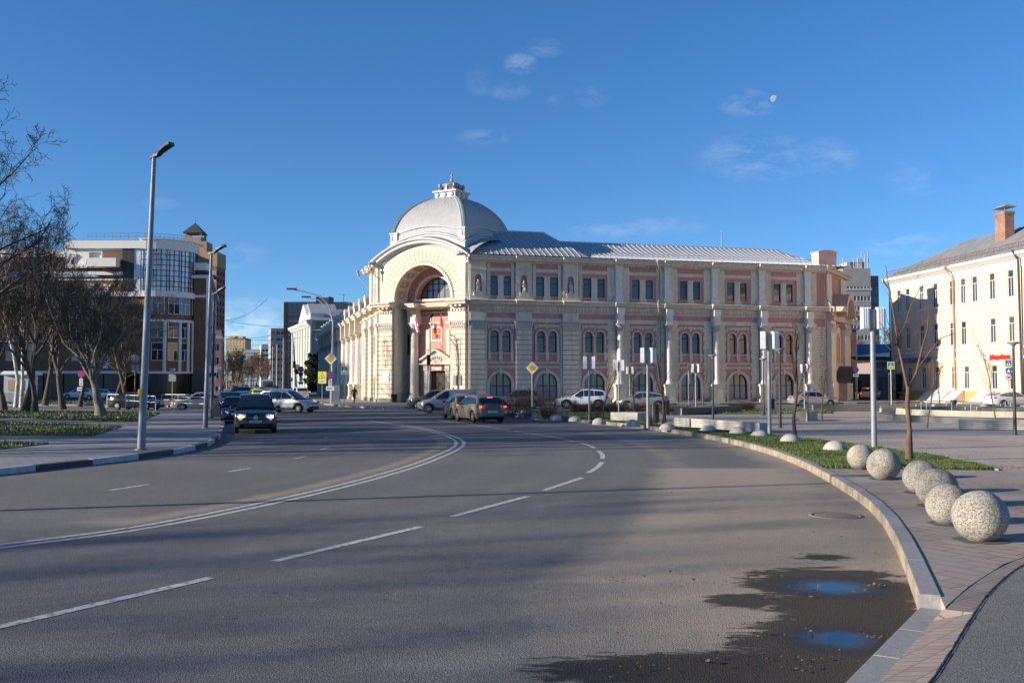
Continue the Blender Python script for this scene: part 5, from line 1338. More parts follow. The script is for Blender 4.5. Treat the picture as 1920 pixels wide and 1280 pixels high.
    for i in range(len(cx_) - 1):
        for j in range(8): q = i * 9 + j; fs.append((q, q + 9, q + 10, q + 1))
    mb.add(vs, fs, True)
    mb.build('body', pmat, t)
    # floor and wheel wells
    mb = MB(); mb.box(-L / 2 + .12, L / 2 - .12, -hw0 * .80, hw0 * .80, .20, .5)
    for c in arches:
        for s in (-1, 1):
            yo = s * (hw(c, .7) - .012); yi = s * (hw0 - .34); n = 10; vs = []
            for i in range(n + 1):
                a = math.pi * i / n; p = (c + ra * math.cos(a), wz + ra * math.sin(a)); vs += [(p[0], s * (hw(p[0], p[1]) - .012), p[1]), (p[0], yi, p[1])]
            mb.add(vs, [(2 * i, 2 * i + 1, 2 * i + 3, 2 * i + 2) for i in range(n)])
            mb.add([vs[2 * i + 1] for i in range(n + 1)], [tuple(range(n + 1))])
            mb.box(c - ra, c + ra, min(yi, yi - s * .02), max(yi, yi - s * .02), .22, wz)
    mb.build('underbody', M['wheel_well'], t)
    if K_.get('clad') if clad is None else clad:
        mb = MB()
        for s in (-1, 1):
            for c in arches:
                vs = []; n = 12
                for i in range(n + 1):
                    a = math.pi * i / n
                    for rr, o in ((ra - .005, .012), (ra + .06, .018)):
                        x, z = c + rr * math.cos(a), wz + rr * math.sin(a); vs.append((x, s * (hw(x, z) + o), z))
                mb.add(vs, [(2 * i, 2 * i + 1, 2 * i + 3, 2 * i + 2) for i in range(n)])
            x0, x1 = arches[1] + ra, arches[0] - ra
            mb.add([(x0, s * (hw(x0, .26) + .02), .22), (x1, s * (hw(x1, .26) + .02), .22), (x1, s * (hw(x1, .4) + .016), .40), (x0, s * (hw(x0, .4) + .016), .40)], [(0, 1, 2, 3)])
        for sg in (-1, 1):
            X = sg * (L / 2 + .012); vs = []
            for j in range(9):
                u = -1 + j / 4; xb = X + sg * .09 * (1 - u * u)
                vs += [(xb - (sg * .0), hw(L / 2, .3) * u * 1.01, .24), (xb, hw(L / 2, .45) * u * 1.01, .50)]
            mb.add(vs, [(2 * j, 2 * j + 2, 2 * j + 3, 2 * j + 1) for j in range(8)])
        mb.build('cladding', M['cladding'], t)
    # glass
    def panel(x0, x1, zf0, zf1, s, off=.010, n=8, slant0=0, slant1=0):
        vs = []
        for i in range(n + 1):
            x = x0 + (x1 - x0) * i / n; b = zup(x) + .02; z1 = zr(x) - .085
            z1 = max(z1, b + .004)
            for k in range(4):
                z = b + (z1 - b) * k / 3; vs.append((x, s * (side(x, z) + off), z))
        return vs, [(i * 4 + k, i * 4 + 4 + k, i * 4 + 5 + k, i * 4 + 1 + k) for i in range(n) for k in range(3)]
    for s in (-1, 1):
        mb = MB()
        for a, b in K_['win']: mb.add(*panel(a, b, 0, 1, s))
        mb.build('side_window', M['car_glass'], t)
    def screen(xa, xb, nm):
        mb = MB(); vs = []; n = 6
        for i in range(n + 1):
            x = xa + (xb - xa) * i / n; z = max(zr(x), zup(x)); w = side(x, z) - .07; sg = 1 if nm == 'windscreen' else -1
            for j in range(9): u = -1 + j / 4; vs.append((x + sg * .012, w * u, z + .035 * (1 - u ** 4) + .010))
        mb.add(vs, [(i * 9 + j, i * 9 + 9 + j, i * 9 + 10 + j, i * 9 + 1 + j) for i in range(n) for j in range(8)], True)
        return mb.build(nm, M['car_glass'], t)
    screen(top[-1][0] - .05, top[-2][0] + .06, 'windscreen')
    if kind != 'van': screen(top[0][0] + .03, top[1][0] - .01 if K_['hatch'] else top[1][0] + .12, 'rear_window')
    # wheels
    for c in arches:
        for s in (-1, 1):
            y = s * (hw0 - .12); mb = MB(); prof = []
            w = .10
            vs = []; fs = []; pr = [(r - .12, -w), (r - .03, -w), (r, -w + .04), (r, w - .04), (r - .03, w), (r - .12, w)]; n = 20
            for rr, yy in pr:
                for k in range(n): a = 2 * math.pi * k / n; vs.append((rr * math.cos(a), yy, rr * math.sin(a)))
            for i in range(5):
                for k in range(n): fs.append((i * n + k, i * n + (k + 1) % n, (i + 1) * n + (k + 1) % n, (i + 1) * n + k))
            mb.add(vs, fs, True); wh = mb.build('wheel', M['rubber'], t, loc=(c, y, r))
            mb = MB(); rr = r - .115; yo = s * (w - .035)
            for k in range(5):
                a = 2 * math.pi * k / 5 + .3; d = .30
                mb.add([(rr * math.cos(a - d * .55), yo + s * .012, rr * math.sin(a - d * .55)), (rr * math.cos(a + d * .55), yo + s * .012, rr * math.sin(a + d * .55)), (.06 * math.cos(a + 1), yo + s * .035, .06 * math.sin(a + 1)), (.06 * math.cos(a - 1), yo + s * .035, .06 * math.sin(a - 1))], [(0, 1, 2, 3)])
            mb.tube([(0, yo - s * .02, 0), (0, yo + s * .04, 0)], .065, 10)
            vs = []; n = 20
            for q in (rr + .012, rr - .03):
                for k in range(n): a = 2 * math.pi * k / n; vs.append((q * math.cos(a), yo + s * .02, q * math.sin(a)))
            mb.add(vs, [(k, (k + 1) % n, n + (k + 1) % n, n + k) for k in range(n)])
            mb.m = 1; mb.add([(rr * math.cos(2 * math.pi * k / n), yo - s * .015, rr * math.sin(2 * math.pi * k / n)) for k in range(n)], [tuple(range(n))])
            mb.build('rim', [rim or M['rim'], M['wheel_well']], wh)
    # lamps, plates, grille, mirrors
    li = lights or ''
    for s in (-1, 1):
        zf = lerp_prof(low, L / 2 - .18) - .06
        mb = MB(); vs = []
        for i in range(6):
            k = i / 5; x = L / 2 - .02 - .42 * k ** 1.6; y = hw(x, zf) * (.60 + .405 * min(1, k * 1.35)) if k < .75 else hw(x, zf) + .008
            x += .05 * (1 - k) ** 2 + .012; hgt = .13 - .05 * k
            vs += [(x, s * y, zf - hgt / 2 - .01), (x - .03, s * y, zf + hgt / 2 + .02 * k)]
        mb.add(vs, [(2 * i, 2 * i + 2, 2 * i + 3, 2 * i + 1) for i in range(5)])
        hl = mb.build('headlight', M['lamp_clear'], t)
        if 'h' in li:
            mb = MB(); X = L / 2 + .085; y0 = hw0 * .66 * s
            mb.box(X - .05, X, min(y0, y0 + s * .13), max(y0, y0 + s * .13), zf - .035, zf + .01); mb.build('lit_lamp', M['head_on'], hl)
            mb = MB(); mb.box(X - .05, X, min(y0 - s * .06, y0 + s * .12), max(y0 - s * .06, y0 + s * .12), zf - .10, zf - .065); mb.build('lit_indicator', M['amber_on'], hl)
        zt = lerp_prof(low, -L / 2 + .08) - .10
        mb = MB(); vs = []
        for i in range(6):
            k = i / 5; x = -L / 2 + .01 + .30 * k ** 1.8; y = hw(x, zt) * (.64 + .37 * min(1, k * 1.6)) if k < .6 else hw(x, zt) + .008
            x -= .05 * (1 - k) ** 2 + .012; vs += [(x, s * y, zt - .08), (x + .01, s * y, zt + .07)]
        mb.add(vs, [(2 * i, 2 * i + 1, 2 * i + 3, 2 * i + 2) for i in range(5)])
        tl = mb.build('tail_light', M['lamp_red'], t)
        if 'b' in li:
            mb = MB(); y0 = s * hw0 * .72; mb.box(-L / 2 - .085, -L / 2 - .05, min(y0, y0 + s * .13), max(y0, y0 + s * .13), zt - .05, zt + .04); mb.build('lit_brake', M['brake_on'], tl)
        xm = top[-1][0] - .28; ym = hw(xm, .9); zm = zup(xm) + .09
        mb = MB(); mb.ellipsoid((xm, s * (ym + .10), zm), .06, .11, .075, 10, 6); mb.tube([(xm, s * (ym - .04), zm - .05), (xm, s * (ym + .06), zm - .03)], .02, 5); mb.build('mirror', pmat if kind != 'suv' else pmat, t)
    mb = MB(); X = L / 2 + .095; zg = lerp_prof(low, L / 2 - .1)
    mb.box(X - .04, X, -.42, .42, zg - .08, zg - .0); mb.box(X - .03, X + .004, -.50, .50, .32, .47)
    mb.m = 1; mb.box(X - .03, X + .008, -.44, .44, zg - .045, zg - .03)
    g_ = mb.build('grille', [M['black'], M['rim']], t)
    pf = MB(); pf.box(X - .02, X + .012, -.26, .26, .48, .59); pf = pf.build('number_plate', M['plate'], t)
    pr_ = MB(); zp = .62 if kind in ('hatch', 'suv') else .72; pr_.box(-L / 2 - .108, -L / 2 - .08, -.26, .26, zp - .055, zp + .055); pr_.build('number_plate', M['plate'], t)
    if 'b' in li:
        mb = MB(); x = top[0][0] + .22; mb.box(top[1][0] - .04, top[1][0] + .02, -.14, .14, zr(top[1][0]) + .02, zr(top[1][0]) + .055); mb.build('lit_high_brake', M['brake_on'], t)
    if rails:
        mb = MB()
        for s in (-1, 1):
            pts = [(x, s * (side(x, zr(x)) - .04), zr(x) + .05) for x in (-1.5, -1.0, -.5, 0, .3)]; pts[0] = (pts[0][0], pts[0][1], pts[0][2] - .04); pts[-1] = (pts[-1][0], pts[-1][1], pts[-1][2] - .05)
            mb.tube(pts, .018, 5)
        mb.build('roof_rail', M['rim'], t)
    if stripe:
        mb = MB()
        for s in (-1, 1):
            vs = []
            for i in range(25):
                x = -L / 2 + .06 + (L - .3) * i / 24
                for z in (.80, .875): vs.append((x, s * (hw(x, z) + .008), z - .0 * x))
            mb.add(vs, [(2 * i, 2 * i + 2, 2 * i + 3, 2 * i + 1) for i in range(24)])
        mb.m = 1; zs = H + .04; mb.box(-.15, .15, -.5, .5, zs, zs + .11)
        mb.m = 2
        for s in (-1, 1):
            mb.add([(1.0 + .17 * math.cos(k * math.pi / 4) * (1 if k % 2 else .45) + 0, s * (hw(1.0, .6) + .012), .62 + .17 * math.sin(k * math.pi / 4) * (1 if k % 2 else .45)) for k in range(8)], [tuple(range(8))])
        mb.build('livery', [stripe, M['sign_blue'], M['emblem_yellow'] if 'emblem_yellow' in M else M.setdefault('emblem_yellow', mat('emblem_yellow', (.6, .5, .12), .6))], t)
    if logo:
        mb = MB(); vs = []; n = 20
        for q in (.085, .07):
            for k in range(n): a = 2 * math.pi * k / n; vs.append((X + .02, q * math.cos(a), zg - .035 + q * math.sin(a)))
        mb.add(vs, [(k, (k + 1) % n, n + (k + 1) % n, n + k) for k in range(n)])
        def bar(a, b):
            d = Vector((b[0] - a[0], b[1] - a[1])).normalized(); n_ = Vector((-d.y, d.x)) * .009; z0 = zg - .035
            mb.add([(X + .021, a[0] + n_.x, z0 + a[1] + n_.y), (X + .021, a[0] - n_.x, z0 + a[1] - n_.y), (X + .021, b[0] - n_.x, z0 + b[1] - n_.y), (X + .021, b[0] + n_.x, z0 + b[1] + n_.y)], [(0, 1, 2, 3)])
        for a, b in (((-.028, .07), (0, .015)), ((0, .015), (.028, .07)), ((-.06, .04), (-.03, -.06)), ((-.03, -.06), (0, .0)), ((0, 0), (.03, -.06)), ((.03, -.06), (.06, .04))): bar(a, b)
        mb.build('badge', M['sign_white'], g_)
    if plate_txt: text_obj('plate_number', plate_txt, .085, M['sign_black'], Matrix.Translation((X + .016, 0, .535)) @ Matrix.Rotation(R(90), 4, 'Z') @ Matrix.Rotation(R(90), 4, 'X'), pf)
    if taxi:
        mb = MB(); mb.box(-.1, .12, -.3, .3, H + .03, H + .16); mb.build('roof_sign', M['sign_white'], t)
    if door_open:
        mb = MB(); mb.M = Matrix.Translation((.95, -hw0 + .02, 0)) @ Matrix.Rotation(R(28), 4, 'Z'); mb.box(-1.0, 0, -.07, 0, .32, .95); mb.prism([(-.98, .95), (-.02, .95), (-.45, 1.36), (-.9, 1.38)], -.05, -.01); mb.build('open_door', pmat, t)
    return t
def text_obj(name, s, size, m, Mf, par=None, ext=.004, label=None, cat=None, bold=0.0, shear=0.0, space=1.0, align='CENTER'):
    cu = bpy.data.curves.new(name, 'FONT'); cu.body = s; cu.size = size; cu.extrude = ext; cu.align_x = align; cu.align_y = 'CENTER'; cu.offset = bold; cu.shear = shear; cu.space_character = space
    o = bpy.data.objects.new(name, cu); COL.objects.link(o); bpy.context.view_layer.update()
    me = bpy.data.meshes.new_from_object(o.evaluated_get(bpy.context.evaluated_depsgraph_get())); bpy.data.objects.remove(o)
    me.materials.clear(); me.materials.append(m)
    o = bpy.data.objects.new(name, me); COL.objects.link(o)
    if par is not None: o.parent = par
    o.matrix_local = Mf
    return o
def head(dx, dy): return math.atan2(dy, dx)
# rotation follows the heading (x forward)
ST = R(TH - 90)                                   # direction of travel towards the viewer on the side street
def at(u, v): p = G(u, v); return (p.x, p.y, .008)
P_ = {}
P_['black'] = paint('black', (.010, .012, .016), rough=.18)
P_['navy'] = paint('navy', (.012, .018, .035), rough=.2)
P_['silver'] = paint('silver', (.42, .43, .45), metal=.5, rough=.3, dirt=.12)
P_['silver_dirty'] = paint('silver_dirty', (.34, .35, .37), metal=.4, rough=.35, dirt=.4)
P_['grey_dirty'] = paint('grey_dirty', (.10, .105, .11), rough=.35, dirt=.5)
P_['white'] = paint('white', (.62, .64, .66), rough=.25, dirt=.08)
P_['beige'] = paint('beige', (.45, .40, .33), metal=.2, rough=.35, dirt=.15)
P_['brown_dirty'] = paint('brown_dirty', (.13, .115, .105), rough=.4, dirt=.6)
P_['teal'] = paint('teal', (.07, .13, .16), rough=.25)
P_['yellow'] = paint('yellow', (.55, .62, .02), rough=.3)
P_['blue_grey'] = paint('blue_grey', (.10, .15, .22), rough=.25)
P_['van'] = paint('van_silver', (.24, .27, .32), metal=.4, rough=.3, dirt=.2)
make_car('suv', P_['black'], 'black off-road car facing the viewer with its headlamps lit, nearest car on the side street', 'car', at(478, 809), ST, lights='h', rails=True, plate_txt='У363МУ71', logo=True, clad=False)
make_car('wagon', P_['silver'], 'silver estate car turning across the junction beside the black off-road car', 'car', at(541, 773), R(-22), rails=True)
make_car('sedan', P_['navy'], 'dark blue car with an open door parked right behind the black off-road car', 'car', at(443, 791), ST, door_open=True, scale=.97)
make_car('suv', P_['black'], 'large black off-road car crossing at an angle further up the side street', 'car', at(446, 747), R(-150))
make_car('liftback', P_['yellow'], 'yellow green taxi with blue rear window in the queue', 'taxi', at(482, 752), R(TH + 96), lights='', taxi=True)
make_car('sedan', P_['black'], 'low black saloon in the queue left of the taxi', 'car', at(455, 766), R(TH + 92))
make_car('sedan', P_['navy'], 'dark blue saloon standing left of the low black saloon', 'car', at(434, 769), ST)
make_car('suv', P_['white'], 'white off-road car seen from behind near the far kerb', 'car', at(562, 750), R(TH + 96), lights='')
make_car('hatch', P_['blue_grey'], 'blue grey hatchback mostly hidden behind the silver estate car', 'car', at(515, 754), R(TH + 92))
make_car('sedan', P_['blue_grey'], 'blue saloon between the silver estate car and the white off-road car', 'car', at(538, 755), R(TH + 98))
make_car('sedan', P_['black'], 'black saloon facing the viewer in front of the small white bus', 'car', at(503, 733), ST, lights='h')
make_car('sedan', P_['navy'], 'navy car ahead of the taxi in the queue', 'car', at(486, 739), R(TH + 93))
make_car('hatch', P_['silver'], 'light silver car next to the small white bus', 'car', at(516, 733), ST)
make_car('sedan', P_['beige'], 'beige saloon with dusty doors parked behind the white barriers', 'car', at(376, 770), R(197))
make_car('sedan', P_['black'], 'black saloon parked behind the white barriers beside the big park tree', 'car', at(256, 768), R(-12))
make_car('sedan', P_['teal'], 'blue green saloon behind the beige saloon', 'car', at(356, 746), R(185))
make_car('sedan', P_['navy'], 'dark saloon parked in the shade in front of the brick block', 'car', at(300, 744), R(180))
make_car('hatch', P_['white'], 'white and red car parked in the shade behind the park trees', 'car', at(150, 748), R(178))
make_car('sedan', P_['silver'], 'pale saloon in deep shade left of the kiosk', 'car', at(192, 750), R(170))
far_cars = [((462, 728), 'silver'), ((473, 724), 'white'), ((455, 724), 'navy'), ((482, 728), 'grey_dirty'), ((466, 721.6), 'black'), ((491, 724.5), 'silver_dirty'), ((478, 721.8), 'white'), ((440, 732), 'navy')]
FARLAB = ['silver car far up the side street in the left lane', 'small white car far up the street behind the navy car', 'dark car at the far left kerb of the side street', 'dirty grey car in the far queue', 'black dot of a car at the far end of the street', 'dusty silver car beside the small white bus', 'white car at the very end of the side street', 'navy car far up by the left pavement']
for (p, c), lb in zip(far_cars, FARLAB): make_car('sedan', P_[c], lb, 'car', at(*p), R(TH + 91), 'cars queueing far up the side street')
# in front of the hall
make_car('suv', P_['grey_dirty'], 'dark grey car half hidden behind the van with the blue roof', 'car', at(812, 766), R(187), clad=False, scale=.95)
make_car('van', P_['van'], 'silver van with blue roof turning at the corner of the domed hall', 'van', at(838, 774), R(190))
make_car('hatch', P_['brown_dirty'], 'dusty estate car with lit brake lamps behind the muddy hatchback', 'car', at(866, 785), R(104), lights='b', name='estate_car')
make_car('hatch', P_['brown_dirty'], 'muddy brown hatchback with lit brake lamps, nearest car on the curve', 'car', at(898, 790.5), R(112), lights='b')
make_car('suv', P_['grey_dirty'], 'dusty dark grey off-road car passing left of the white one', 'car', at(969, 766), R(181), clad=True)
make_car('suv', P_['white'], 'clean white off-road car driving left in front of the hall', 'car', at(1091, 766), R(181), clad=True)
make_car('liftback', P_['silver_dirty'], 'dusty silver fastback passing behind the hedge', 'car', at(1203, 766), R(182))
make_car('sedan', P_['silver'], 'silver patrol car with a red stripe and blue roof lamps', 'patrol car', at(1524, 762), R(3), stripe=M['sign_red'])
make_car('suv', P_['beige'], 'beige off-road car seen from behind beside the shaded yard', 'car', at(1632, 751), R(60), clad=True, lights='b')
make_car('liftback', P_['white'], 'white fastback parked in front of the cream building at the right edge', 'car', at(1893, 764), R(12))
# ================================================================== TREES
M['bark'] = mat('bark_brown', (.075, .060, .045), .95, var=.3, scale=8, col2=(.13, .125, .09), c2amt=.6, c2scale=3, bump=.8, bscale=30)
M['bark_grey'] = mat('bark_grey_green', (.15, .14, .10), .95, var=.3, scale=8, col2=(.22, .215, .16), c2amt=.6, c2scale=2, bump=.8, bscale=25)
M['bark_birch'] = mat('bark_birch', (.50, .48, .44), .8, var=.15, scale=3, col2=(.03, .028, .025), c2amt=.95, c2scale=5)
M['twig'] = mat('twigs', (.085, .068, .052), .9, var=.3, scale=3)
M['twig_red'] = mat('twigs_reddish', (.13, .075, .05), .9, var=.3, scale=3)
def grow(seed, h, r, spread=.55, levels=4, nb=(6, 5, 4, 4), up=.25, droop=0.0, first=.3, lean=(0, 0), wob=.12, lens=(.55, .5, .5, .5), forks=None, minr=.006, r_k=.55):
    """list of (level, points, radii)"""
    rnd = random.Random(seed); out = []
    def branch(p, d, L, r0, lev):
        n = 6 if lev < 2 else (4 if lev < 3 else 3); pts = [p.copy()]; rs = [r0]; cur = p.copy(); dd = d.normalized()
        for i in range(n):
            w = wob * (1 + lev * .6)
            dd = (dd + Vector((rnd.gauss(0, w), rnd.gauss(0, w), rnd.gauss(0, w * .6) + (up if lev else .08) * .35 - droop * lev * .12))).normalized()
            cur = cur + dd * L / n; pts.append(cur.copy()); rs.append(max(minr, r0 * (1 - (.72 if lev else .62) * (i + 1) / n)))
        out.append((lev, pts, rs))
        if lev >= levels: return
        k = nb[min(lev, len(nb) - 1)]
        for j in range(k):
            f = (first + (1 - first) * (j + rnd.random()) / k) if lev == 0 else (.22 + .78 * (j + rnd.random()) / k)
            f = min(f, .99); q = f * n; i0 = int(q); pt = pts[i0].lerp(pts[i0 + 1], q - i0); rr = rs[i0] + (rs[i0 + 1] - rs[i0]) * (q - i0)
            ax = (pts[i0 + 1] - pts[i0]).normalized(); az = rnd.uniform(0, 2 * math.pi) + j * 2.4
            side = ax.orthogonal().normalized(); side.rotate(Matrix.Rotation(az, 3, ax))
            ang = spread * rnd.uniform(.75, 1.3) * (1 if lev else 1.0)
            nd = ax * math.cos(ang) + side * math.sin(ang) + Vector((0, 0, up * .5))
            l = L * lens[min(lev, len(lens) - 1)] * rnd.uniform(.7, 1.25) * (1.15 - .45 * f)
            branch(pt, nd, l, max(minr, rr * r_k), lev + 1)
    branch(Vector((0, 0, -.05)), Vector((lean[0], lean[1], 1)), h * (.95 if not forks else .8), r, 0)
    return out
def tree(name, label, loc, br, mt, mc, group=None, rz=0, cat='tree'):
    t = thing(name, label, cat, loc, rz, group); a = MB(); b = MB()
    for lev, pts, rs in br:
        if lev <= 1: a.tube(pts, [rs[0] * 1.35 if lev == 0 else rs[0]] + rs[1:], 9 if lev == 0 else 6, cap=False)
        else: b.tube(pts, rs, 4 if lev == 2 else 3, cap=False, smooth=False)
    a.build('trunk', mt, t)
    if b.v: b.build('crown', mc, t)
    return t
def gp(u, v, z=.15): p = G(u, v, z); return (p.x, p.y, z)
# park trees on the left
tree('lopped_tree', 'lopped tree with grey green bark and curly regrowth on the near park lawn', gp(190, 780), grow(11, 3.6, .33, .62, 4, (12, 9, 6, 4), up=.42, first=.52, lens=(1.75, .40, .42, .5), wob=.15, minr=.011), M['bark_grey'], M['twig'])
tree('park_tree', 'bare dark tree behind the lopped tree', gp(118, 767), grow(12, 6.5, .24, .5, 4, (12, 10, 6, 3), up=.4, first=.4, lens=(1.3, .42, .42, .5), minr=.012), M['bark'], M['twig'])
tree('park_tree', 'bare tree with a leaning dark trunk at the left edge of the photo', gp(46, 772), grow(13, 12, .26, .75, 4, (12, 7, 6, 4), up=.3, first=.35, lean=(.12, .1), minr=.012), M['bark'], M['twig'])
tree('birch_tree', 'white barked birch leaning left beside the kiosk', gp(30, 762), grow(14, 15, .16, .6, 4, (14, 6, 5, 4), up=.3, droop=.6, first=.35, lean=(-.16, 0), lens=(.34, .5, .5, .5), minr=.011), M['bark_birch'], M['twig_red'])
tree('birch_tree', 'white barked birch with an upright trunk right of the kiosk', gp(40, 763), grow(15, 14, .15, .6, 4, (13, 6, 5, 4), up=.3, droop=.5, first=.35, lean=(.02, 0), lens=(.34, .5, .5, .5), minr=.011), M['bark_birch'], M['twig_red'])
tree('tall_tree', 'tall bare tree at the left edge whose upper branches reach above the roofs', gp(-60, 784), grow(16, 15.5, .30, .7, 4, (18, 8, 6, 4), up=.25, droop=.35, first=.2, lens=(.5, .5, .45, .5), lean=(.0, .05), minr=.012), M['bark'], M['twig'])
tree('park_tree', 'slim bare tree in front of the brick facade, right of the lopped tree', gp(240, 764), grow(17, 9.0, .18, .8, 4, (13, 8, 6, 3), up=.25, first=.2, minr=.012), M['bark'], M['twig'])
tree('park_tree', 'spreading bare tree standing between kiosk and lopped tree', gp(85, 758), grow(18, 12.5, .25, .78, 4, (13, 8, 6, 3), up=.25, first=.25, minr=.013), M['bark'], M['twig'])
for (u, v, sc, a, lb) in ((66, 772, .95, 2.0, 'bare park tree left of the spreading one, close to the kiosk'), (150, 761, .9, 4.1, 'smaller bare tree in the shade behind the no parking disc'), (8, 768, 1.05, 1.1, 'bare tree at the very left edge beside the kiosk'), (215, 757, .8, 5.0, 'small bare tree before the brick facade left of the barriers')):
    src = [o for o in COL.objects if o.name.startswith('park_tree') and o.parent is None][u % 2]; c = copy_tree(src); c.location = gp(u, v); c.rotation_euler.z = a; c.scale = (sc * .9, sc * .9, sc); c['label'] = lb
# trees beyond the left frame edge whose shadows lie across the road
OFF = [(-33, 33, 13), (-38, 27, 13), (-45, 41, 16), (-42, 50, 14), (-50, 33, 15), (-48, 60, 16), (-60, 48, 17), (-64, 38, 17), (-57, -9, 16), (-68, -11, 19), (-72, 60, 18), (-40, 22, 14), (-55, 27, 15), (-44, 30, 13)]
base = tree('park_tree', 'bare park tree standing outside the left edge of the photo', (*OFF[0][:2], .1), grow(30, 15, .3, .6, 4, (13, 7, 5, 3), up=.25, first=.25, lens=(.5, .48, .45, .5), minr=.016), M['bark'], M['twig'], 'park trees to the left of the view')
base2 = tree('park_tree', 'bare park tree standing outside the left edge of the photo', (*OFF[1][:2], .1), grow(31, 15, .32, .65, 4, (12, 7, 5, 3), up=.25, first=.25, lens=(.55, .48, .45, .5), minr=.016), M['bark'], M['twig'], 'park trees to the left of the view')
base2.scale = (17 / 15,) * 3
for i, (x, y, h) in enumerate(OFF[2:]):
    c = copy_tree(base if i % 2 else base2); c.location = (x, y, .1); c.rotation_euler.z = i * 1.3; c.scale = (h / 15 * 1.1, h / 15 * 1.1, h / 15)
# plaza trees
tree('young_tree', 'forked young tree with pruned stubs on the verge beside the concrete balls', gp(1704, 864), [
    (0, [Vector(p) for p in ((0, 0, 0), (.03, 0, .8), (-.02, 0, 1.5), (.02, 0, 1.95))], [.085, .065, .06, .055]),
    (1, [Vector(p) for p in ((0, 0, 1.9), (-.10, 0, 2.4), (-.22, .1, 3.2), (-.30, .1, 3.9), (-.42, .1, 4.6), (-.48, .15, 5.2))], [.045, .04, .032, .024, .014, .008]),
    (1, [Vector(p) for p in ((0, 0, 1.95), (.25, .05, 2.3), (.42, .1, 2.9), (.62, .15, 3.5), (.68, .2, 4.1))], [.04, .035, .03, .02, .010]),
    (1, [Vector(p) for p in ((.3, .05, 2.45), (.7, .1, 2.95), (.95, .1, 3.25), (1.35, .15, 3.38))], [.026, .02, .013, .008]),
    (1, [Vector(p) for p in ((-.2, .1, 3.1), (-.38, 0, 3.05), (-.52, .0, 3.3), (-.66, 0, 3.6), (-.8, 0, 3.7))], [.024, .02, .014, .009, .006]),
    (1, [Vector(p) for p in ((-.22, .1, 3.2), (.0, .1, 3.6), (.16, .1, 4.1), (.42, .1, 4.6), (.7, .1, 4.7))], [.022, .018, .012, .008, .005])] +
    [(2, [p, p + d * .5, p + d + Vector((0, 0, .12))], [.009, .006, .004]) for p, d in [(Vector((x * .9 - .3, .1, 2.6 + (i % 7) * .33)), Vector((math.cos(i * 2.1) * .35, math.sin(i * 1.7) * .3, .25))) for i, x in enumerate([.0, .9, .2, .75, 1.1, .0, .35, .8, -.1, .5, -.15, .95, .1, .9])]],
    M['twig_red'], M['twig_red'])
yt = [((1490, 815), 4.3, 41, 'young tree with dark pruned trunk on the verge left of the tall floodlight post', M['bark'], .07),
      ((1541, 790), 3.2, 42, 'thin sapling with guy wires in the middle of the plaza', M['twig_red'], .04),
      ((1516, 790), 2.9, 47, 'thin dark stake tree left of the guyed sapling', M['bark'], .04),
      ((1738, 802), 3.4, 43, 'slender sapling in front of the fountain basin', M['twig_red'], .035),
      ((1868, 798), 4.0, 44, 'slender sapling right of the fountain nozzles', M['twig_red'], .035),
      ((1762, 764), 3.8, 45, 'young tree behind the fountain by the cream building', M['bark'], .05),
      ((1242, 799), 3.8, 46, 'young tree with orange brown trunk beside the litter bins', M['twig_red'], .045),
      ((1248, 798), 3.8, 48, 'slanting young tree grown close beside its neighbour by the bins', M['twig_red'], .04),
      ((1130, 787), 3.0, 49, 'young tree with support stake right of the white floodlight post', M['bark'], .04),
      ((1191, 789), 2.9, 50, 'dark stemmed young tree behind the timber block bench', M['bark'], .05),
      ((1318, 762), 4.4, 51, 'young tree by the no stopping sign', M['twig_red'], .05),
      ((1301, 764), 3.6, 52, 'slim young tree left of the long dark bench', M['twig'], .04)]
for (uv, h, sd_, lb, mm, rr) in yt:
    tree('young_tree', lb, gp(*uv), grow(sd_, h, rr, .5, 3, (9, 4, 3), up=.6, first=.3, lens=(.33, .5, .5), minr=.005, wob=.09), mm, M['twig_red'] if sd_ % 2 else M['twig'])
# bare shrubs and hedge
def shrub(name, label, loc, n, h, sp, seed, m, group=None, cat='shrub'):
    rnd = random.Random(seed); mb = MB()
    for i in range(n):
        a = rnd.uniform(0, 6.28); x, y = rnd.gauss(0, sp * .3), rnd.gauss(0, sp * .3); p = Vector((x, y, 0)); d = Vector((math.cos(a) * .35 + x * .4, math.sin(a) * .35 + y * .4, 1)).normalized(); hh = h * rnd.uniform(.6, 1.1)
        q = p + d * hh * .5 + Vector((rnd.gauss(0, .03), rnd.gauss(0, .03), 0)); e = q + (d + Vector((rnd.gauss(0, .25), rnd.gauss(0, .25), 0))) * hh * .5
        mb.tube([p, q, e], [.011, .008, .004], 3, cap=False, smooth=False)
        for _ in range(4):
            k = rnd.uniform(.2, 1); s_ = p.lerp(q, k) if rnd.random() < .5 else q.lerp(e, k); f = s_ + Vector((rnd.gauss(0, .15), rnd.gauss(0, .15), rnd.uniform(.05, .25) )) * (h / 1.2)
            mb.tube([s_, f], [.006, .003], 3, cap=False, smooth=False)
    o = mb.build(name, m, loc=loc); tag(o, label, cat, group); return o
M['twig_dry'] = mat('dry_hedge_twigs', (.16, .10, .065), .95, var=.3, scale=4)
shrub('bare_shrub', 'leafless shrub left of the yellow diamond sign post', gp(970, 783), 70, 1.7, .9, 1, M['twig_red'])
shrub('bare_shrub', 'leafless shrub right beside the yellow diamond sign post', gp(990, 778), 50, 1.9, .6, 2, M['twig_red'])
shrub('bare_shrub', 'tall leafless shrub between the domes right of the diamond sign', gp(1031, 786), 80, 1.9, .8, 3, M['twig_red'])
shrub('bare_shrub', 'small dry bush beside the white floodlight post', gp(1118, 788), 60, .6, .5, 4, M['twig_dry'])
shrub('bare_shrub', 'tiny dry bush near the litter bins', gp(1222, 797), 40, .5, .4, 5, M['twig_dry'])
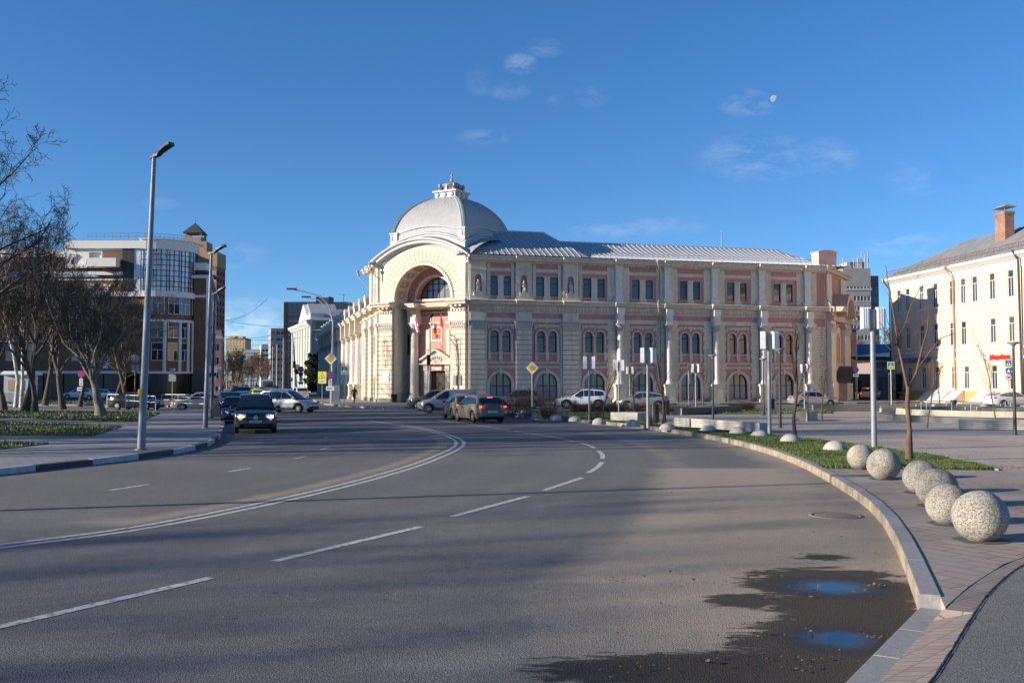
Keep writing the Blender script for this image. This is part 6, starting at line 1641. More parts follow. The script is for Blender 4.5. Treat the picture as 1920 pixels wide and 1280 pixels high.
def hedge(label, u0, u1, v, h, n, seed, m, dep=1.0):
    a, b = G(u0, v, .15), G(u1, v, .15); c = (a + b) / 2; rnd = random.Random(seed); mb = MB()
    for i in range(n):
        k = rnd.random(); p = a.lerp(b, k) - c + Vector((0, rnd.uniform(-dep / 2, dep / 2), 0)); hh = h * (.75 + .35 * noise.noise(Vector((k * 9, seed, 0)))) * rnd.uniform(.6, 1.15)
        q = p + Vector((rnd.gauss(0, .10), rnd.gauss(0, .10), hh))
        mb.tube([p, p.lerp(q, .5) + Vector((rnd.gauss(0, .04), 0, 0)), q], [.014, .010, .006], 3, cap=False, smooth=False)
        for _ in range(3):
            s_ = p.lerp(q, rnd.uniform(.2, 1)); mb.tube([s_, s_ + Vector((rnd.gauss(0, .12), rnd.gauss(0, .12), rnd.gauss(.08, .08)))], [.010, .006], 3, cap=False, smooth=False)
    o = mb.build('hedge', m, loc=(c.x, c.y, .15)); return tag(o, label, 'hedge')
hedge('low brown leafless hedge behind the verge in front of the white off-road car', 1070, 1212, 774, .85, 900, 1, M['twig_dry'])
hedge('sparse greenish brown hedge between the litter bins and the long dark bench', 1236, 1300, 774, .6, 420, 2, M['twig_dry'])
hedge('short dry hedge behind the right end of the long dark bench', 1366, 1412, 770, .7, 260, 3, M['twig_dry'])
hedge('dry bushes by the black post lamp on the far verge', 1388, 1412, 768, .7, 160, 4, M['twig_dry'])
# street trees far up the side street
def ftree(lb, u, Y, h, sd_, sc=1.0, grp='trees along the far side street'):
    p = atY(u, Y, 0); return tree('street_tree', lb, (p.x, p.y, 0), grow(sd_, h, .22, .6, 3, (9, 8, 7), up=.4, first=.2, minr=.035, lens=(.5, .5, .5)), M['bark'], M['twig_red'] if sd_ % 2 else M['twig'], grp)
t0 = ftree('bare brownish street tree in the hazy row far up the side street', 430, 300, 10, 60); t1 = ftree('bare brownish street tree in the hazy row far up the side street', 440, 360, 11, 61)
rnd = random.Random(4)
for i in range(16):
    u = 424 + i * 5.6 + rnd.uniform(-3, 3); Y = 330 + rnd.uniform(0, 260) if u < 450 or u > 490 else 560 + rnd.uniform(0, 200)
    c = copy_tree(t0 if i % 2 else t1); p = atY(u, Y, 0); c.location = p; c.rotation_euler.z = i; k = rnd.uniform(.9, 1.25) * (1.25 if Y > 500 else 1.0); c.scale = (k * 1.2, k * 1.2, k)
p = atY(588, 225, 0); o = shrub('evergreen_bush', 'tall dark evergreen at the gap between the colonnade and the green gabled house', (p.x, p.y, .1), 10, 3, 1, 70, M['twig'])
bpy.data.objects.remove(o)
mb = MB(); rnd = random.Random(9)
for i in range(5200):
    z = rnd.uniform(.4, 8.6); k = math.sqrt(max(0, 1 - ((z - 4.2) / 4.7) ** 2)) * 2.3 * (.8 + .25 * math.sin(z * 3.1)); a = rnd.uniform(0, 6.28); r_ = k * rnd.uniform(.35, 1) ** .5; x, y = r_ * math.cos(a), r_ * math.sin(a); s_ = rnd.uniform(.12, .28)
    v = [Vector((rnd.gauss(0, s_), rnd.gauss(0, s_), rnd.gauss(0, s_))) + Vector((x, y, z)) for _ in range(3)]; mb.add(v, [(0, 1, 2)])
ev = thing('evergreen_tree', 'dark evergreen filling the gap beyond the colonnade', 'tree', (p.x, p.y, .1))
mb.build('crown', mat('evergreen_leaf', (.018, .026, .012), .8, var=.4, scale=2), ev); mb = MB(); mb.tube([(0, 0, 0), (0, 0, 5)], [.2, .08], 8); mb.build('trunk', M['bark'], ev)
# bare trees behind the shaded yard
for i, (u, Y, h) in enumerate(((1618, 175, 9.5), (1640, 180, 10), (1662, 172, 9.5))):
    q = atY(u, Y, 0); tree('yard_tree', ('bare tree behind the grey tower side of the shaded yard', 'bare tree in the middle behind the blue roofed shed', 'bare tree next to the corner of the cream building')[i], (q.x, q.y, 0), grow(80 + i, h, .2, .6, 3, (10, 8, 7), up=.4, first=.3, minr=.02), M['bark'], M['twig_red'])
# ================================================================== STREET FURNITURE
def sphere_stone():
    m = bpy.data.materials.new('exposed_aggregate'); m.use_nodes = True; t = m.node_tree; b = t.nodes['Principled BSDF']; b.inputs['Roughness'].default_value = .9; L = t.links.new
    co = N(t, 'ShaderNodeTexCoord'); v = N(t, 'ShaderNodeTexVoronoi'); v.inputs['Scale'].default_value = 70; L(co.outputs['Object'], v.inputs['Vector'])
    n = N(t, 'ShaderNodeTexNoise'); n.inputs['Scale'].default_value = 3; n.inputs['Detail'].default_value = 8; L(co.outputs['Object'], n.inputs['Vector'])
    s = N(t, 'ShaderNodeSeparateColor'); L(v.outputs['Color'], s.inputs[0])
    r = N(t, 'ShaderNodeValToRGB'); e = r.color_ramp.elements; e[0].color = (.10, .09, .075, 1); e[1].color = (.50, .46, .39, 1); q = r.color_ramp.elements.new(.45); q.color = (.34, .315, .265, 1); L(s.outputs[0], r.inputs[0])
    r2 = N(t, 'ShaderNodeMapRange'); r2.inputs[1].default_value = .25; r2.inputs[2].default_value = .75; r2.inputs[3].default_value = .6; r2.inputs[4].default_value = 1.2; L(n.outputs[0], r2.inputs[0])
    sc = N(t, 'ShaderNodeVectorMath', operation='SCALE'); L(r.outputs[0], sc.inputs[0]); L(r2.outputs[0], sc.inputs['Scale']); L(sc.outputs[0], b.inputs['Base Color'])
    bp = N(t, 'ShaderNodeBump'); bp.inputs['Strength'].default_value = .6; bp.inputs['Distance'].default_value = .008; bp.invert = True; L(v.outputs['Distance'], bp.inputs['Height']); L(bp.outputs[0], b.inputs['Normal'])
    return m
M['aggregate'] = sphere_stone()
def ball(seed):
    mb = MB(); mb.ellipsoid((0, 0, .295), .335, .335, .325, 40, 26, zmin=-.9)
    rnd = Vector((seed, 0, 0))
    mb.v = [p + (p - Vector((0, 0, .3))).normalized() * (.008 * noise.noise(p * 5 + rnd) + .003 * noise.noise(p * 24 + rnd)) for p in mb.v]
    return mb
BL = ['concrete ball farthest from the viewer, next to the tall floodlight post', 'second concrete ball from the far end of the row, with dark shaded right side', 'third ball from the far end, first of the overlapping four', 'ball in the middle of the overlapping row behind two nearer ones', 'second nearest concrete ball, partly hidden by the nearest', 'nearest and largest looking pale concrete ball']
for i, (u, v, sc) in enumerate(((1614, 879, 1.0), (1657, 898, 1.1), (1727, 924, 1.03), (1757, 949, 1.06), (1778, 982, .98), (1838, 1013, 1.1))):
    p = G(u, v, .15); o = ball(i).build('concrete_ball', M['aggregate'], loc=(p.x, p.y, .155)); o.scale = (sc * .95,) * 3; o.rotation_euler.z = i * 1.1
    tag(o, BL[i], 'bollard', 'row of concrete balls on the pavement corner'); rq = random.Random(i); mb = MB(); mb.add([(math.cos(a * .35) * rq.uniform(.27, .37), math.sin(a * .35) * rq.uniform(.27, .37), .006) for a in range(18)], [tuple(range(18))]); mb.build('mortar_bed', M['bed'] if 'bed' in M else M.setdefault('bed', mat('dirty_mortar', (.10, .085, .07), .95, var=.3, scale=12)), o)
dm = MB(); dm.ellipsoid((0, 0, 0), .36, .36, .27, 22, 14, zmin=-.15); dome0 = None
DMS = [(963, 778.5), (971, 781.5), (986, 775.5), (1005.4, 784.5), (1048.5, 772.5), (1042, 786.5), (1078, 789), (1123.5, 794.5), (1186.7, 799), (1251, 804.5), (1328, 809.5), (1384, 814.5), (1425, 819), (1482, 829.5), (1566, 846), (1751, 763), (1844, 764)]
DL = ['leftmost of the small domes at the tip of the verge', 'dome just below the leftmost one at the tip of the verge', 'dome behind the first shrub at the tip of the verge', 'dome right of the yellow diamond sign post', 'flat far dome behind the shrubs', 'wide dome by the kerb below the tall shrub', 'white dome by the kerb left of the small dry bush', 'pale dome by the kerb below the dry bush and white floodlight post', 'dome by the kerb left of the short double headed post', 'dome by the kerb below the twin young trees', 'dome by the kerb in front of the slatted bench', 'dome by the kerb near the right end of the slatted bench', 'dome at the foot of the tall floodlight post left of the dark young tree', 'dome between the dark young tree and the concrete balls', 'dome nearest the concrete balls', 'small far dome on the lawn behind the fountain', 'small far dome beside the white fastback']
for i, (u, v) in enumerate(DMS):
    p = G(u, v, .15)
    if dome0 is None: dome0 = dm.build('concrete_dome', M['concrete'], loc=(p.x, p.y, .17)); o = dome0
    else: o = dome0.copy(); COL.objects.link(o); o.location = (p.x, p.y, .17)
    o.rotation_euler.z = i; o.scale = (1, 1, .95 + .1 * (i % 3)); tag(o, DL[i], 'bollard', 'concrete domes along the verge')
# ---- benches: timber slats on a concrete core
M['slat_pale'] = mat('pale_weathered_slats', (.46, .43, .39), .8, var=.15, scale=5)
M['slat_dark'] = mat('dark_weathered_slats', (.12, .11, .105), .8, var=.2, scale=5)
M['bench_end'] = mat('bench_end_concrete', (.34, .35, .35), .8, var=.08)
def bench(label, a, b, w, h, m, ends=True, n=5, name='bench'):
    p, q = G(*a, .15), G(*b, .15); d = q - p; L = d.length; rz = math.atan2(d.y, d.x); t = thing(name, label, 'bench', (p.x, p.y, .15), rz)
    mb = MB(); s = h / n
    for k in range(n): mb.box(.04, L - .04, -.0, .03, .03 + k * s, .03 + (k + .78) * s)
    k = 0; y = .0
    while y < w - .05: mb.box(.04, L - .04, y, y + .085, h + .0, h + .035); y += .105
    for k in range(n): mb.box(.04, L - .04, w - .03, w, .03 + k * s, .03 + (k + .78) * s)
    mb.build('slats', m, t)
    mb = MB(); mb.box(.06, L - .06, .04, w - .04, 0, h - .01); mb.build('core', M['black'], t)
    mb = MB(); 
    for x in (0, L - .06): mb.box(x, x + .06, .0, w, 0, h + .02)
    mb.build('end_panel', M['bench_end'] if ends else m, t); return t
bench('long pale slatted bench along the verge behind the domes', (1263, 799), (1424, 811.5), .5, .38, M['slat_pale'])
bench('long dark timber bench in front of the far hedge', (1278, 778), (1391, 772.8), .55, .42, M['slat_dark'])
bench('short grey timber block bench beside the slatted litter bin', (1195, 791), (1224, 789), 1.6, .46, M['slat_pale'], ends=False)
bench('very long dark bench in front of the patrol car', (1524, 770.5), (1652, 771), .55, .42, M['slat_dark'])
bench('dark bench with pale end panel left of the fountain', (1652, 778), (1760, 778.5), .55, .42, M['slat_dark'])
bench('pale slatted bench in front of the fountain, at the right edge', (1797, 805), (1990, 808), .55, .42, M['slat_pale'])
bench('small bench seen end on behind the dark young tree', (1489, 789), (1513, 789.5), 2.0, .45, M['slat_dark'])
# ---- fountain
fc_ = G(1915, 787, .15); ft = thing('fountain', 'round empty fountain basin with a low dark outer ring and tan inner wall', 'fountain', (fc_.x, fc_.y, .15))
M['fount_dark'] = mat('dark_fountain_stone', (.085, .09, .095), .5, var=.15, scale=4); M['fount_tan'] = mat('tan_fountain_wall', (.42, .38, .28), .8, var=.15, scale=2, col2=(.2, .2, .17), c2amt=.5, c2scale=2)
mb = MB(); mb.lathe((0, 0), [(7.5, 0), (7.5, .30), (7.45, .33), (7.05, .33), (7.0, .12), (6.6, .10)], 64, smooth=False); mb.build('outer_ring', M['fount_dark'], ft)
mb = MB(); mb.lathe((0, 0), [(6.6, .02), (6.5, .62), (6.2, .62), (6.2, .25)], 64, smooth=False); mb.build('basin_wall', M['fount_tan'], ft)
mb = MB(); mb.lathe((0, 0), [(6.2, .26), (2.2, .26), (2.2, .7), (1.9, .7), (1.9, .5), (.01, .5)], 48, smooth=False); mb.build('basin_floor', M['fount_dark'], ft)
for k in range(10):
    a = k * .63; x, y = 5.3 * math.cos(a), 5.3 * math.sin(a); mb = MB(); mb.tube([(x, y, .26), (x, y, .95)], .03, 6); mb.tube([(x - .3, y, .72), (x + .3, y, .72)], .02, 5); mb.tube([(x - .3, y, .66), (x - .3, y, .82)], .03, 5); mb.tube([(x + .3, y, .66), (x + .3, y, .82)], .03, 5); mb.build('nozzle', M['steel'], ft)
# ---- litter bins
def bin_(label, u, v, h=.85, r=.22, steel=False):
    p = G(u, v, .15); t = thing('litter_bin', label, 'litter bin', (p.x, p.y, .15)); mb = MB(); mb.lathe((0, 0), [(r - .03, .06), (r - .03, h - .04)], 14); mb.build('liner', M['steel'] if steel else M['black'], t)
    mb = MB()
    for k in range(14):
        a = k * math.pi / 7; mb.M = Matrix.Rotation(a, 4, 'Z'); mb.box(r - .02, r + .005, -.035, .035, .03, h)
    mb.M = Matrix.Identity(4); mb.lathe((0, 0), [(r - .02, h), (r + .02, h), (r + .02, h + .03), (r - .06, h + .03)], 14); mb.build('slat_shell', M['steel'] if steel else M['dark_pole'], t)
bin_('dark slatted litter bin next to the timber block bench', 1228, 792, .92); bin_('dark litter bin just right of the twin young trees', 1249, 778, .9); bin_('round steel litter bin behind the hedge end', 1184, 774, .62, .24, True)
bin_('dark litter bin on the far verge left of the patrol car', 1447, 769.5, .85); bin_('dark litter bin on the lawn behind the fountain', 1788, 769, .75)
# ---- black post lamps
M['lamp_disc'] = mat('post_lamp_disc', (.22, .22, .21), .5, var=.05)
def post_lamp(label, u, v, h=3.65):
    p = G(u, v, .15); t = thing('post_lamp', label, 'lamp post', (p.x, p.y, .15), 0, 'black post lamps on the plaza')
    mb = MB(); mb.tube([(0, 0, 0), (0, 0, 1.0), (0, 0, h - .25), ], [.075, .06, .05], 12); mb.lathe((0, 0), [(.11, 0), (.11, .03)], 12); mb.build('post', M['dark_pole'], t)
    mb = MB(); mb.lathe((0, 0), [(.05, h - .25), (.10, h - .12), (.25, h - .06), (.26, h - .02), (.1, h), (.01, h)], 20); mb.build('lamp_head', M['lamp_disc'], t)
post_lamp('black post lamp with flat disc top behind the long pale bench', 1337, 786.7); post_lamp('black post lamp left of the dark young tree, in front of the third last arch', 1463, 801.7)
post_lamp('black post lamp near the double headed post, in front of a hall column', 1432, 778); post_lamp('nearest black post lamp, at the right edge in front of the cream building', 1903, 815, 3.7)
# ---- floodlight posts with two white boxes
M['flood_white'] = mat('white_flood_housing', (.74, .76, .78), .4, var=.04)
def flood(label, u, v, h, rot=(20, -25), r=.05, z=.15, bw=.25, bh=.68):
    p = G(u, v, z); t = thing('floodlight_post', label, 'floodlight post', (p.x, p.y, z), 0, 'galvanised posts with white box floodlights')
    mb = MB(); mb.tube([(0, 0, 0), (0, 0, h)], [r * 1.25, r], 10); mb.tube([(-.2, 0, h - .6), (.2, 0, h - .6)], .025, 6); mb.box(-.07, .07, -.07, .07, h - .5, h - .1); mb.build('post', M['galv'], t)
    for s, a in zip((-1, 1), rot):
        mb = MB(Matrix.Translation((s * .24, -.05, 0)) @ Matrix.Rotation(R(a), 4, 'Z')); mb.box(-bw / 2, bw / 2, -.09, .09, h - .62, h - .62 + bh)
        for k in range(3): mb.box(-bw / 2 + .03 + k * .07, -bw / 2 + .045 + k * .07, -.11, -.09, h - .6, h - .66 + bh)
        mb.build('floodlight', M['flood_white'], t)
flood('tall galvanised post with two white box floodlights beside the concrete balls', 1639, 842, 4.35, (0, 0), .075)
flood('galvanised post with two white floodlights by the kerb left of the dark young tree', 1443, 817, 4.0, (80, 15), .065)
flood('galvanised post with tilted white floodlights by the kerb in front of the bins', 1215, 802.5, 3.6, (75, 25), .06)
flood('post with one visible white floodlight right of the small dry bush', 1105, 788, 3.45, (90, 80), .055)
flood('floodlight post behind the hedge in front of the first hall column', 1160.5, 779, 3.45, (90, 85))
flood('far floodlight post behind the fastback, against a pink arch', 1181, 760, 3.5, (90, 90), bw=.15)
flood('floodlight post by the no stopping sign and long dark bench', 1304.6, 763, 3.6, (60, -60))
flood('floodlight post in front of the patrol car', 1508.7, 766, 3.5, (70, -60))
# ---- street lamps
def led_lamp(label, u, v, vt, dirx=1, diry=-.25, z=.15, m='grey_pole', r=.11, arm=.6, lean=0.0, sticker=False, group=None, vhead=None):
    p = G(u, v, z); h = HZ(p.y, vt) - z; t = thing('street_lamp', label, 'street lamp', (p.x, p.y, z), 0, group)
    mb = MB(); mb.tube([(0, 0, 0), (lean * .5, 0, h * .5), (lean * .5, 0, h * .5 + .01), (lean, 0, h - .2)], [r, r * .8, r * .72, r * .52], 14); mb.lathe((0, 0), [(r * 1.5, 0), (r * 1.5, .03), (r, .05)], 14); mb.build('pole', M[m], t)
    mb = MB(Matrix.Translation((lean, 0, h - .22)) @ Matrix.Rotation(math.atan2(diry, dirx), 4, 'Z')); a = arm
    prof = [(-.12, .02, .07), (0, .06, .08), (.18, .10, .08), (.32, .22, .12), (a, .36, .15), (a + .12, .38, .14)]; vs = []
    for x, zc, w in prof:
        th = .05 if x > 0 else .04; vs += [(x, -w, zc - th), (x, w, zc - th), (x, w * .8, zc + th), (x, -w * .8, zc + th)]
    fs = [(i * 4 + k, i * 4 + (k + 1) % 4, i * 4 + 4 + (k + 1) % 4, i * 4 + 4 + k) for i in range(len(prof) - 1) for k in range(4)] + [(3, 2, 1, 0), (20, 21, 22, 23)]
    mb.add(vs, fs); mb.build('lamp_head', M['dark_pole'], t)
    if sticker: mb = MB(); mb.tube([(0, 0, 1.65), (0, 0, 1.86)], r + .004, 14, cap=False); mb.build('sticker', M['sign_amber'], t)
    return t
led_lamp('tall grey street lamp in the left pavement, nearest to the viewer', 265, 843, 284, 1, -.5, lean=.26, sticker=True, r=.125)
led_lamp('grey street lamp standing outside the left edge, its shadow lying across the road', 0, 0, 0) if False else None
led_lamp('second grey street lamp on the left pavement, behind the nearest', 385, 802, 468, 1, -.3, lean=.18, r=.115)
led_lamp('dark street lamp on the left pavement carrying the backs of road signs', 397, 783, 545, 1, -.3, m='dark_pole', lean=.06)
led_lamp('slim street lamp with dark head and traffic light before the portal', 804, 757, 592, .3, -1, z=.12, m='galv', r=.09, lean=.2)
led_lamp('slim grey street lamp in front of the first white hall column', 1168, 750, 597, .3, -1, z=.12, m='galv', r=.08)
led_lamp('slim street lamp before the seventh pair of arched windows', 1497, 751, 598, -.4, -1, z=.12, m='galv', r=.08)
led_lamp('pale street lamp at the entrance of the shaded yard', 1607, 752, 600, 1, -.3, z=.05, m='galv', r=.08)
p = G(622, 757, .12); t = thing('street_lamp', 'tall double armed lamp curving left over the side street', 'street lamp', (p.x, p.y, .12)); s_ = 18.4
mb = MB(); mb.tube([(0, 0, 0), (.05, 0, 4), (.08, 0, 8.2), (-.3, 0, 9.8), (-1.2, 0, 10.8), (-2.6, 0, 11.2), (-4.0, 0, 11.5)], [.16, .12, .09, .07, .05, .05, .06], 10)
mb.tube([(.0, 0, 8.6), (-.6, .0, 9.6), (-1.4, .3, 10.4), (-2.8, .5, 10.75)], [.06, .05, .05, .05], 8); mb.build('pole', M['galv'], t)
mb = MB(); mb.box(-4.6, -3.6, -.12, .12, 11.46, 11.62); mb.box(-3.2, -2.3, .4, .62, 10.7, 10.85); mb.build('lamp_head', M['dark_pole'], t)
mb = MB(); mb.box(.15, .75, -.3, .3, 0, 1.9); mb.frust(.05, .85, -.4, .4, 0, .35, .05); mb.build('switch_cabinet', M['grey_pole'], t)
# ---- signals and signs
def disc(mb, x, z, r, y, n=28, k=1.0):
    mb.add([(x + r * math.cos(2 * math.pi * i / n) * k, y, z + r * math.sin(2 * math.pi * i / n)) for i in range(n)], [tuple(range(n))])
def diam(mb, z, r, y, x=0): mb.add([(x, y, z - r), (x + r, y, z), (x, y, z + r), (x - r, y, z)], [(0, 1, 2, 3)])
def rect(mb, x0, x1, z0, z1, y): mb.add([(x0, y, z0), (x1, y, z0), (x1, y, z1), (x0, y, z1)], [(0, 1, 2, 3)])
def walker(mb, z, s, y, x=0):
    """small walking figure"""
    disc(mb, x, z + .36 * s, .08 * s, y, 10)
    for poly in (((-.05, .26), (.06, .26), (.09, -.05), (-.06, -.05)), ((-.06, -.05), (.02, -.05), (-.12, -.40), (-.22, -.40)), ((.0, -.05), (.09, -.05), (.22, -.38), (.13, -.40)), ((-.05, .24), (-.2, .02), (-.15, -.02), (-.02, .15)), ((.06, .24), (.2, .06), (.24, .1), (.07, .27))):
        mb.add([(x + a * s, y, z + b * s) for a, b in poly], [tuple(range(len(poly)))])
SM = [M['sign_back'], M['sign_white'], M['sign_blue'], M['sign_red'], M['sign_yellow'], M['sign_amber'], M['sign_black']]
def sign_face(kind, t, z, s=.35, x=0, y=-.06, ang=0):
    mb = MB(Matrix.Rotation(ang, 4, 'Z')); e = .003
    mb.m = 0
    if kind == 'main':
        mb.add([(x, y + .01, z - s), (x + s, y + .01, z), (x, y + .01, z + s), (x - s, y + .01, z)], [(3, 2, 1, 0)]); mb.m = 1; diam(mb, z, s, y, x); mb.m = 5; diam(mb, z, s * .66, y - e, x)
    elif kind in ('cross', 'crossg'):
        mb.box(x - s - .0, x + s, y, y + .015, z - s, z + s); mb.m = 4 if kind == 'crossg' else 1; rect(mb, x - s, x + s, z - s, z + s, y - e); mb.m = 2; rect(mb, x - s * .78, x + s * .78, z - s * .78, z + s * .78, y - 2 * e)
        mb.m = 1; mb.add([(x - s * .62, y - 3 * e, z - s * .6), (x + s * .62, y - 3 * e, z - s * .6), (x, y - 3 * e, z + s * .62)], [(0, 1, 2)]); mb.m = 6; walker(mb, z - s * .12, s * 1.15, y - 4 * e, x)
    elif kind == 'hump':
        mb.box(x - s, x + s, y, y + .015, z - s, z + s); mb.m = 2; rect(mb, x - s, x + s, z - s, z + s, y - e); mb.m = 1; mb.add([(x - s * .62, y - 3 * e, z - s * .5), (x + s * .62, y - 3 * e, z - s * .5), (x, y - 3 * e, z + s * .62)], [(0, 1, 2)])
    elif kind == 'arrow':
        mb.box(x - s, x + s, y, y + .015, z - s, z + s); mb.m = 2; rect(mb, x - s, x + s, z - s, z + s, y - e); mb.m = 1; rect(mb, x - s * .14, x + s * .14, z - s * .7, z + s * .2, y - 2 * e); mb.add([(x - s * .42, y - 2 * e, z + s * .15), (x + s * .42, y - 2 * e, z + s * .15), (x, y - 2 * e, z + s * .8)], [(0, 1, 2)])
    elif kind == 'nostop':
        disc(mb, x, z, s, y + .006); mb.m = 3; disc(mb, x, z, s, y); mb.m = 2; disc(mb, x, z, s * .8, y - e); mb.m = 3
        for q in (-1, 1): mb.add([(x + a, y - 2 * e, z + q * b) for a, b in ((-s * .60, -s * .48), (-s * .48, -s * .60), (s * .60, s * .48), (s * .48, s * .60))], [(0, 1, 2, 3)])
    elif kind == 'noentry':
        disc(mb, x, z, s, y + .006); mb.m = 3; disc(mb, x, z, s, y); mb.m = 1; rect(mb, x - s * .72, x + s * .72, z - s * .16, z + s * .16, y - e)
    elif kind == 'thirty':
        disc(mb, x, z, s, y + .006); mb.m = 3; disc(mb, x, z, s, y); mb.m = 1; disc(mb, x, z, s * .8, y - e)
    elif kind == 'plate':
        mb.box(x - s, x + s, y, y + .015, z - s * .5, z + s * .5); mb.m = 1; rect(mb, x - s, x + s, z - s * .5, z + s * .5, y - e); mb.m = 6; rect(mb, x - s * .6, x + s * .6, z - s * .12, z + s * .12, y - 2 * e); mb.add([(x - s * .8, y - 2 * e, z), (x - s * .5, y - 2 * e, z - s * .25), (x - s * .5, y - 2 * e, z + s * .25)], [(0, 1, 2)])
    elif kind == 'updown':
        mb.box(x - s * .5, x + s * .5, y, y + .015, z - s, z + s); mb.m = 1; rect(mb, x - s * .5, x + s * .5, z - s, z + s, y - e); mb.m = 6; rect(mb, x - s * .07, x + s * .07, z - s * .55, z + s * .55, y - 2 * e)
        for q in (-1, 1): mb.add([(x - s * .25, y - 2 * e, z + q * s * .5), (x + s * .25, y - 2 * e, z + q * s * .5), (x, y - 2 * e, z + q * s * .85)], [(0, 1, 2)])
    elif kind == 'kids':
        mb.box(x - s, x + s, y, y + .015, z - s * 1.45, z + s * 1.45); mb.m = 4; rect(mb, x - s, x + s, z - s * 1.45, z + s * 1.45, y - e); mb.m = 3; mb.add([(x - s * .85, y - 2 * e, z - s * .3), (x + s * .85, y - 2 * e, z - s * .3), (x, y - 2 * e, z + s * 1.25)], [(0, 1, 2)])
        mb.m = 1; mb.add([(x - s * .62, y - 3 * e, z - s * .16), (x + s * .62, y - 3 * e, z - s * .16), (x, y - 3 * e, z + s * .98)], [(0, 1, 2)]); rect(mb, x - s * .8, x + s * .8, z - s * 1.25, z - s * .6, y - 2 * e)
        mb.m = 6; walker(mb, z + s * .2, s * .8, y - 4 * e, x - s * .12); walker(mb, z + s * .15, s * .65, y - 4 * e, x + s * .18)
        for k in range(4): rect(mb, x - s * .62 + k * s * .34, x - s * .42 + k * s * .34, z - s * 1.1, z - s * .78, y - 3 * e)
    elif kind == 'back': disc(mb, x, z, s, y); mb.m = 0
    elif kind == 'backtri': mb.add([(x - s, y, z + s * .7), (x, y, z - s), (x + s, y, z + s * .7)], [(0, 1, 2)])
    elif kind == 'backsq': mb.box(x - s, x + s, y, y + .01, z - s, z + s)
    o = mb.build('sign_face', SM, t)
    if kind == 'thirty': text_obj('number', '30', s * 1.05, M['sign_black'], Matrix.Translation((x, y - .008, z)) @ Matrix.Rotation(R(90), 4, 'X'), o, bold=.008)
    return o
def sign(label, u, v, faces, h, z=.12, m='galv', ang=0, r=.035, pole_x=0):
    """faces: (kind, pixel row of the centre, size m[, x shift])"""
    p = G(u, v, z); t = thing('road_sign', label, 'road sign', (p.x, p.y, z), R(ang)); top = max(HZ(p.y, f[1]) - z + f[2] * .8 for f in faces) if h is None else h
    mb = MB(); mb.tube([(0, 0, 0), (0, 0, top)], r, 8); mb.build('post', M[m], t)
    for f in faces: sign_face(f[0], t, HZ(p.y, f[1]) - z, f[2], f[3] if len(f) > 3 else 0, f[4] if len(f) > 4 else -.06)
    return t
sign('white framed amber diamond priority sign on its own post at the tip of the verge', 998, 786, [('main', 689.6, .36)], None, .15)
sign('yellow bordered blue crossing sign on the pavement before the colonnade', 646, 759.5, [('crossg', 693.8, .36)], None)
sign('sign post with amber diamond, no stopping disc and arrow plates by the switch cabinet', 619, 757.5, [('main', 672, .62, .05), ('nostop', 703, .37), ('updown', 718, .33), ('plate', 728, .4)], None)
sign('tall yellow children warning sign left of the no stopping disc', 604, 750, [('kids', 707.5, .50)], None)
sign('white and red no entry sign over a no stopping disc by the green gabled house', 564, 741, [('noentry', 692, .50), ('nostop', 701.5, .42), ('updown', 710, .4), ('plate', 717.5, .45)], None)
sign('crossing sign with yellow border left of the cream building', 1671, 758, [('crossg', 685, .37)], None, .02, 'white_metal')
sign('dark post with a lamp bracket just left of the crossing sign', 1667, 765, [('backsq', 700, .05)], None, .1, 'dark_pole')
sign('stack of crossing, hump and thirty signs at the right edge', 1891.5, 760, [('crossg', 681, .37), ('hump', 695, .29), ('thirty', 707.5, .32)], None, .02)
sign('blue arrow square above a no stopping disc in front of the cream building', 1803, 750, [('arrow', 686.5, .34), ('nostop', 697.5, .38), ('plate', 706, .34)], None, .02)
sign('no stopping disc and plate beside the pale street lamp of the yard', 1605, 753, [('nostop', 693, .34), ('plate', 703, .34)], None, .05)
sign('no stopping disc seen nearly edge on by the long dark bench', 1291, 762, [('nostop', 690, .34), ('updown', 705, .3), ('plate', 715, .3)], None, .12, ang=66)
sign('post with round and square sign backs behind the white barriers', 323, 757, [('backsq', 708, .36), ('backtri', 695, .38)], None, .1)
sign('dark post with sign backs beside the nearest street lamp', 253, 766, [('backsq', 690, .3), ('back', 672, .34)], None, .15, 'dark_pole', r=.07)
sign('no parking disc and arrow plates in the shade of the park trees', 152, 757, [('nostop', 701, .34), ('updown', 716, .36), ('plate', 729, .38)], None, .1)
sign('big round and square sign backs on the far left pavement', 396, 775, [('back', 696, .42), ('backsq', 708, .34)], None, .12, 'dark_pole')
sign('pale triangular sign back far up the left pavement', 430, 733, [('backtri', 700, .8), ('backsq', 709, .6)], None, .1)
sign('red no entry disc further up by the dark lattice post', 546, 736, [('noentry', 711, .45)], None, .1)
# traffic signal heads
def signal(label, u, v, z, loc=None):
    p = G(u, v, .12); t = thing('traffic_signal', label, 'traffic light', (p.x, p.y - .12, z)); mb = MB(); mb.box(-.17, .17, -.14, .14, 0, 1.0); mb.build('housing', M['black'], t); mb = MB()
    for k in range(3): mb.tube([(0, -.13, .18 + k * .32), (0, -.32, .2 + k * .32)], .13, 10, cap=False)
    mb.build('visor', M['dark_pole'], t)
signal('dark traffic light on the lamp post in front of the portal', 803.5, 757, HZ(G(804, 757, .12).y, 684)); signal('dark traffic light on the pole before the green gabled house', 552, 745, HZ(G(552, 745, .12).y, 690))
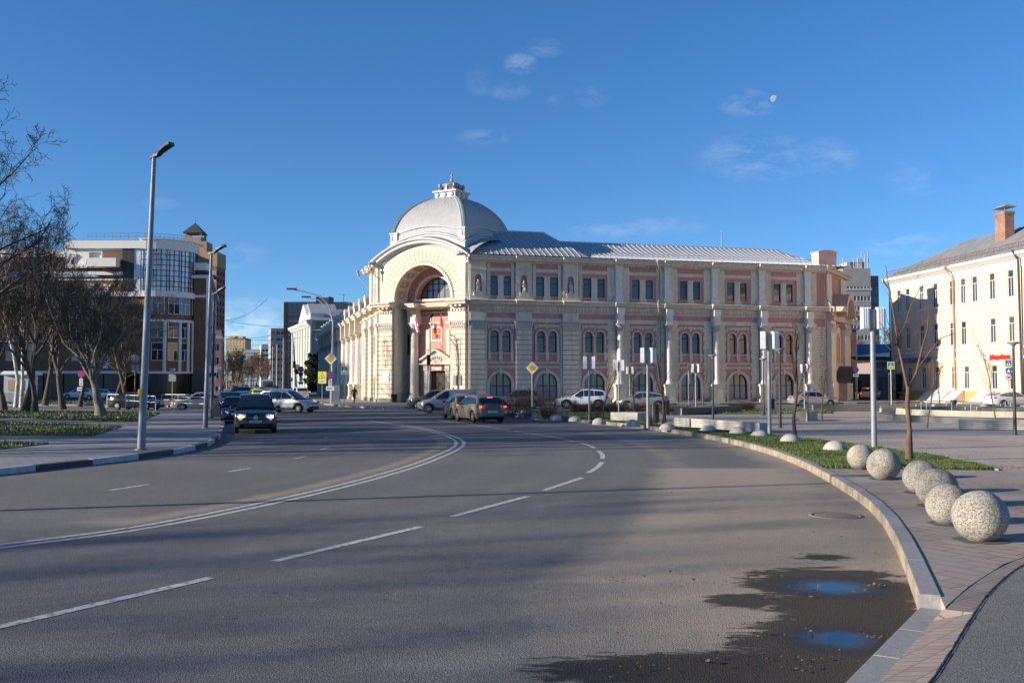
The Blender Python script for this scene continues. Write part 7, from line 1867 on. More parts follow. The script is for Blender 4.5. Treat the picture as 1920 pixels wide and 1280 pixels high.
# ---- barriers on the left pavement
def barrier(label, a, b, z=.15):
    p, q = G(*a, z), G(*b, z); d = q - p; L = d.length; t = thing('pedestrian_barrier', label, 'barrier', (p.x, p.y, z), math.atan2(d.y, d.x), 'white tubular barriers'); h = 1.1
    mb = MB(); r = .028; mb.tube([(0, 0, 0), (0, 0, h - .2), (.06, 0, h - .06), (.2, 0, h), (L - .2, 0, h), (L - .06, 0, h - .06), (L, 0, h - .2), (L, 0, 0)], r, 8); mb.build('frame', M['white_metal'], t)
    mb = MB(); mb.tube([(0, 0, h * .6), (L, 0, h * .6)], r * .8, 6); mb.tube([(L / 2, 0, h * .6), (L / 2, 0, h)], r * .8, 6)
    mb.build('rail', M['white_metal'], t); mb = MB(); mb.box(-.15, .15, -.15, .15, 0, .02); mb.box(L - .15, L + .15, -.15, .15, 0, .02); mb.build('foot_plate', M['white_metal'], t)
barrier('white tubular barrier left of the nearest street lamp, by the black saloon', (236, 766), (292, 770.5)); barrier('white tubular barrier farther back in front of the blue green saloon', (303, 763.5), (366, 765)); barrier('white tubular barrier in front of the beige saloon', (326, 772.5), (389, 775.5))
barrier('white tubular barrier crossing beside the lopped tree', (201, 763), (232, 764))
# overhead wires of the side street
rnd = random.Random(3)
for i in range(9):
    mb = MB(); Y = 120 + i * 26; zl = rnd.uniform(9.5, 12); xl = atY(415 - rnd.uniform(0, 20), Y, 0).x; xr = atY(560 + rnd.uniform(-20, 60), Y, 0).x; pts = []
    for k in range(9): f = k / 8; pts.append((xl + (xr - xl) * f, Y + 18 * f * (1 if i % 2 else -1), zl + (rnd.uniform(-.02, .02)) - 1.0 * 4 * f * (1 - f) + f * .8))
    mb.tube(pts, .025 + .01 * i / 5, 3, cap=False); tag(mb.build('overhead_wire', M['black'], loc=pts[0], world=True), 'thin sagging overhead wire spanning the side street', 'wire', 'overhead wires of the side street')
for i, (u, Y, h, lb) in enumerate(((531, 240, 13, 'dark lattice pole by the far corner of the green gabled house'), (519, 330, 15, 'pale concrete pole far up the right pavement'), (511, 350, 15, 'slim concrete pole left of the pale concrete pole'), (426, 320, 11, 'thin dark pole up the left pavement'), (556, 205, 12.5, 'leaning grey pole with a transformer box before the green gabled house'))):
    q = atY(u, Y, .05); mb = MB(); mb.tube([(0, 0, 0), (-.9 if i == 4 else 0, 0, h)], [.24, .15], 8)
    if i == 4: mb.box(-.2, .5, -.3, .3, 4.6, 6.0)
    tag(mb.build('utility_pole', M['grey_pole'] if i in (0, 3, 4) else M['concrete'], loc=q[:]), lb, 'pole')
# ---- kiosk
p = G(30, 754.5, .1); t = thing('kiosk', 'small white ribbed kiosk with a tan window panel among the park trees', 'kiosk', (p.x, p.y, .1), R(4)); M['rib'] = mat('white_ribbed_sheet', (.52, .54, .56), .6, var=.05)
mb = MB(); mb.box(-1.3, 1.3, 0, 2.4, .05, 3.0)
for i in range(20): mb.box(-1.28 + i * .13, -1.22 + i * .13, -.025, 0, .08, 1.1)
mb.build('wall', M['rib'], t); mb = MB(); mb.box(-1.55, 1.7, -.35, 2.7, 3.0, 3.12); mb.frust(-1.55, 1.7, -.35, 2.7, 3.12, 3.4, .25); mb.build('roof', M['white_metal'], t); mb = MB(); mb.box(-.85, .75, -.05, -.003, 1.3, 2.45); mb.build('window_panel', mat('tan_board', (.42, .30, .20), .6), t)
# ---- moon, only its sunlit part modelled
md = ray(1451, 186).normalized() * 3000; mb = MB(); rr = 10.5; n = 20; sd_ = (SUN_AZ * .75 + Vector((0, -.35, .30))).normalized(); vw = Vector((0, -1, 0)); ax = vw.cross(Vector((-.93, 0, .35))).normalized(); lx = ax.cross(vw).normalized()
vs = []
for i in range(n + 1):
    th = -math.pi / 2 + math.pi * i / n
    for j in range(7):
        ph = -math.pi / 2 + math.pi * .62 * j / 6; vs.append(tuple(ax * rr * math.sin(th) + (lx * (-math.sin(ph)) + vw * math.cos(ph)) * rr * math.cos(th)))
mb.add(vs, [(i * 7 + j, i * 7 + j + 1, i * 7 + 8 + j, i * 7 + 7 + j) for i in range(n) for j in range(6)], True)
M['moon'] = mat('moon_glow', (.02, .04, .07), 1.0, var=.3, scale=.12); bpy_m = M['moon'].node_tree.nodes['Principled BSDF']; bpy_m.inputs['Emission Color'].default_value = (.36, .47, .60, 1); bpy_m.inputs['Emission Strength'].default_value = .55; bpy_m.inputs['Specular IOR Level'].default_value = 0  # emission stands in for the sunlight the moon reflects
tag(mb.build('moon', M['moon'], loc=tuple(md + Vector((0, 0, CH)))), 'pale gibbous moon in the blue sky above the right wing of the hall', 'moon')
# ================================================================== OTHER BUILDINGS
def simple_windows(par, Mf, spots, w, h, key, mk): 
    for x, z in spots: place(key, Mf @ TR(x, .14, z), par, mk, 'window')
def pvc(w, h, glass, mull=True, rail=.72):
    def f(par):
        mb = MB(); fw = .07
        mb.box(-w / 2, -w / 2 + fw, -.05, .02, 0, h); mb.box(w / 2 - fw, w / 2, -.05, .02, 0, h); mb.box(-w / 2, w / 2, -.05, .02, 0, fw); mb.box(-w / 2, w / 2, -.05, .02, h - fw, h)
        if rail: mb.box(-w / 2, w / 2, -.045, .02, h * rail - .03, h * rail + .03)
        if mull: mb.box(-.035, .035, -.045, .02, 0, h * (rail or 1))
        o = mb.build('window', M['white_metal'], par); p = MB(); p.quad((-w / 2, 0, 0), (w / 2, 0, 0), (w / 2, 0, h), (-w / 2, 0, h)); p.build('pane', glass, o); return o
    return f
# ---- cream three storey building on the right
cl = atY(1672, 139, 0); CD = -83.3
KS = .926; FCr = fr(cl.x * KS, cl.y * KS, CD, 2.2 * (1 - KS)) @ Matrix.Diagonal((KS, KS, KS, 1)); cb = thing('cream_building', 'cream plastered three storey building with white bands and a metal roof, at the right edge', 'building', (cl.x * KS, cl.y * KS, 0)); CBL = 64
def cx(u):    # pixel column -> distance along the cream facade
    q = (u - 960) / FOC; a = R(CD); return (q * cl.y - cl.x) / (math.cos(a) - q * math.sin(a))
def cz(u, v): x = cx(u); return HZ(cl.y + math.sin(R(CD)) * x, v)
M['cream_wall'] = mat('cream_wall_plaster', (.62, .51, .39), .9, var=.05, scale=1.5, col2=(.50, .37, .26), c2amt=.45, c2scale=.6, streak=True, bump=.08, bscale=30)
M['orange_wall'] = mat('ochre_plinth', (.62, .33, .12), .9, var=.08, scale=2, col2=(.4, .25, .14), c2amt=.4, c2scale=2)
M['white_plaster'] = mat('white_plaster', (.68, .66, .62), .9, var=.05)
M['glass_pvc'] = glassmat('white_frame_window_glass', (.05, .055, .06))
up = [(1686.5, 1), (1703, 1), (1729, 1), (1755, 1), (1786, 1), (1807, 1), (1829, 1), (1862, 1), (1897, 1)]
ops = []; sp3 = []; sp2 = []; sp1 = []
x_ = [cx(u) for u, _ in up] + [cx(1938), cx(1975), cx(2030)]
for x in x_: ops.append((x, 1.15, 11.9, 15.0, 'rect')); sp3.append((x, 11.9))
mid = [x_[i] for i in (0, 1, 2, 3, 4, 5, 7, 8, 9, 10)]
for x in mid: ops.append((x, 1.15, 6.85, 9.75, 'rect')); sp2.append((x, 6.85))
g1 = [cx(u) for u in (1686, 1705, 1731, 1756, 1787, 1811, 1863, 1897)]
for i, x in enumerate(g1): zb = .3 if i in (0,) else 1.5; ops.append((x, 1.15, zb, 4.3, 'rect')); sp1.append((x, zb))
mb = MB(FCr); mb.wall(0, CBL, 1.25, 16.4, [o for o in ops if o[2] > 1.3], rev=.25); mb.wall(0, CBL, .0, 1.25, [], y=0.001) if False else None
mb.M = FCr @ fr(0, 0, 90); mb.wall(0, 14, .0, 16.4)
mb.M = FCr @ TR(0, 0, 0); mb.quad((CBL, 0, 0), (CBL, 14, 0), (CBL, 14, 16.4), (CBL, 0, 16.4)); mb.quad((0, 14, 0), (CBL, 14, 0), (CBL, 14, 16.4), (0, 14, 16.4))
mb.build('wall', M['cream_wall'], cb, world=True)
mb = MB(FCr); mb.box(-.02, CBL, -.06, .2, 0, 1.25); mb.build('plinth', M['orange_wall'], cb, world=True)
mb = MB(FCr); mb.box(-.05, CBL, -.10, 0, 6.15, 6.35); mb.box(-.05, CBL, -.06, 0, 15.1, 16.0); mb.box(-.08, CBL, -.14, 0, 5.0, 5.25)
mb.sweep([(0, 16.0), (.2, 16.05), (.55, 16.3), (.8, 16.45), (.85, 16.75), (0, 16.9)], -.8, CBL)
for x in mid: mb.box(x - .18, x + .18, -.08, 0, 10.3, 11.1)
for x in x_: mb.box(x - .7, x + .7, -.08, 0, 11.75, 11.88)
for x in mid: mb.box(x - .7, x + .7, -.08, 0, 6.7, 6.83)
mb.box(cx(1706) - .2, cx(1706) + .2, -.1, 0, 5.3, 5.9) if False else None
mb.build('white_trim', M['white_plaster'], cb, world=True)
simple_windows(cb, FCr, sp3, 1.15, 3.1, 'pv3', pvc(1.15, 3.1, M['glass_pvc'])); simple_windows(cb, FCr, sp2, 1.15, 2.9, 'pv2', pvc(1.15, 2.9, M['glass_pvc'])); simple_windows(cb, FCr, [s for s in sp1 if s[1] > 1], 1.15, 2.8, 'pv1', pvc(1.15, 2.8, M['glass_pvc']))
mb = MB(FCr); x = g1[0]; mb.box(x - .8, x + .8, -.15, 0, .1, 3.6); mb.build('entrance_door', M['glass_dark'], cb, world=True)
mb = MB(FCr); r0 = [(-.85, -.85, 16.8), (CBL, -.85, 16.8), (CBL, 7, 21.2), (7, 7, 21.2), (-.85, 14.8, 16.8), (CBL, 14.8, 16.8)]
mb.quad(r0[0], r0[1], r0[2], r0[3]); mb.add([r0[0], r0[3], r0[4]], [(0, 1, 2)]); mb.quad(r0[5], r0[4], r0[3], r0[2]); M['old_roof'] = mat('old_grey_sheet_roof', (.30, .31, .32), .55, metal=.1, var=.15, scale=1, col2=(.16, .13, .11), c2amt=.4, c2scale=.8)
rf = mb.build('roof', M['old_roof'], cb, world=True)
mb = MB(FCr)
for i in range(90):
    x = -.5 + i * .72; k0 = 0; k1 = 1 if x > 7 else max(0, (x + .85) / 7.85); f = lambda k: (x, -.85 + 7.85 * k, 16.82 + 4.4 * k); a, b = f(0), f(k1); mb.tube([a, b], .035, 4, cap=False)
mb.build('roof_seams', M['old_roof'], rf, world=True)
mb = MB(FCr)
for i in range(56): x = -.6 + i * 1.15; mb.tube([(x, -.3, 17.1), (x, -.2, 17.8)], .03, 4); mb.tube([(x, -.2, 17.8), (x + .6, .5, 17.7)], .02, 3) 
for z in (17.45, 17.8): mb.tube([(-.7, -.22, z), (CBL, -.22, z)], .028, 4)
mb.build('snow_rail', mat('rusty_rail', (.20, .10, .07), .8), rf, world=True)
M['chim'] = brickmat('chimney_brick', (.30, .11, .06), (.22, .08, .045), (.30, .26, .22), .26, .08, .012, plane='XZ', var=.3)
def chimney(u, y, zb, zt, w=1.3):
    x = cx(u); mb = MB(FCr); mb.box(x - w / 2, x + w / 2, y - .6, y + .6, zb, zt); mb.box(x - w / 2 - .08, x + w / 2 + .08, y - .68, y + .68, zt - .35, zt - .1); c = mb.build('chimney', M['chim'], rf, world=True)
    mb = MB(FCr)
    for a in (-1, 1):
        for b in (-1, 1): mb.tube([(x + a * w * .4, y + b * .5, zt), (x + a * w * .4, y + b * .5, zt + .5)], .03, 4)
    mb.frust(x - w * .65, x + w * .65, y - .85, y + .85, zt + .5, zt + .85, .55); mb.build('chimney_cap', M['old_roof'], c, world=True)
chimney(1827, 4.2, 18.4, 22.8, 2.0); chimney(1872, 5.6, 19, 22.0, 2.4)
mb = MB(FCr); x = cx(1788); mb.tube([(x, -.95, 16.7), (x, -.95, 16.3), (x + .5, -.35, 15.3), (x + .5, -.25, 14.6), (x + .5, -.22, .6)], .11, 8); mb.lathe((x, -.95), [(.12, 16.3), (.28, 16.7), (.28, 16.8)], 8); mb.build('drainpipe', mat('tan_pipe', (.42, .27, .17), .6), cb, world=True)
mb = MB(FCr); mb.tube([(-.1, -.95, 16.7), (-.1, -.9, 16.3), (.1, -.2, 15.3), (.1, -.2, .6)], .1, 8); mb.tube([(cx(1917), -.95, 16.9), (cx(1917) + .2, -.4, 15.8), (cx(1917) + .2, -.25, .6)], .13, 8); mb.build('drainpipe', M['dark_pole'], cb, world=True)
def wtext(name, s, u0, u1, vtop, vbot, m, ang=R(CD), bold=.02, shear=0):
    x0, x1 = cx(u0), cx(u1); z = cz((u0 + u1) / 2, (vtop + vbot) / 2); hgt = cz(u0, vtop) - cz(u0, vbot)
    o = text_obj(name, s, 1.0, m, Matrix.Identity(4), ext=.05, bold=bold, shear=shear); xs = [v.co.x for v in o.data.vertices]; ys = [v.co.y for v in o.data.vertices]
    sx = abs(x1 - x0) / max(xs and (max(xs) - min(xs)), .01); sy = hgt / max(max(ys) - min(ys), .01); c = FCr @ Vector(((x0 + x1) / 2, -.22, z)); o.parent = cb
    o.matrix_local = wmat(cb).inverted() @ Matrix.Translation(c) @ Matrix.Rotation(R(CD), 4, 'Z') @ Matrix.Rotation(R(90), 4, 'X') @ Matrix.Diagonal((sx, sy, 1, 1)) @ Matrix.Translation((-(max(xs) + min(xs)) / 2, -(max(ys) + min(ys)) / 2, 0)); return o
wtext('shop_lettering', 'ЮРИСТ ПО БАНКРОТСТВУ', 1690, 1747, 671, 679.5, mat('violet_letters', (.10, .08, .40), .4), bold=.01)
wtext('shop_lettering', 'Матрёшка', 1860, 1896, 664, 675, mat('red_letters', (.72, .03, .02), .4), bold=.03, shear=.3)
wtext('shop_lettering', 'Салон\nчасов', 1841, 1859, 664, 675, M['sign_white'], bold=.01, shear=.3)
for i, u in enumerate((1752, 1776, 1796, 1852)):   # pale sloping cellar hatches
    x = cx(u); c = FCr @ Vector((x, -.1, 0)); t = thing('cellar_hatch', ('sloping pale cellar hatch in the shade of the cream wall', 'sloping pale cellar hatch left of the drainpipe', 'sloping pale cellar hatch right of the drainpipe', 'sloping pale cellar hatch behind the white fastback')[i], 'hatch', c[:], R(CD), 'cellar hatches along the cream wall')
    mb = MB(); mb.add([(-1.3, -1.5, 0), (1.3, -1.5, 0), (1.3, 0, 0), (-1.3, 0, 0), (-1.3, -.1, 1.25), (1.3, -.1, 1.25)], [(0, 1, 5, 4), (0, 4, 3), (1, 2, 5)]); mb.build('cover', mat('pale_hatch_sheet', (.55, .55, .52), .5) if i == 0 else bpy.data.materials['pale_hatch_sheet'], t)
    mb = MB(); [mb.box(-1.3 + k * .62, -1.26 + k * .62, -1.56, -1.5, 0, .06) for k in range(5)]; mb.build('frame_bar', M['white_metal'], t)
mb = MB(); a = FCr @ Vector((-2, -4, 0)); b = FCr @ Vector((CBL, -4, 0)); c = FCr @ Vector((CBL, 1, 0)); d = FCr @ Vector((-2, 1, 0)); mb.slab([a[:2], b[:2], c[:2], d[:2]], -.01, .13); tag(mb.build('pavement_cream_building', M['pavers_far']), kind='structure')
kerb('kerb_cream_building', [Vector((a.x, a.y, 0)), Vector((b.x, b.y, 0))], .18, .15, [M['concrete']], 1.6, side=1)
# ---- shaded yard between the hall and the cream building
def block(name, label, cat, u0, u1, Y, vt, vb, dep, mats, ang=0, z0=0):
    a = atY(u0, Y); b = atY(u1, Y); t = thing(name, label, cat, (a.x, Y, 0), R(ang)); W_ = (b.x - a.x) / math.cos(R(ang)); H_ = HZ(Y, vt); return t, W_, H_
t, W_, H_ = block('brick_shed', 'low dark brick building with a blue roof at the back of the shaded yard', 'shed', 1588, 1690, 150, 655, 740, 12, None)
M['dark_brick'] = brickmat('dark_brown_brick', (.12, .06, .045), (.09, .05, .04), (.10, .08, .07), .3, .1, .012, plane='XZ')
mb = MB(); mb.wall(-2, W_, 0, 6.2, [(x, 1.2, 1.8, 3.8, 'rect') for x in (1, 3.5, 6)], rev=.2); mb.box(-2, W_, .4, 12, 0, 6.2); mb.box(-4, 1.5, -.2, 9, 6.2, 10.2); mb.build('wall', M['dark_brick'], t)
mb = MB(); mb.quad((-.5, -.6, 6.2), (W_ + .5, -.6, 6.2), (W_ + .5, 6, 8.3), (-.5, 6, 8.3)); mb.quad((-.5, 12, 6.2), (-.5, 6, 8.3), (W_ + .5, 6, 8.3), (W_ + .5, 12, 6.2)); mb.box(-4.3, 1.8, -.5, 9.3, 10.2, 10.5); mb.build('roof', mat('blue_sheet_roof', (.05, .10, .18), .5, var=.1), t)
t, W_, H_ = block('corner_shop', 'low grey shop front with white lettering at the foot of the cream building', 'shop', 1645, 1673, 138, 679, 745, 6, None)
mb = MB(); mb.wall(0, W_, 0, H_, [(W_ * .55, 1.0, .1, 3, 'rect'), (W_ * .2, .6, 1, 3, 'rect')], rev=.2); mb.box(0, W_, .25, 8, 0, H_); mb.build('wall', mat('grey_beige_shop', (.24, .21, .20), .8), t)
mb = MB(); mb.box(-.2, W_ + .1, -.8, 0, H_, H_ + .25); mb.build('canopy', M['sign_back'], t)
text_obj('shop_lettering', 'КИЙ ДВОР', .55, M['sign_white'], Matrix.Translation((W_ * .45, -.06, H_ - 1.0)) @ Matrix.Rotation(R(90), 4, 'X'), t, ext=.03)
# parked truck in the yard
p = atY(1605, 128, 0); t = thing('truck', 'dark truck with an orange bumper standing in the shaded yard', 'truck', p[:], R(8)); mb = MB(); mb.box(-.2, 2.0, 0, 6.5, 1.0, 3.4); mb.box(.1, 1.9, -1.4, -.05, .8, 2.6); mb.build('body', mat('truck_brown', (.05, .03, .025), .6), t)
mb = MB(); mb.box(.2, 1.8, -1.42, -1.405, 1.7, 2.4); mb.build('windscreen', M['car_glass'], t); mb = MB(); mb.box(0, 2, -1.5, -1.41, .6, .85); mb.build('bumper', M['sign_amber'], t)
for x, y in ((.15, -.7), (1.6, -.7), (.15, 4.5), (1.6, 4.5)): mb = MB(); mb.tube([(x - .0, y, .48), (x + .3, y, .48)], .48, 16); mb.build('wheel', M['rubber'], t)
# ---- generic gridded tower
def tower(name, label, cat, u0, u1, Y, vt, dep, mw, ncol, nrow, zfirst, pitch, ww, wh, ang=0, mf=None, mg=None, bands=None, key=None, side_cols=0, side='L', flat=True, frames=None):
    a = atY(u0, Y); b = atY(u1, Y); t = thing(name, label, cat, (a.x, Y, 0), R(ang)); W_ = (b.x - a.x) / math.cos(R(ang)); H_ = HZ(Y, vt)
    ops = []; 
    for r_ in range(nrow):
        for c_ in range(ncol): ops.append((W_ * (c_ + .5) / ncol, ww, zfirst + r_ * pitch, zfirst + r_ * pitch + wh, 'rect'))
    ops = [o for o in ops if o[3] < H_ - .3]
    mb = MB(); mb.wall(0, W_, 0, H_, ops, rev=.3); mb.quad((0, 0, 0), (0, dep, 0), (0, dep, H_), (0, 0, H_)) if not (side_cols and side == 'L') else None; mb.quad((W_, 0, 0), (W_, dep, 0), (W_, dep, H_), (W_, 0, H_)) if not (side_cols and side == 'R') else None; mb.quad((0, dep, 0), (W_, dep, 0), (W_, dep, H_), (0, dep, H_)); mb.quad((0, 0, H_), (W_, 0, H_), (W_, dep, H_), (0, dep, H_))
    sops = []
    if side_cols:
        Ms = Matrix.Translation((0, dep, 0)) @ Matrix.Rotation(R(-90), 4, 'Z') if side == 'L' else Matrix.Translation((W_, 0, 0)) @ Matrix.Rotation(R(90), 4, 'Z')
        sops = [(dep * (c_ + .5) / side_cols, ww, zfirst + r_ * pitch, zfirst + r_ * pitch + wh, 'rect') for r_ in range(nrow) for c_ in range(side_cols)]; sops = [o for o in sops if o[3] < H_ - .3]
        mb.M = Ms; mb.wall(0, dep, 0, H_, sops, rev=.3)
    mb.build('wall', mw, t)
    k = key or name + str(u0)
    allw = [(Matrix.Identity(4), o) for o in ops] + [(Ms, o) for o in sops] if side_cols else [(Matrix.Identity(4), o) for o in ops]
    allw = allw[:98]
    for Mm, o in allw: place(k, wmat(t) @ Mm @ TR(o[0], .16, o[2]), t, pvc(ww, wh, mg or M['glass_pvc'], ww > 1.2, 0), 'window')
    if bands:
        mb = MB()
        for z0, z1, o_ in bands: mb.box(-o_, W_ + o_, -o_, dep + o_, z0, z1)
        mb.build('band', mf or M['concrete'], t)
    return t, W_, H_
M['grey_panel'] = mat('grey_panel', (.22, .225, .23), .85, var=.08, scale=.5); M['grey_light'] = mat('pale_panel', (.34, .345, .35), .85, var=.06, scale=.5)
t, W_, H_ = tower('office_tower', 'grey concrete office tower with rows of windows behind the right end of the hall', 'tower', 1583, 1635, 330, 503, 18, M['grey_panel'], 8, 10, 3.5, 3.25, .0 + 1.0, 1.6, bands=[(33, 33.6, .3)], mf=M['grey_light'])
mb = MB(); mb.box(2, W_ - 1, 2, 12, H_, H_ + 2.4); rnd = random.Random(2)
for i in range(9): x = rnd.uniform(0, W_); mb.tube([(x, 1, H_), (x, 1, H_ + rnd.uniform(2, 6))], .12, 4); mb.cyl((x, 1), .22, H_ + 2, H_ + 3.6, 6)
mb.build('rooftop_plant', M['grey_light'], t)
t, W_, H_ = tower('office_tower', 'dark blue grey rear slab of the office tower', 'tower', 1630, 1650, 336, 517, 16, mat('blue_grey_panel', (.16, .18, .20), .8), 2, 10, 3.5, 3.25, 1.2, 1.6)
# ---- red brick tower with a pyramid roof on the left
M['redbrick'] = brickmat('red_brown_brick', (.26, .11, .07), (.22, .09, .06), (.2, .12, .09), .6, .2, .02, plane='XZ'); M['tan_brick'] = brickmat('tan_brick', (.38, .24, .15), (.34, .21, .13), (.3, .22, .16), .6, .2, .02, plane='XZ')
t, W_, H_ = tower('brick_tower', 'tall red and tan brick apartment tower with a pyramid roofed turret', 'tower', 338, 404, 400, 476, 12, M['redbrick'], 5, 18, 4, 3.0, 1.9, 1.7, mf=M['tan_brick'], bands=[(HZ(400, 500), HZ(400, 472), .15)], side_cols=3, side='R', mg=glassmat('pale_glass', (.14, .17, .2)))
mb = MB(); z1, z2 = HZ(400, 472), HZ(400, 440); mb.box(-1, W_ * .68, 1, 9, z1, HZ(400, 452)); mb.box(0, W_ * .5, 1.5, 8, z2 - 3, HZ(400, 445)); mb.build('attic', M['tan_brick'], t)
for a_, b_ in ((.12, .42), (.45, .6)): mb = MB(); mb.M = TR(W_ * (a_ + b_) / 2, 0, z1 + 1); mb.arcband(0, 1.2, 0, W_ * (b_ - a_) / 2 * .8, .9, .99, 0, math.pi, 12); mb.build('arched_recess', M['redbrick'], t)
mb = MB(); x0, x1 = (337 - 338) / 66 * W_, (373 - 338) / 66 * W_; zt0 = HZ(400, 440)
for sx in (x0 + .5, x1 - 1.0):
    for sy in (2, 7.5): mb.box(sx, sx + .8, sy, sy + .8, zt0 - 2, zt0 + 1.2)
mb.box(x0 + .3, x1 - .3, 1.8, 8.6, zt0 - 2.5, zt0 - .6); mb.build('turret', M['tan_brick'], t)
mb = MB(); c = ((x0 + x1) / 2, 5.2); e = (x1 - x0) / 2 + .2; za, zb = zt0 + 1.0, HZ(400, 414); mb.add([(c[0] - e, c[1] - e, za), (c[0] + e, c[1] - e, za), (c[0] + e, c[1] + e, za), (c[0] - e, c[1] + e, za), (c[0], c[1], zb)], [(0, 1, 4), (1, 2, 4), (2, 3, 4), (3, 0, 4), (3, 2, 1, 0)]); mb.tube([(c[0], c[1], zb - .5), (c[0], c[1], zb + 1)], .1, 5); mb.build('pyramid_roof', mat('dark_green_roof', (.045, .055, .05), .6), t)
# ---- pink house below it, far left of the street
t, W_, H_ = tower('pink_house', 'pink four storey house with pale corner bays below the brick tower', 'building', 380, 411, 260, 618, 30, M['pink'], 2, 4, 3.4, 3.6, 1.4, 2.0, ang=TH, side_cols=7, side='R', mf=M['white_plaster'], bands=[(13.9, 14.5, .4), (6.0, 6.3, .15)])
t, W_, H_ = tower('ochre_house', 'narrow ochre two storey house on the left pavement of the side street', 'building', 374, 394, 212, 668, 14, mat('ochre_wall', (.50, .29, .07), .9), 1, 2, 1.5, 3.4, 1.1, 1.8, ang=TH, mf=M['white_plaster'], bands=[(7.2, 7.6, .3)])
# ---- far end of the street
t, W_, H_ = tower('yellow_tower', 'pale yellow high rise closing the view at the end of the street', 'tower', 423, 459, 1150, 634, 26, mat('yellow_panel', (.55, .40, .22), .9), 6, 16, 5, 3.0, 1.8, 1.7, mf=mat('brown_panel', (.3, .18, .1), .9), bands=[(52.5, 54, .2)], mg=glassmat('far_glass', (.16, .15, .13)))
mb = MB(); mb.box(4, 10, 2, 14, H_, H_ + 3); mb.box(W_ - 9, W_ - 3, 2, 14, H_, H_ + 2.4); mb.build('rooftop_plant', bpy.data.materials['yellow_panel'], t)
FARB = [('grey_block', 'grey apartment block with stepped roof right of the pale yellow high rise', 457, 486, 760, 655, M['grey_light'], 5, 8, 'L', 0), ('white_block', 'whitish apartment block with red balconies at the far right of the street', 489, 503, 600, 645, M['white_plaster'], 2, 8, 'L', 0), ('white_block', 'tall white panel block next to the brown edged slab', 507, 533, 450, 615, M['grey_light'], 3, 9, 'L', 0)]
for (nm, lb, u0, u1, Y, vt, mm, nc, nr, sd, an) in FARB: tower(nm, lb, 'building', u0, u1, Y, vt, 40 if nm == 'white_block' else 16, mm, nc, nr, 3.2, 3.0, 1.8, 1.5, side_cols=9 if nm == 'white_block' else 3, side=sd, key=nm + str(u0), ang=TH if nm == 'white_block' else 0)
t, W_, H_ = tower('panel_slab', 'grey slab block with red brown edges and long window strips behind the green gabled house', 'building', 533, 655, 415, 568, 14, M['grey_panel'], 8, 10, 4, 2.85, 2.4, 1.4, mf=M['grey_light'], bands=None, side_cols=0)
mb = MB(); mb.box(-.4, 1.2, -.3, 14, 0, H_ + .4); x0 = (592 - 533) / 122 * W_; x1 = (620 - 533) / 122 * W_; mb.box(x0, x0 + .9, -.8, 6, H_ - 6, H_ + 2.6); mb.box(x1 - .9, x1, -.8, 6, H_ - 6, H_ + 2.6); mb.box(x0, x1, -.6, 5.9, H_ - 1.7, H_ - .6)
for i in range(9): mb.box(1.2, W_, -.08, -.003, 6.9 + i * 2.85 * 1.0, 7.3 + i * 2.85)
mb.build('brick_edge', M['redbrick'], t); mb = MB(); mb.box(x0 + .9, x1 - .9, -.5, 5.8, H_ - .6, H_ + 2.3); mb.box(0, W_, -.2, 14.2, H_, H_ + .5); mb.tube([(W_ * .88, 4, H_), (W_ * .88, 4, H_ + 4.2)], .1, 5); mb.tube([(W_ * .88 - 1, 4, H_ + 3.8), (W_ * .88 + 1, 4, H_ + 3.8)], .07, 4); mb.build('roof_parapet', M['grey_light'], t)
# ---- green-white gabled house beyond the colonnade
p = atY(549, 262, 0); q = atY(583, 232, 0); ang = math.degrees(math.atan2(q.y - p.y, q.x - p.x)); t = thing('green_gabled_house', 'pale green three storey house with white pilasters and a street gable beyond the colonnade', 'building', p[:], R(ang)); L_ = (q - p).length
M['pale_green'] = mat('pale_green_plaster', (.46, .52, .40), .9, var=.05); H_ = 16.5
def gw(x): return L_ * x
ops = [(L_ * (i + .5) / 7, 1.5, z, z + 2.4, 'rect') for i in range(7) for z in (2.2, 6.8, 11.2)]
mb = MB(); mb.wall(0, L_, 0, H_, ops, rev=.25); mb.M = Matrix.Translation((L_, 0, 0)) @ Matrix.Rotation(R(90), 4, 'Z'); mb.wall(0, 14, 0, H_, []); mb.M = Matrix.Identity(4); mb.box(0, L_, 1, 13.9, 0, H_ - .2); mb.build('wall', M['pale_green'], t)
for o in ops: place('gh', wmat(t) @ TR(o[0], .14, o[2]), t, pvc(1.5, 2.4, M['glass_pvc']), 'window')
mb = MB(); [mb.box(L_ * i / 7 - .4, L_ * i / 7 + .4, -.35, 0, 1, 15.3) for i in range(8)]; mb.sweep([(0, 15.3), (.4, 15.4), (1.2, 16.1), (1.4, 16.6), (0, 16.9)], -.5, L_ + 1.2); mb.prism([(L_ * .42, 16.6), (L_ * .98, 16.6), (L_ * .7, 21.2)], -.6, .4); mb.box(L_ * .9, L_ + .2, -.3, 3, 16.6, 18.5); mb.build('pilasters_and_gable', M['white_plaster'], t)
mb = MB(); mb.quad((-1, -1.4, 16.8), (L_ + 1.2, -1.4, 16.8), (L_ - 2, 7, 19.8), (2, 7, 19.8)); mb.quad((L_ + 1.2, -1.4, 16.8), (L_ + 1.2, 15, 16.8), (L_ - 2, 7.01, 19.8), (L_ - 2, 7, 19.8)); mb.prism([(L_ * .40, 16.7), (L_ * 1.0, 16.7), (L_ * .7, 21.5)], .41, 7); mb.build('roof', M['roof_silver'], t)
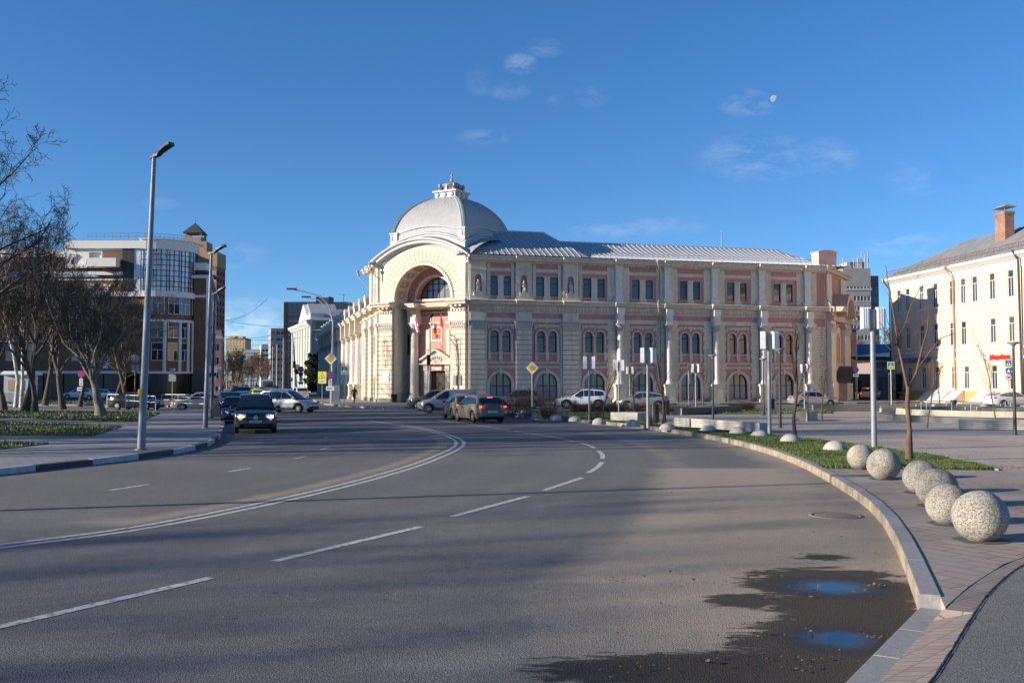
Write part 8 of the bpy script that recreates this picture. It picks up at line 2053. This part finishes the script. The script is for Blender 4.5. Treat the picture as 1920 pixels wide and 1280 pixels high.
q2 = atY(640, 236, 0); wng = thing('rear_wing', 'pale bluish rear wing of flats filling the gap behind the parapet posts', 'building', (q.x + 14.2, q.y + 2, 0), R(10)); mb = MB(); mb.box(-14, 16, .5, 12, 0, 14.5); mb.build('wall', M['grey_light'], wng); mb = MB(); mb.frust(-14.5, 16.5, 0, 12.5, 14.5, 17.5, 4); mb.build('roof', M['roof_silver'], wng)
# ---- brick and glass block on the left --------------------------------------
bA = atY(200, 140, 0); BO = (bA.x, bA.y); bb = thing('brick_block', 'brown brick office block with white bands and a curved glass corner behind the park trees', 'building', (BO[0], BO[1], 0))
S_ = 1866 / 140; bx = lambda u: (u - 200) / S_; bz = lambda v: HZ(140, v); FB = fr(BO[0], BO[1], 0)
M['bbrick'] = brickmat('orange_brown_brick', (.20, .105, .06), (.17, .09, .052), (.15, .10, .075), .5, .16, .015, plane='XZ'); M['mansard'] = mat('dark_mansard_tiles', (.055, .035, .038), .8, var=.2, scale=3, bump=.5, bscale=12); M['black_granite'] = mat('black_granite', (.012, .012, .014), .25, var=.1)
M['glass_wall'] = glassmat('curtain_glass', (.26, .28, .32), .06, .35, .5)
x0, x1 = bx(-260), bx(228); zs = (bz(560), bz(604))
ops = []; 
cols_ = [x0 + 2.2 + i * 3.1 for i in range(int((x1 - x0 - 2) / 3.1))]
for z, h in ((bz(592), 2.6), (bz(636), 2.4), (bz(676), 2.4)): ops += [(x, 1.25, z, z + h, 'rect') for x in cols_]
z3 = bz(548)
ops += [(x, 2.6, bz(547), bz(547) + 1.9, 'rect') for x in cols_[:-4:1] if True]
mb = MB(FB); mb.wall(x0, x1, bz(700), bz(519), ops, rev=.25); mb.box(x0, x1, .3, 18, 0, bz(519)); mb.build('wall', M['bbrick'], bb, world=True)
small = [o for o in ops if o[1] < 2]; big = [o for o in ops if o[1] > 2]
for o in small[:80]: place('bbw', FB @ TR(o[0], .18, o[2]), bb, pvc(1.25, 2.4, M['glass_dark'], True, .7), 'window')
for o in big: place('bbl', FB @ TR(o[0], .18, o[2]), bb, mk_rect_window(2.6, 1.9, 1.2, mat('loggia_glass', (.10, .12, .13), .1, var=.3, scale=.6, spec=.8) if 'lg' not in M else M['lg']), 'loggia_window')
mb = MB(FB); mb.box(x0, x1, -.1, .4, 0, bz(700)); 
for i in range(14): mb.box(x0 + i * 2.8, x0 + i * 2.8 + .5, -.35, -.1, 0, bz(700))
mb.build('ground_floor', M['black_granite'], bb, world=True)
mb = MB(FB)
for v, t_, o_ in ((700, .35, .25), (641, .22, .15), (597.5, .22, .2), (553, .45, .4), (526, .2, .15), (516, .45, .5)): mb.box(x0, x1, -o_, .1, bz(v), bz(v) + t_)
for x in cols_: mb.box(x - .85, x + .85, -.12, 0, bz(592) + 2.65, bz(592) + 3.0)
for x in (bx(168), bx(198)):
    for k in range(26): mb.box(x - .35 - .15 * (k % 2), x + .35 + .15 * (k % 2), -.14, 0, bz(690) + k * .46, bz(690) + k * .46 + .36)
mb.build('white_bands', M['white_plaster'], bb, world=True)
mb = MB(FB); mb.add([(x0, -.2, bz(515)), (bx(205), -.2, bz(515)), (bx(200), 2.4, bz(478)), (x0, 2.4, bz(478)), (bx(205), 16, bz(515)), (bx(200), 14, bz(478)), (x0, 14, bz(478))], [(0, 1, 2, 3), (1, 4, 5, 2), (3, 2, 5, 6)]); mb.build('mansard_roof', M['mansard'], bb, world=True)
mb = MB(FB); mb.box(x0, bx(122), 2.2, 14, bz(478), bz(465)); mb.build('upper_parapet', M['white_plaster'], bb, world=True)
# white attic volume that curves into the round corner
ccx, ccy = bx(272), 5.2; RR = (bx(341) - bx(272)) * 1.0 
mb = MB(FB); mb.wall(bx(118), ccx - RR * .0, bz(502), bz(460), [(bx(137), 2.6, bz(497), bz(472), '1.3'), (bx(173), 1.8, bz(485), bz(471), 'rect'), (bx(238), 2.0, bz(546), bz(467), 'rect')] if False else [(bx(137), 2.4, bz(496), bz(476), '1.2'), (bx(174), 1.7, bz(486), bz(473), 'rect')], y=.1, rev=.3); mb.box(bx(118), ccx, .5, 14, bz(502), bz(458))
mb.build('white_attic', M['white_plaster'], bb, world=True)
mb = MB(FB); mb.box(bx(168), bx(222), -1.6, .1, bz(502), bz(486)); mb.build('balcony', M['white_plaster'], bb, world=True)
def cyl_part(mb, r, z0, z1, a0=-100, a1=25, n=26, cap=True):
    vs = []; 
    for i in range(n + 1):
        a = R(a0 + (a1 - a0) * i / n); vs += [(ccx + r * math.cos(a), ccy + r * math.sin(a), z0), (ccx + r * math.cos(a), ccy + r * math.sin(a), z1)]
    fs = [(2 * i, 2 * i + 2, 2 * i + 3, 2 * i + 1) for i in range(n)]; mb.add(vs, fs)
    if cap:
        b0 = [(ccx, ccy, z1)] + [vs[2 * i + 1] for i in range(n + 1)]; mb.add(b0, [(0, i + 1, i + 2) for i in range(n)]); b0 = [(ccx, ccy, z0)] + [vs[2 * i] for i in range(n + 1)]; mb.add(b0, [(0, i + 2, i + 1) for i in range(n)])
mb = MB(FB); cyl_part(mb, RR - .05, bz(700), bz(548)); mb.box(x1 - 3, ccx, .02, 12, bz(700), bz(470)); mb.box(ccx, ccx + RR - 1, ccy - 1, 16, 0, bz(462)); mb.build('corner_drum', M['bbrick'], bb, world=True)
mb = MB(FB); cyl_part(mb, RR, 0, bz(700)); mb.build('corner_base', M['black_granite'], bb, world=True)
mb = MB(FB)
for v0, v1, o_ in ((700, 696, .3), (603, 598, .3), (556, 545, .45), (467, 449, .35), (449, 447.5, .6)): cyl_part(mb, RR + o_, bz(v0), bz(v1))
mb.box(bx(118), ccx, -.35, 13, bz(466), bz(452)); mb.box(x1 - 3, ccx, -.35, .1, bz(556), bz(547))
for a in (-62, -38, -22, -10, 4):
    A = R(a); mb.tube([(ccx + (RR + .1) * math.cos(A), ccy + (RR + .1) * math.sin(A), bz(698)), (ccx + (RR + .1) * math.cos(A), ccy + (RR + .1) * math.sin(A), bz(600))], .28, 4)
mb.build('corner_bands', M['white_plaster'], bb, world=True)
mb = MB(FB); cyl_part(mb, RR - .0, bz(545), bz(467), -98, 20, 24, False); mb.box(bx(226), ccx, .0, .4, bz(545), bz(467)); mb.build('curtain_wall', M['glass_wall'], bb, world=True)
mb = MB(FB)
for i in range(0, 25, 2):
    A = R(-98 + 118 * i / 24)
    for dA in ((-.025, .05) if i % 4 == 0 else (0,)): mb.tube([(ccx + (RR + .08) * math.cos(A + dA), ccy + (RR + .08) * math.sin(A + dA), bz(546)), (ccx + (RR + .08) * math.cos(A + dA), ccy + (RR + .08) * math.sin(A + dA), bz(466))], .055, 4)
for v in (476, 486, 496, 506, 516, 526, 536):
    mb.tube([(ccx + (RR + .07) * math.cos(R(-98 + 118 * i / 24)), ccy + (RR + .07) * math.sin(R(-98 + 118 * i / 24)), bz(v)) for i in range(25)], .045, 4)
mb.box(bx(226), bx(248), -.1, 0, bz(545), bz(467)); mb.build('mullions', M['frame_dark'], bb, world=True)
for a in (-72, -48, -28, -2):
    for v, h in ((588, 2.6), (633, 2.5), (676, 2.5)):
        A = R(a); Mw = FB @ Matrix.Translation((ccx + (RR + .04) * math.cos(A), ccy + (RR + .04) * math.sin(A), bz(v))) @ Matrix.Rotation(A + math.pi / 2, 4, 'Z'); place('bcw', Mw, bb, pvc(1.7, 2.6, M['glass_dark'], True, .6), 'window')
mb = MB(FB)
for i in range(26):
    A = R(-150 + 180 * i / 25) if i > 7 else None; q_ = (ccx + (RR - .3) * math.cos(A), ccy + (RR - .3) * math.sin(A)) if A else (bx(160) + i * 1.15, -.0)
    mb.tube([(q_[0], q_[1], bz(449)), (q_[0], q_[1], bz(437))], .035, 4)
for v in (437.5, 443): mb.tube([(bx(160), 0, bz(v)), (bx(262), 0, bz(v))] + [(ccx + (RR - .3) * math.cos(R(-85 + 110 * i / 16)), ccy + (RR - .3) * math.sin(R(-85 + 110 * i / 16)), bz(v)) for i in range(17)], .03, 4)
mb.build('roof_railing', M['grey_pole'], bb, world=True)
# street side of the block, running back from the drum
SA = TH + 90 - 3; FS = FB @ fr(ccx + RR - .8, ccy - .5, SA - 90) if False else fr(BO[0] + bx(343), BO[1] + 4.2, 0); 
mb = MB(FS); wA = bx(367) - bx(343); mb.wall(0, wA, 0, bz(512), [], y=0); mb.M = FS @ fr(wA, 0, 105.2); sops = [(2.5 + i * 4.6, 1.8, z, z + 2.3, 'rect') for i in range(9) for z in (bz(540), bz(590), bz(632), bz(672))]; mb.wall(0, 44, 0, bz(512), sops, rev=.3); FSS = mb.M.copy(); mb.build('side_wall', M['bbrick'], bb, world=True)
for o in sops: place('bsw', FSS @ TR(o[0], .2, o[2]), bb, pvc(1.8, 2.3, M['glass_dark'], True, .6), 'window')
mb = MB(FS); mb.box(-.3, wA + .3, -.35, .3, bz(516), bz(510)); mb.box(0, wA, -.15, 0, bz(553), bz(548)); mb.box(0, wA, -.1, 2, bz(500), bz(486)); mb.M = FSS
for i in range(10): mb.box(.2 + i * 4.6 - .3, .2 + i * 4.6 + .3, -.4, 0, 4.2, bz(516))
for v in (690, 600, 553, 516): mb.box(0, 44, -.5 if v != 516 else -.9, 0, bz(v), bz(v) + .4)
mb.build('side_bands', M['white_plaster'], bb, world=True)
mb = MB(FS); mb.frust(-.2, wA + .3, -.2, 6, bz(510), bz(503), .6); mb.build('side_roof', M['mansard'], bb, world=True)
mb = MB(FS); mb.box(-.1, wA + .05, -.08, 0, 0, bz(698)); mb.M = FSS; mb.box(0, 44, -.08, 0, 0, 4.0); mb.build('side_base', M['black_granite'], bb, world=True)
# pavement left of the side street
pl = [G(426, 770, 0), G(436, 748, 0), atY(448, 160), atY(452, 240), atY(455, 400), atY(380, 400), atY(372, 160), atY(345, 140), atY(330, 128), atY(415, 118)]
mb = MB(); mb.slab([(p.x, p.y) for p in pl], -.01, .12); tag(mb.build('pavement_side_street', M['pavers_far']), kind='structure')

# unseen block of flats, added to shade the park and the brick block
tower('shade_block', 'grey apartment block added out of view to shade the park and brick block', 'building', (-155 / 105) * FOC + 960, (-118 / 105) * FOC + 960, 105, 718 - 29.8 / 105 * FOC, 34, M['grey_panel'], 9, 9, 2, 3.2, 1.6, 1.6)

# far wooded mass that closes the street
rnd = random.Random(12); mb = MB(); c0 = atY(470, 820, 0)
for i in range(9000):
    x = rnd.uniform(-75, 75); y = rnd.uniform(0, 30); hh = 9 + 4 * noise.noise(Vector((x * .08, 1, 0))) + 2.5 * noise.noise(Vector((x * .4, 3, 0))); z = rnd.uniform(0, 1) ** .8 * hh; p0 = Vector((x, y, z)); s_ = 1.1
    mb.add([p0, p0 + Vector((rnd.gauss(0, s_), rnd.gauss(0, s_), rnd.gauss(.6, s_))), p0 + Vector((rnd.gauss(0, .3), 0, rnd.gauss(.3, .3)))], [(0, 1, 2)])
tag(mb.build('far_wood', M['twig'], loc=c0[:]), 'brown mass of bare trees closing the far end of the street', 'trees', kind='stuff')
# ================================================================== PEOPLE
def person(label, loc, rz, h=1.74, top=(.02, .02, .025), legs=(.015, .015, .02), stride=.0, hood=False, group=None, arm=0.0):
    """one continuous skinned body; x is forward"""
    k = h / 1.74; s = stride
    V = {'pel': (0, 0, .95), 'ch': (.02, 0, 1.25), 'nk': (.03, 0, 1.46), 'hd0': (.04, 0, 1.56), 'hd': (.05, 0, 1.66),
         'shL': (.01, .17, 1.40), 'elL': (.02 - s * .25, .23, 1.12), 'haL': (.12 + arm - s * .3, .21, .88 + arm), 'shR': (.01, -.17, 1.40), 'elR': (.02 + s * .25, -.23, 1.12), 'haR': (.14 + s * .3, -.21, .90),
         'hiL': (0, .09, .90), 'knL': (.06 + s * .28, .10, .50), 'anL': (s * .42 - .02, .10, .10), 'toL': (s * .42 + .15, .11, .05), 'hiR': (0, -.09, .90), 'knR': (.06 - s * .22, -.10, .50), 'anR': (-s * .45 - .02, -.10, .11), 'toR': (-s * .42 + .13, -.11, .05)}
    E = [('pel', 'ch'), ('ch', 'nk'), ('nk', 'hd0'), ('hd0', 'hd'), ('ch', 'shL'), ('shL', 'elL'), ('elL', 'haL'), ('ch', 'shR'), ('shR', 'elR'), ('elR', 'haR'), ('pel', 'hiL'), ('hiL', 'knL'), ('knL', 'anL'), ('anL', 'toL'), ('pel', 'hiR'), ('hiR', 'knR'), ('knR', 'anR'), ('anR', 'toR')]
    Rd = {'pel': (.15, .12), 'ch': (.17, .13), 'nk': (.07, .07), 'hd0': (.085, .085), 'hd': (.10, .085), 'sh': (.075, .075), 'el': (.055, .055), 'ha': (.035, .04), 'hi': (.10, .10), 'kn': (.07, .07), 'an': (.05, .05), 'to': (.045, .035)}
    ks = list(V); me = bpy.data.meshes.new('person'); me.from_pydata([tuple(c * k for c in V[q]) for q in ks], [(ks.index(a), ks.index(b)) for a, b in E], []); o = bpy.data.objects.new('person', me); COL.objects.link(o)
    sm = o.modifiers.new('s', 'SKIN'); su = o.modifiers.new('u', 'SUBSURF'); su.levels = 2; su.render_levels = 2
    for i, q in enumerate(ks): r = Rd.get(q) or Rd[q[:2]]; me.skin_vertices[0].data[i].radius = (r[0] * k, r[1] * k)
    me.skin_vertices[0].data[0].use_root = True; bpy.context.view_layer.update()
    m2 = bpy.data.meshes.new_from_object(o.evaluated_get(bpy.context.evaluated_depsgraph_get())); bpy.data.objects.remove(o)
    mats = [mat('coat', top, .8, var=.1), mat('trousers', legs, .8, var=.1), mat('skin', (.42, .26, .19), .6, var=0), mat('hair', (.02, .015, .012), .8, var=0)]
    m2.materials.clear(); [m2.materials.append(q) for q in mats]
    for p in m2.polygons:
        c = p.center / k; p.material_index = 0 if c.z > .78 else 1
        if c.z > 1.50: p.material_index = 2 if (c.x > .07 and c.z < 1.70 and not hood) else (0 if hood else 3)
        if abs(c.y) > .17 and c.z < .93 + arm and c.z > .7: p.material_index = 2
        p.use_smooth = True
    o = bpy.data.objects.new('person', m2); COL.objects.link(o); o.location = loc; o.rotation_euler.z = rz; tag(o, label, 'person', group); return o
def pg(u, v, z=.13): q = G(u, v, z); return (q.x, q.y, z)
person('person in dark clothes walking away beside the colonnade', pg(664, 757), R(75), 1.78, stride=.5)
person('hooded person in black walking on the pavement left of the white off-road car', pg(849, 757.5), R(10), 1.75, stride=.5, hood=True)
person('person in dark jacket with a backpack walking behind the forked young tree', pg(1709, 750, .02), R(150), 1.75, (.04, .035, .035), (.10, .07, .055), .8)
person('person in brown coat striding ahead of the one with the dark jacket', pg(1697, 751, .02), R(160), 1.7, (.20, .13, .09), (.16, .10, .08), .9)
for i, (u, v, c) in enumerate(((406, 738, (.02, .02, .02)), (418, 736, (.25, .02, .02)), (413, 738, (.5, .5, .5)))):
    person(('person in black on the far left pavement', 'person in a red jacket on the far left pavement', 'person in a white jacket between two others on the far left pavement')[i], pg(u, v, .12), R(-60), 1.75, c)
person('dark clothed person far up by the right pavement of the side street', (*atY(519, 215, 0)[:2], .12), R(90), 1.75)
# small white bus far up the street
p = atY(503, 205, 0); t = thing('minibus', 'small white bus facing the viewer far up the side street', 'bus', (p.x - .6, p.y + 2, 0), ST); mb = MB(); mb.box(-3.2, 3.0, -1.05, 1.05, .5, 2.75); mb.frust(-3.2, 3.0, -1.05, 1.05, 2.75, 2.95, .12); mb.build('body', P_['white'], t)
mb = MB(); mb.box(3.0, 3.02, -.95, .95, 1.4, 2.5); mb.box(-3, 2.8, -1.07, -1.05, 1.5, 2.4); mb.box(-3, 2.8, 1.05, 1.07, 1.5, 2.4); mb.build('windows', M['car_glass'], t)
for x in (-2, 2):
    for s in (-1, 1): mb = MB(); mb.tube([(x, s * .8, .42), (x, s * 1.06, .42)], .42, 14); mb.build('wheel', M['rubber'], t)
# antenna mast above the hall roof
q = FR_ @ Vector((33.3, 8, 18.2)); mb = MB(); mb.tube([(0, 0, 0), (0, 0, 2.4)], .05, 5)
for k in range(6): mb.lathe((0, 0), [(.02, .5 + k * .3), (.16, .55 + k * .3), (.02, .6 + k * .3)], 8)
tag(mb.build('antenna', M['galv'], loc=q[:]), 'thin antenna with discs standing on the silver roof of the hall', 'antenna')
# red flags by the far signs
q = atY(553, 180, 0); t = thing('flag', 'small red flags leaning out over the pavement near the no entry sign', 'flag', (q.x, q.y, .12)); mb = MB(); mb.tube([(0, 0, 0), (.1, 0, 5)], .05, 5); mb.build('pole', M['white_metal'], t); mb = MB(); mb.add([(.1, 0, 4.9), (.5, -.1, 4.4), (.9, 0, 3.9), (.2, .1, 3.6), (-.3, 0, 4.2)], [(0, 1, 2, 3, 4)]); mb.build('cloth', M['sign_red'], t)

# street lamp outside the left edge; its shadow is the thin line across the road
lp0 = thing('street_lamp', 'grey street lamp standing outside the left edge of the photo', 'street lamp', (-25.5, 12.4, .15)); mb = MB(); mb.tube([(0, 0, 0), (0, 0, 9.6)], [.16, .08], 12); mb.build('pole', M['grey_pole'], lp0); mb = MB(); mb.box(0, .8, -.14, .14, 9.5, 9.62); mb.build('lamp_head', M['dark_pole'], lp0)
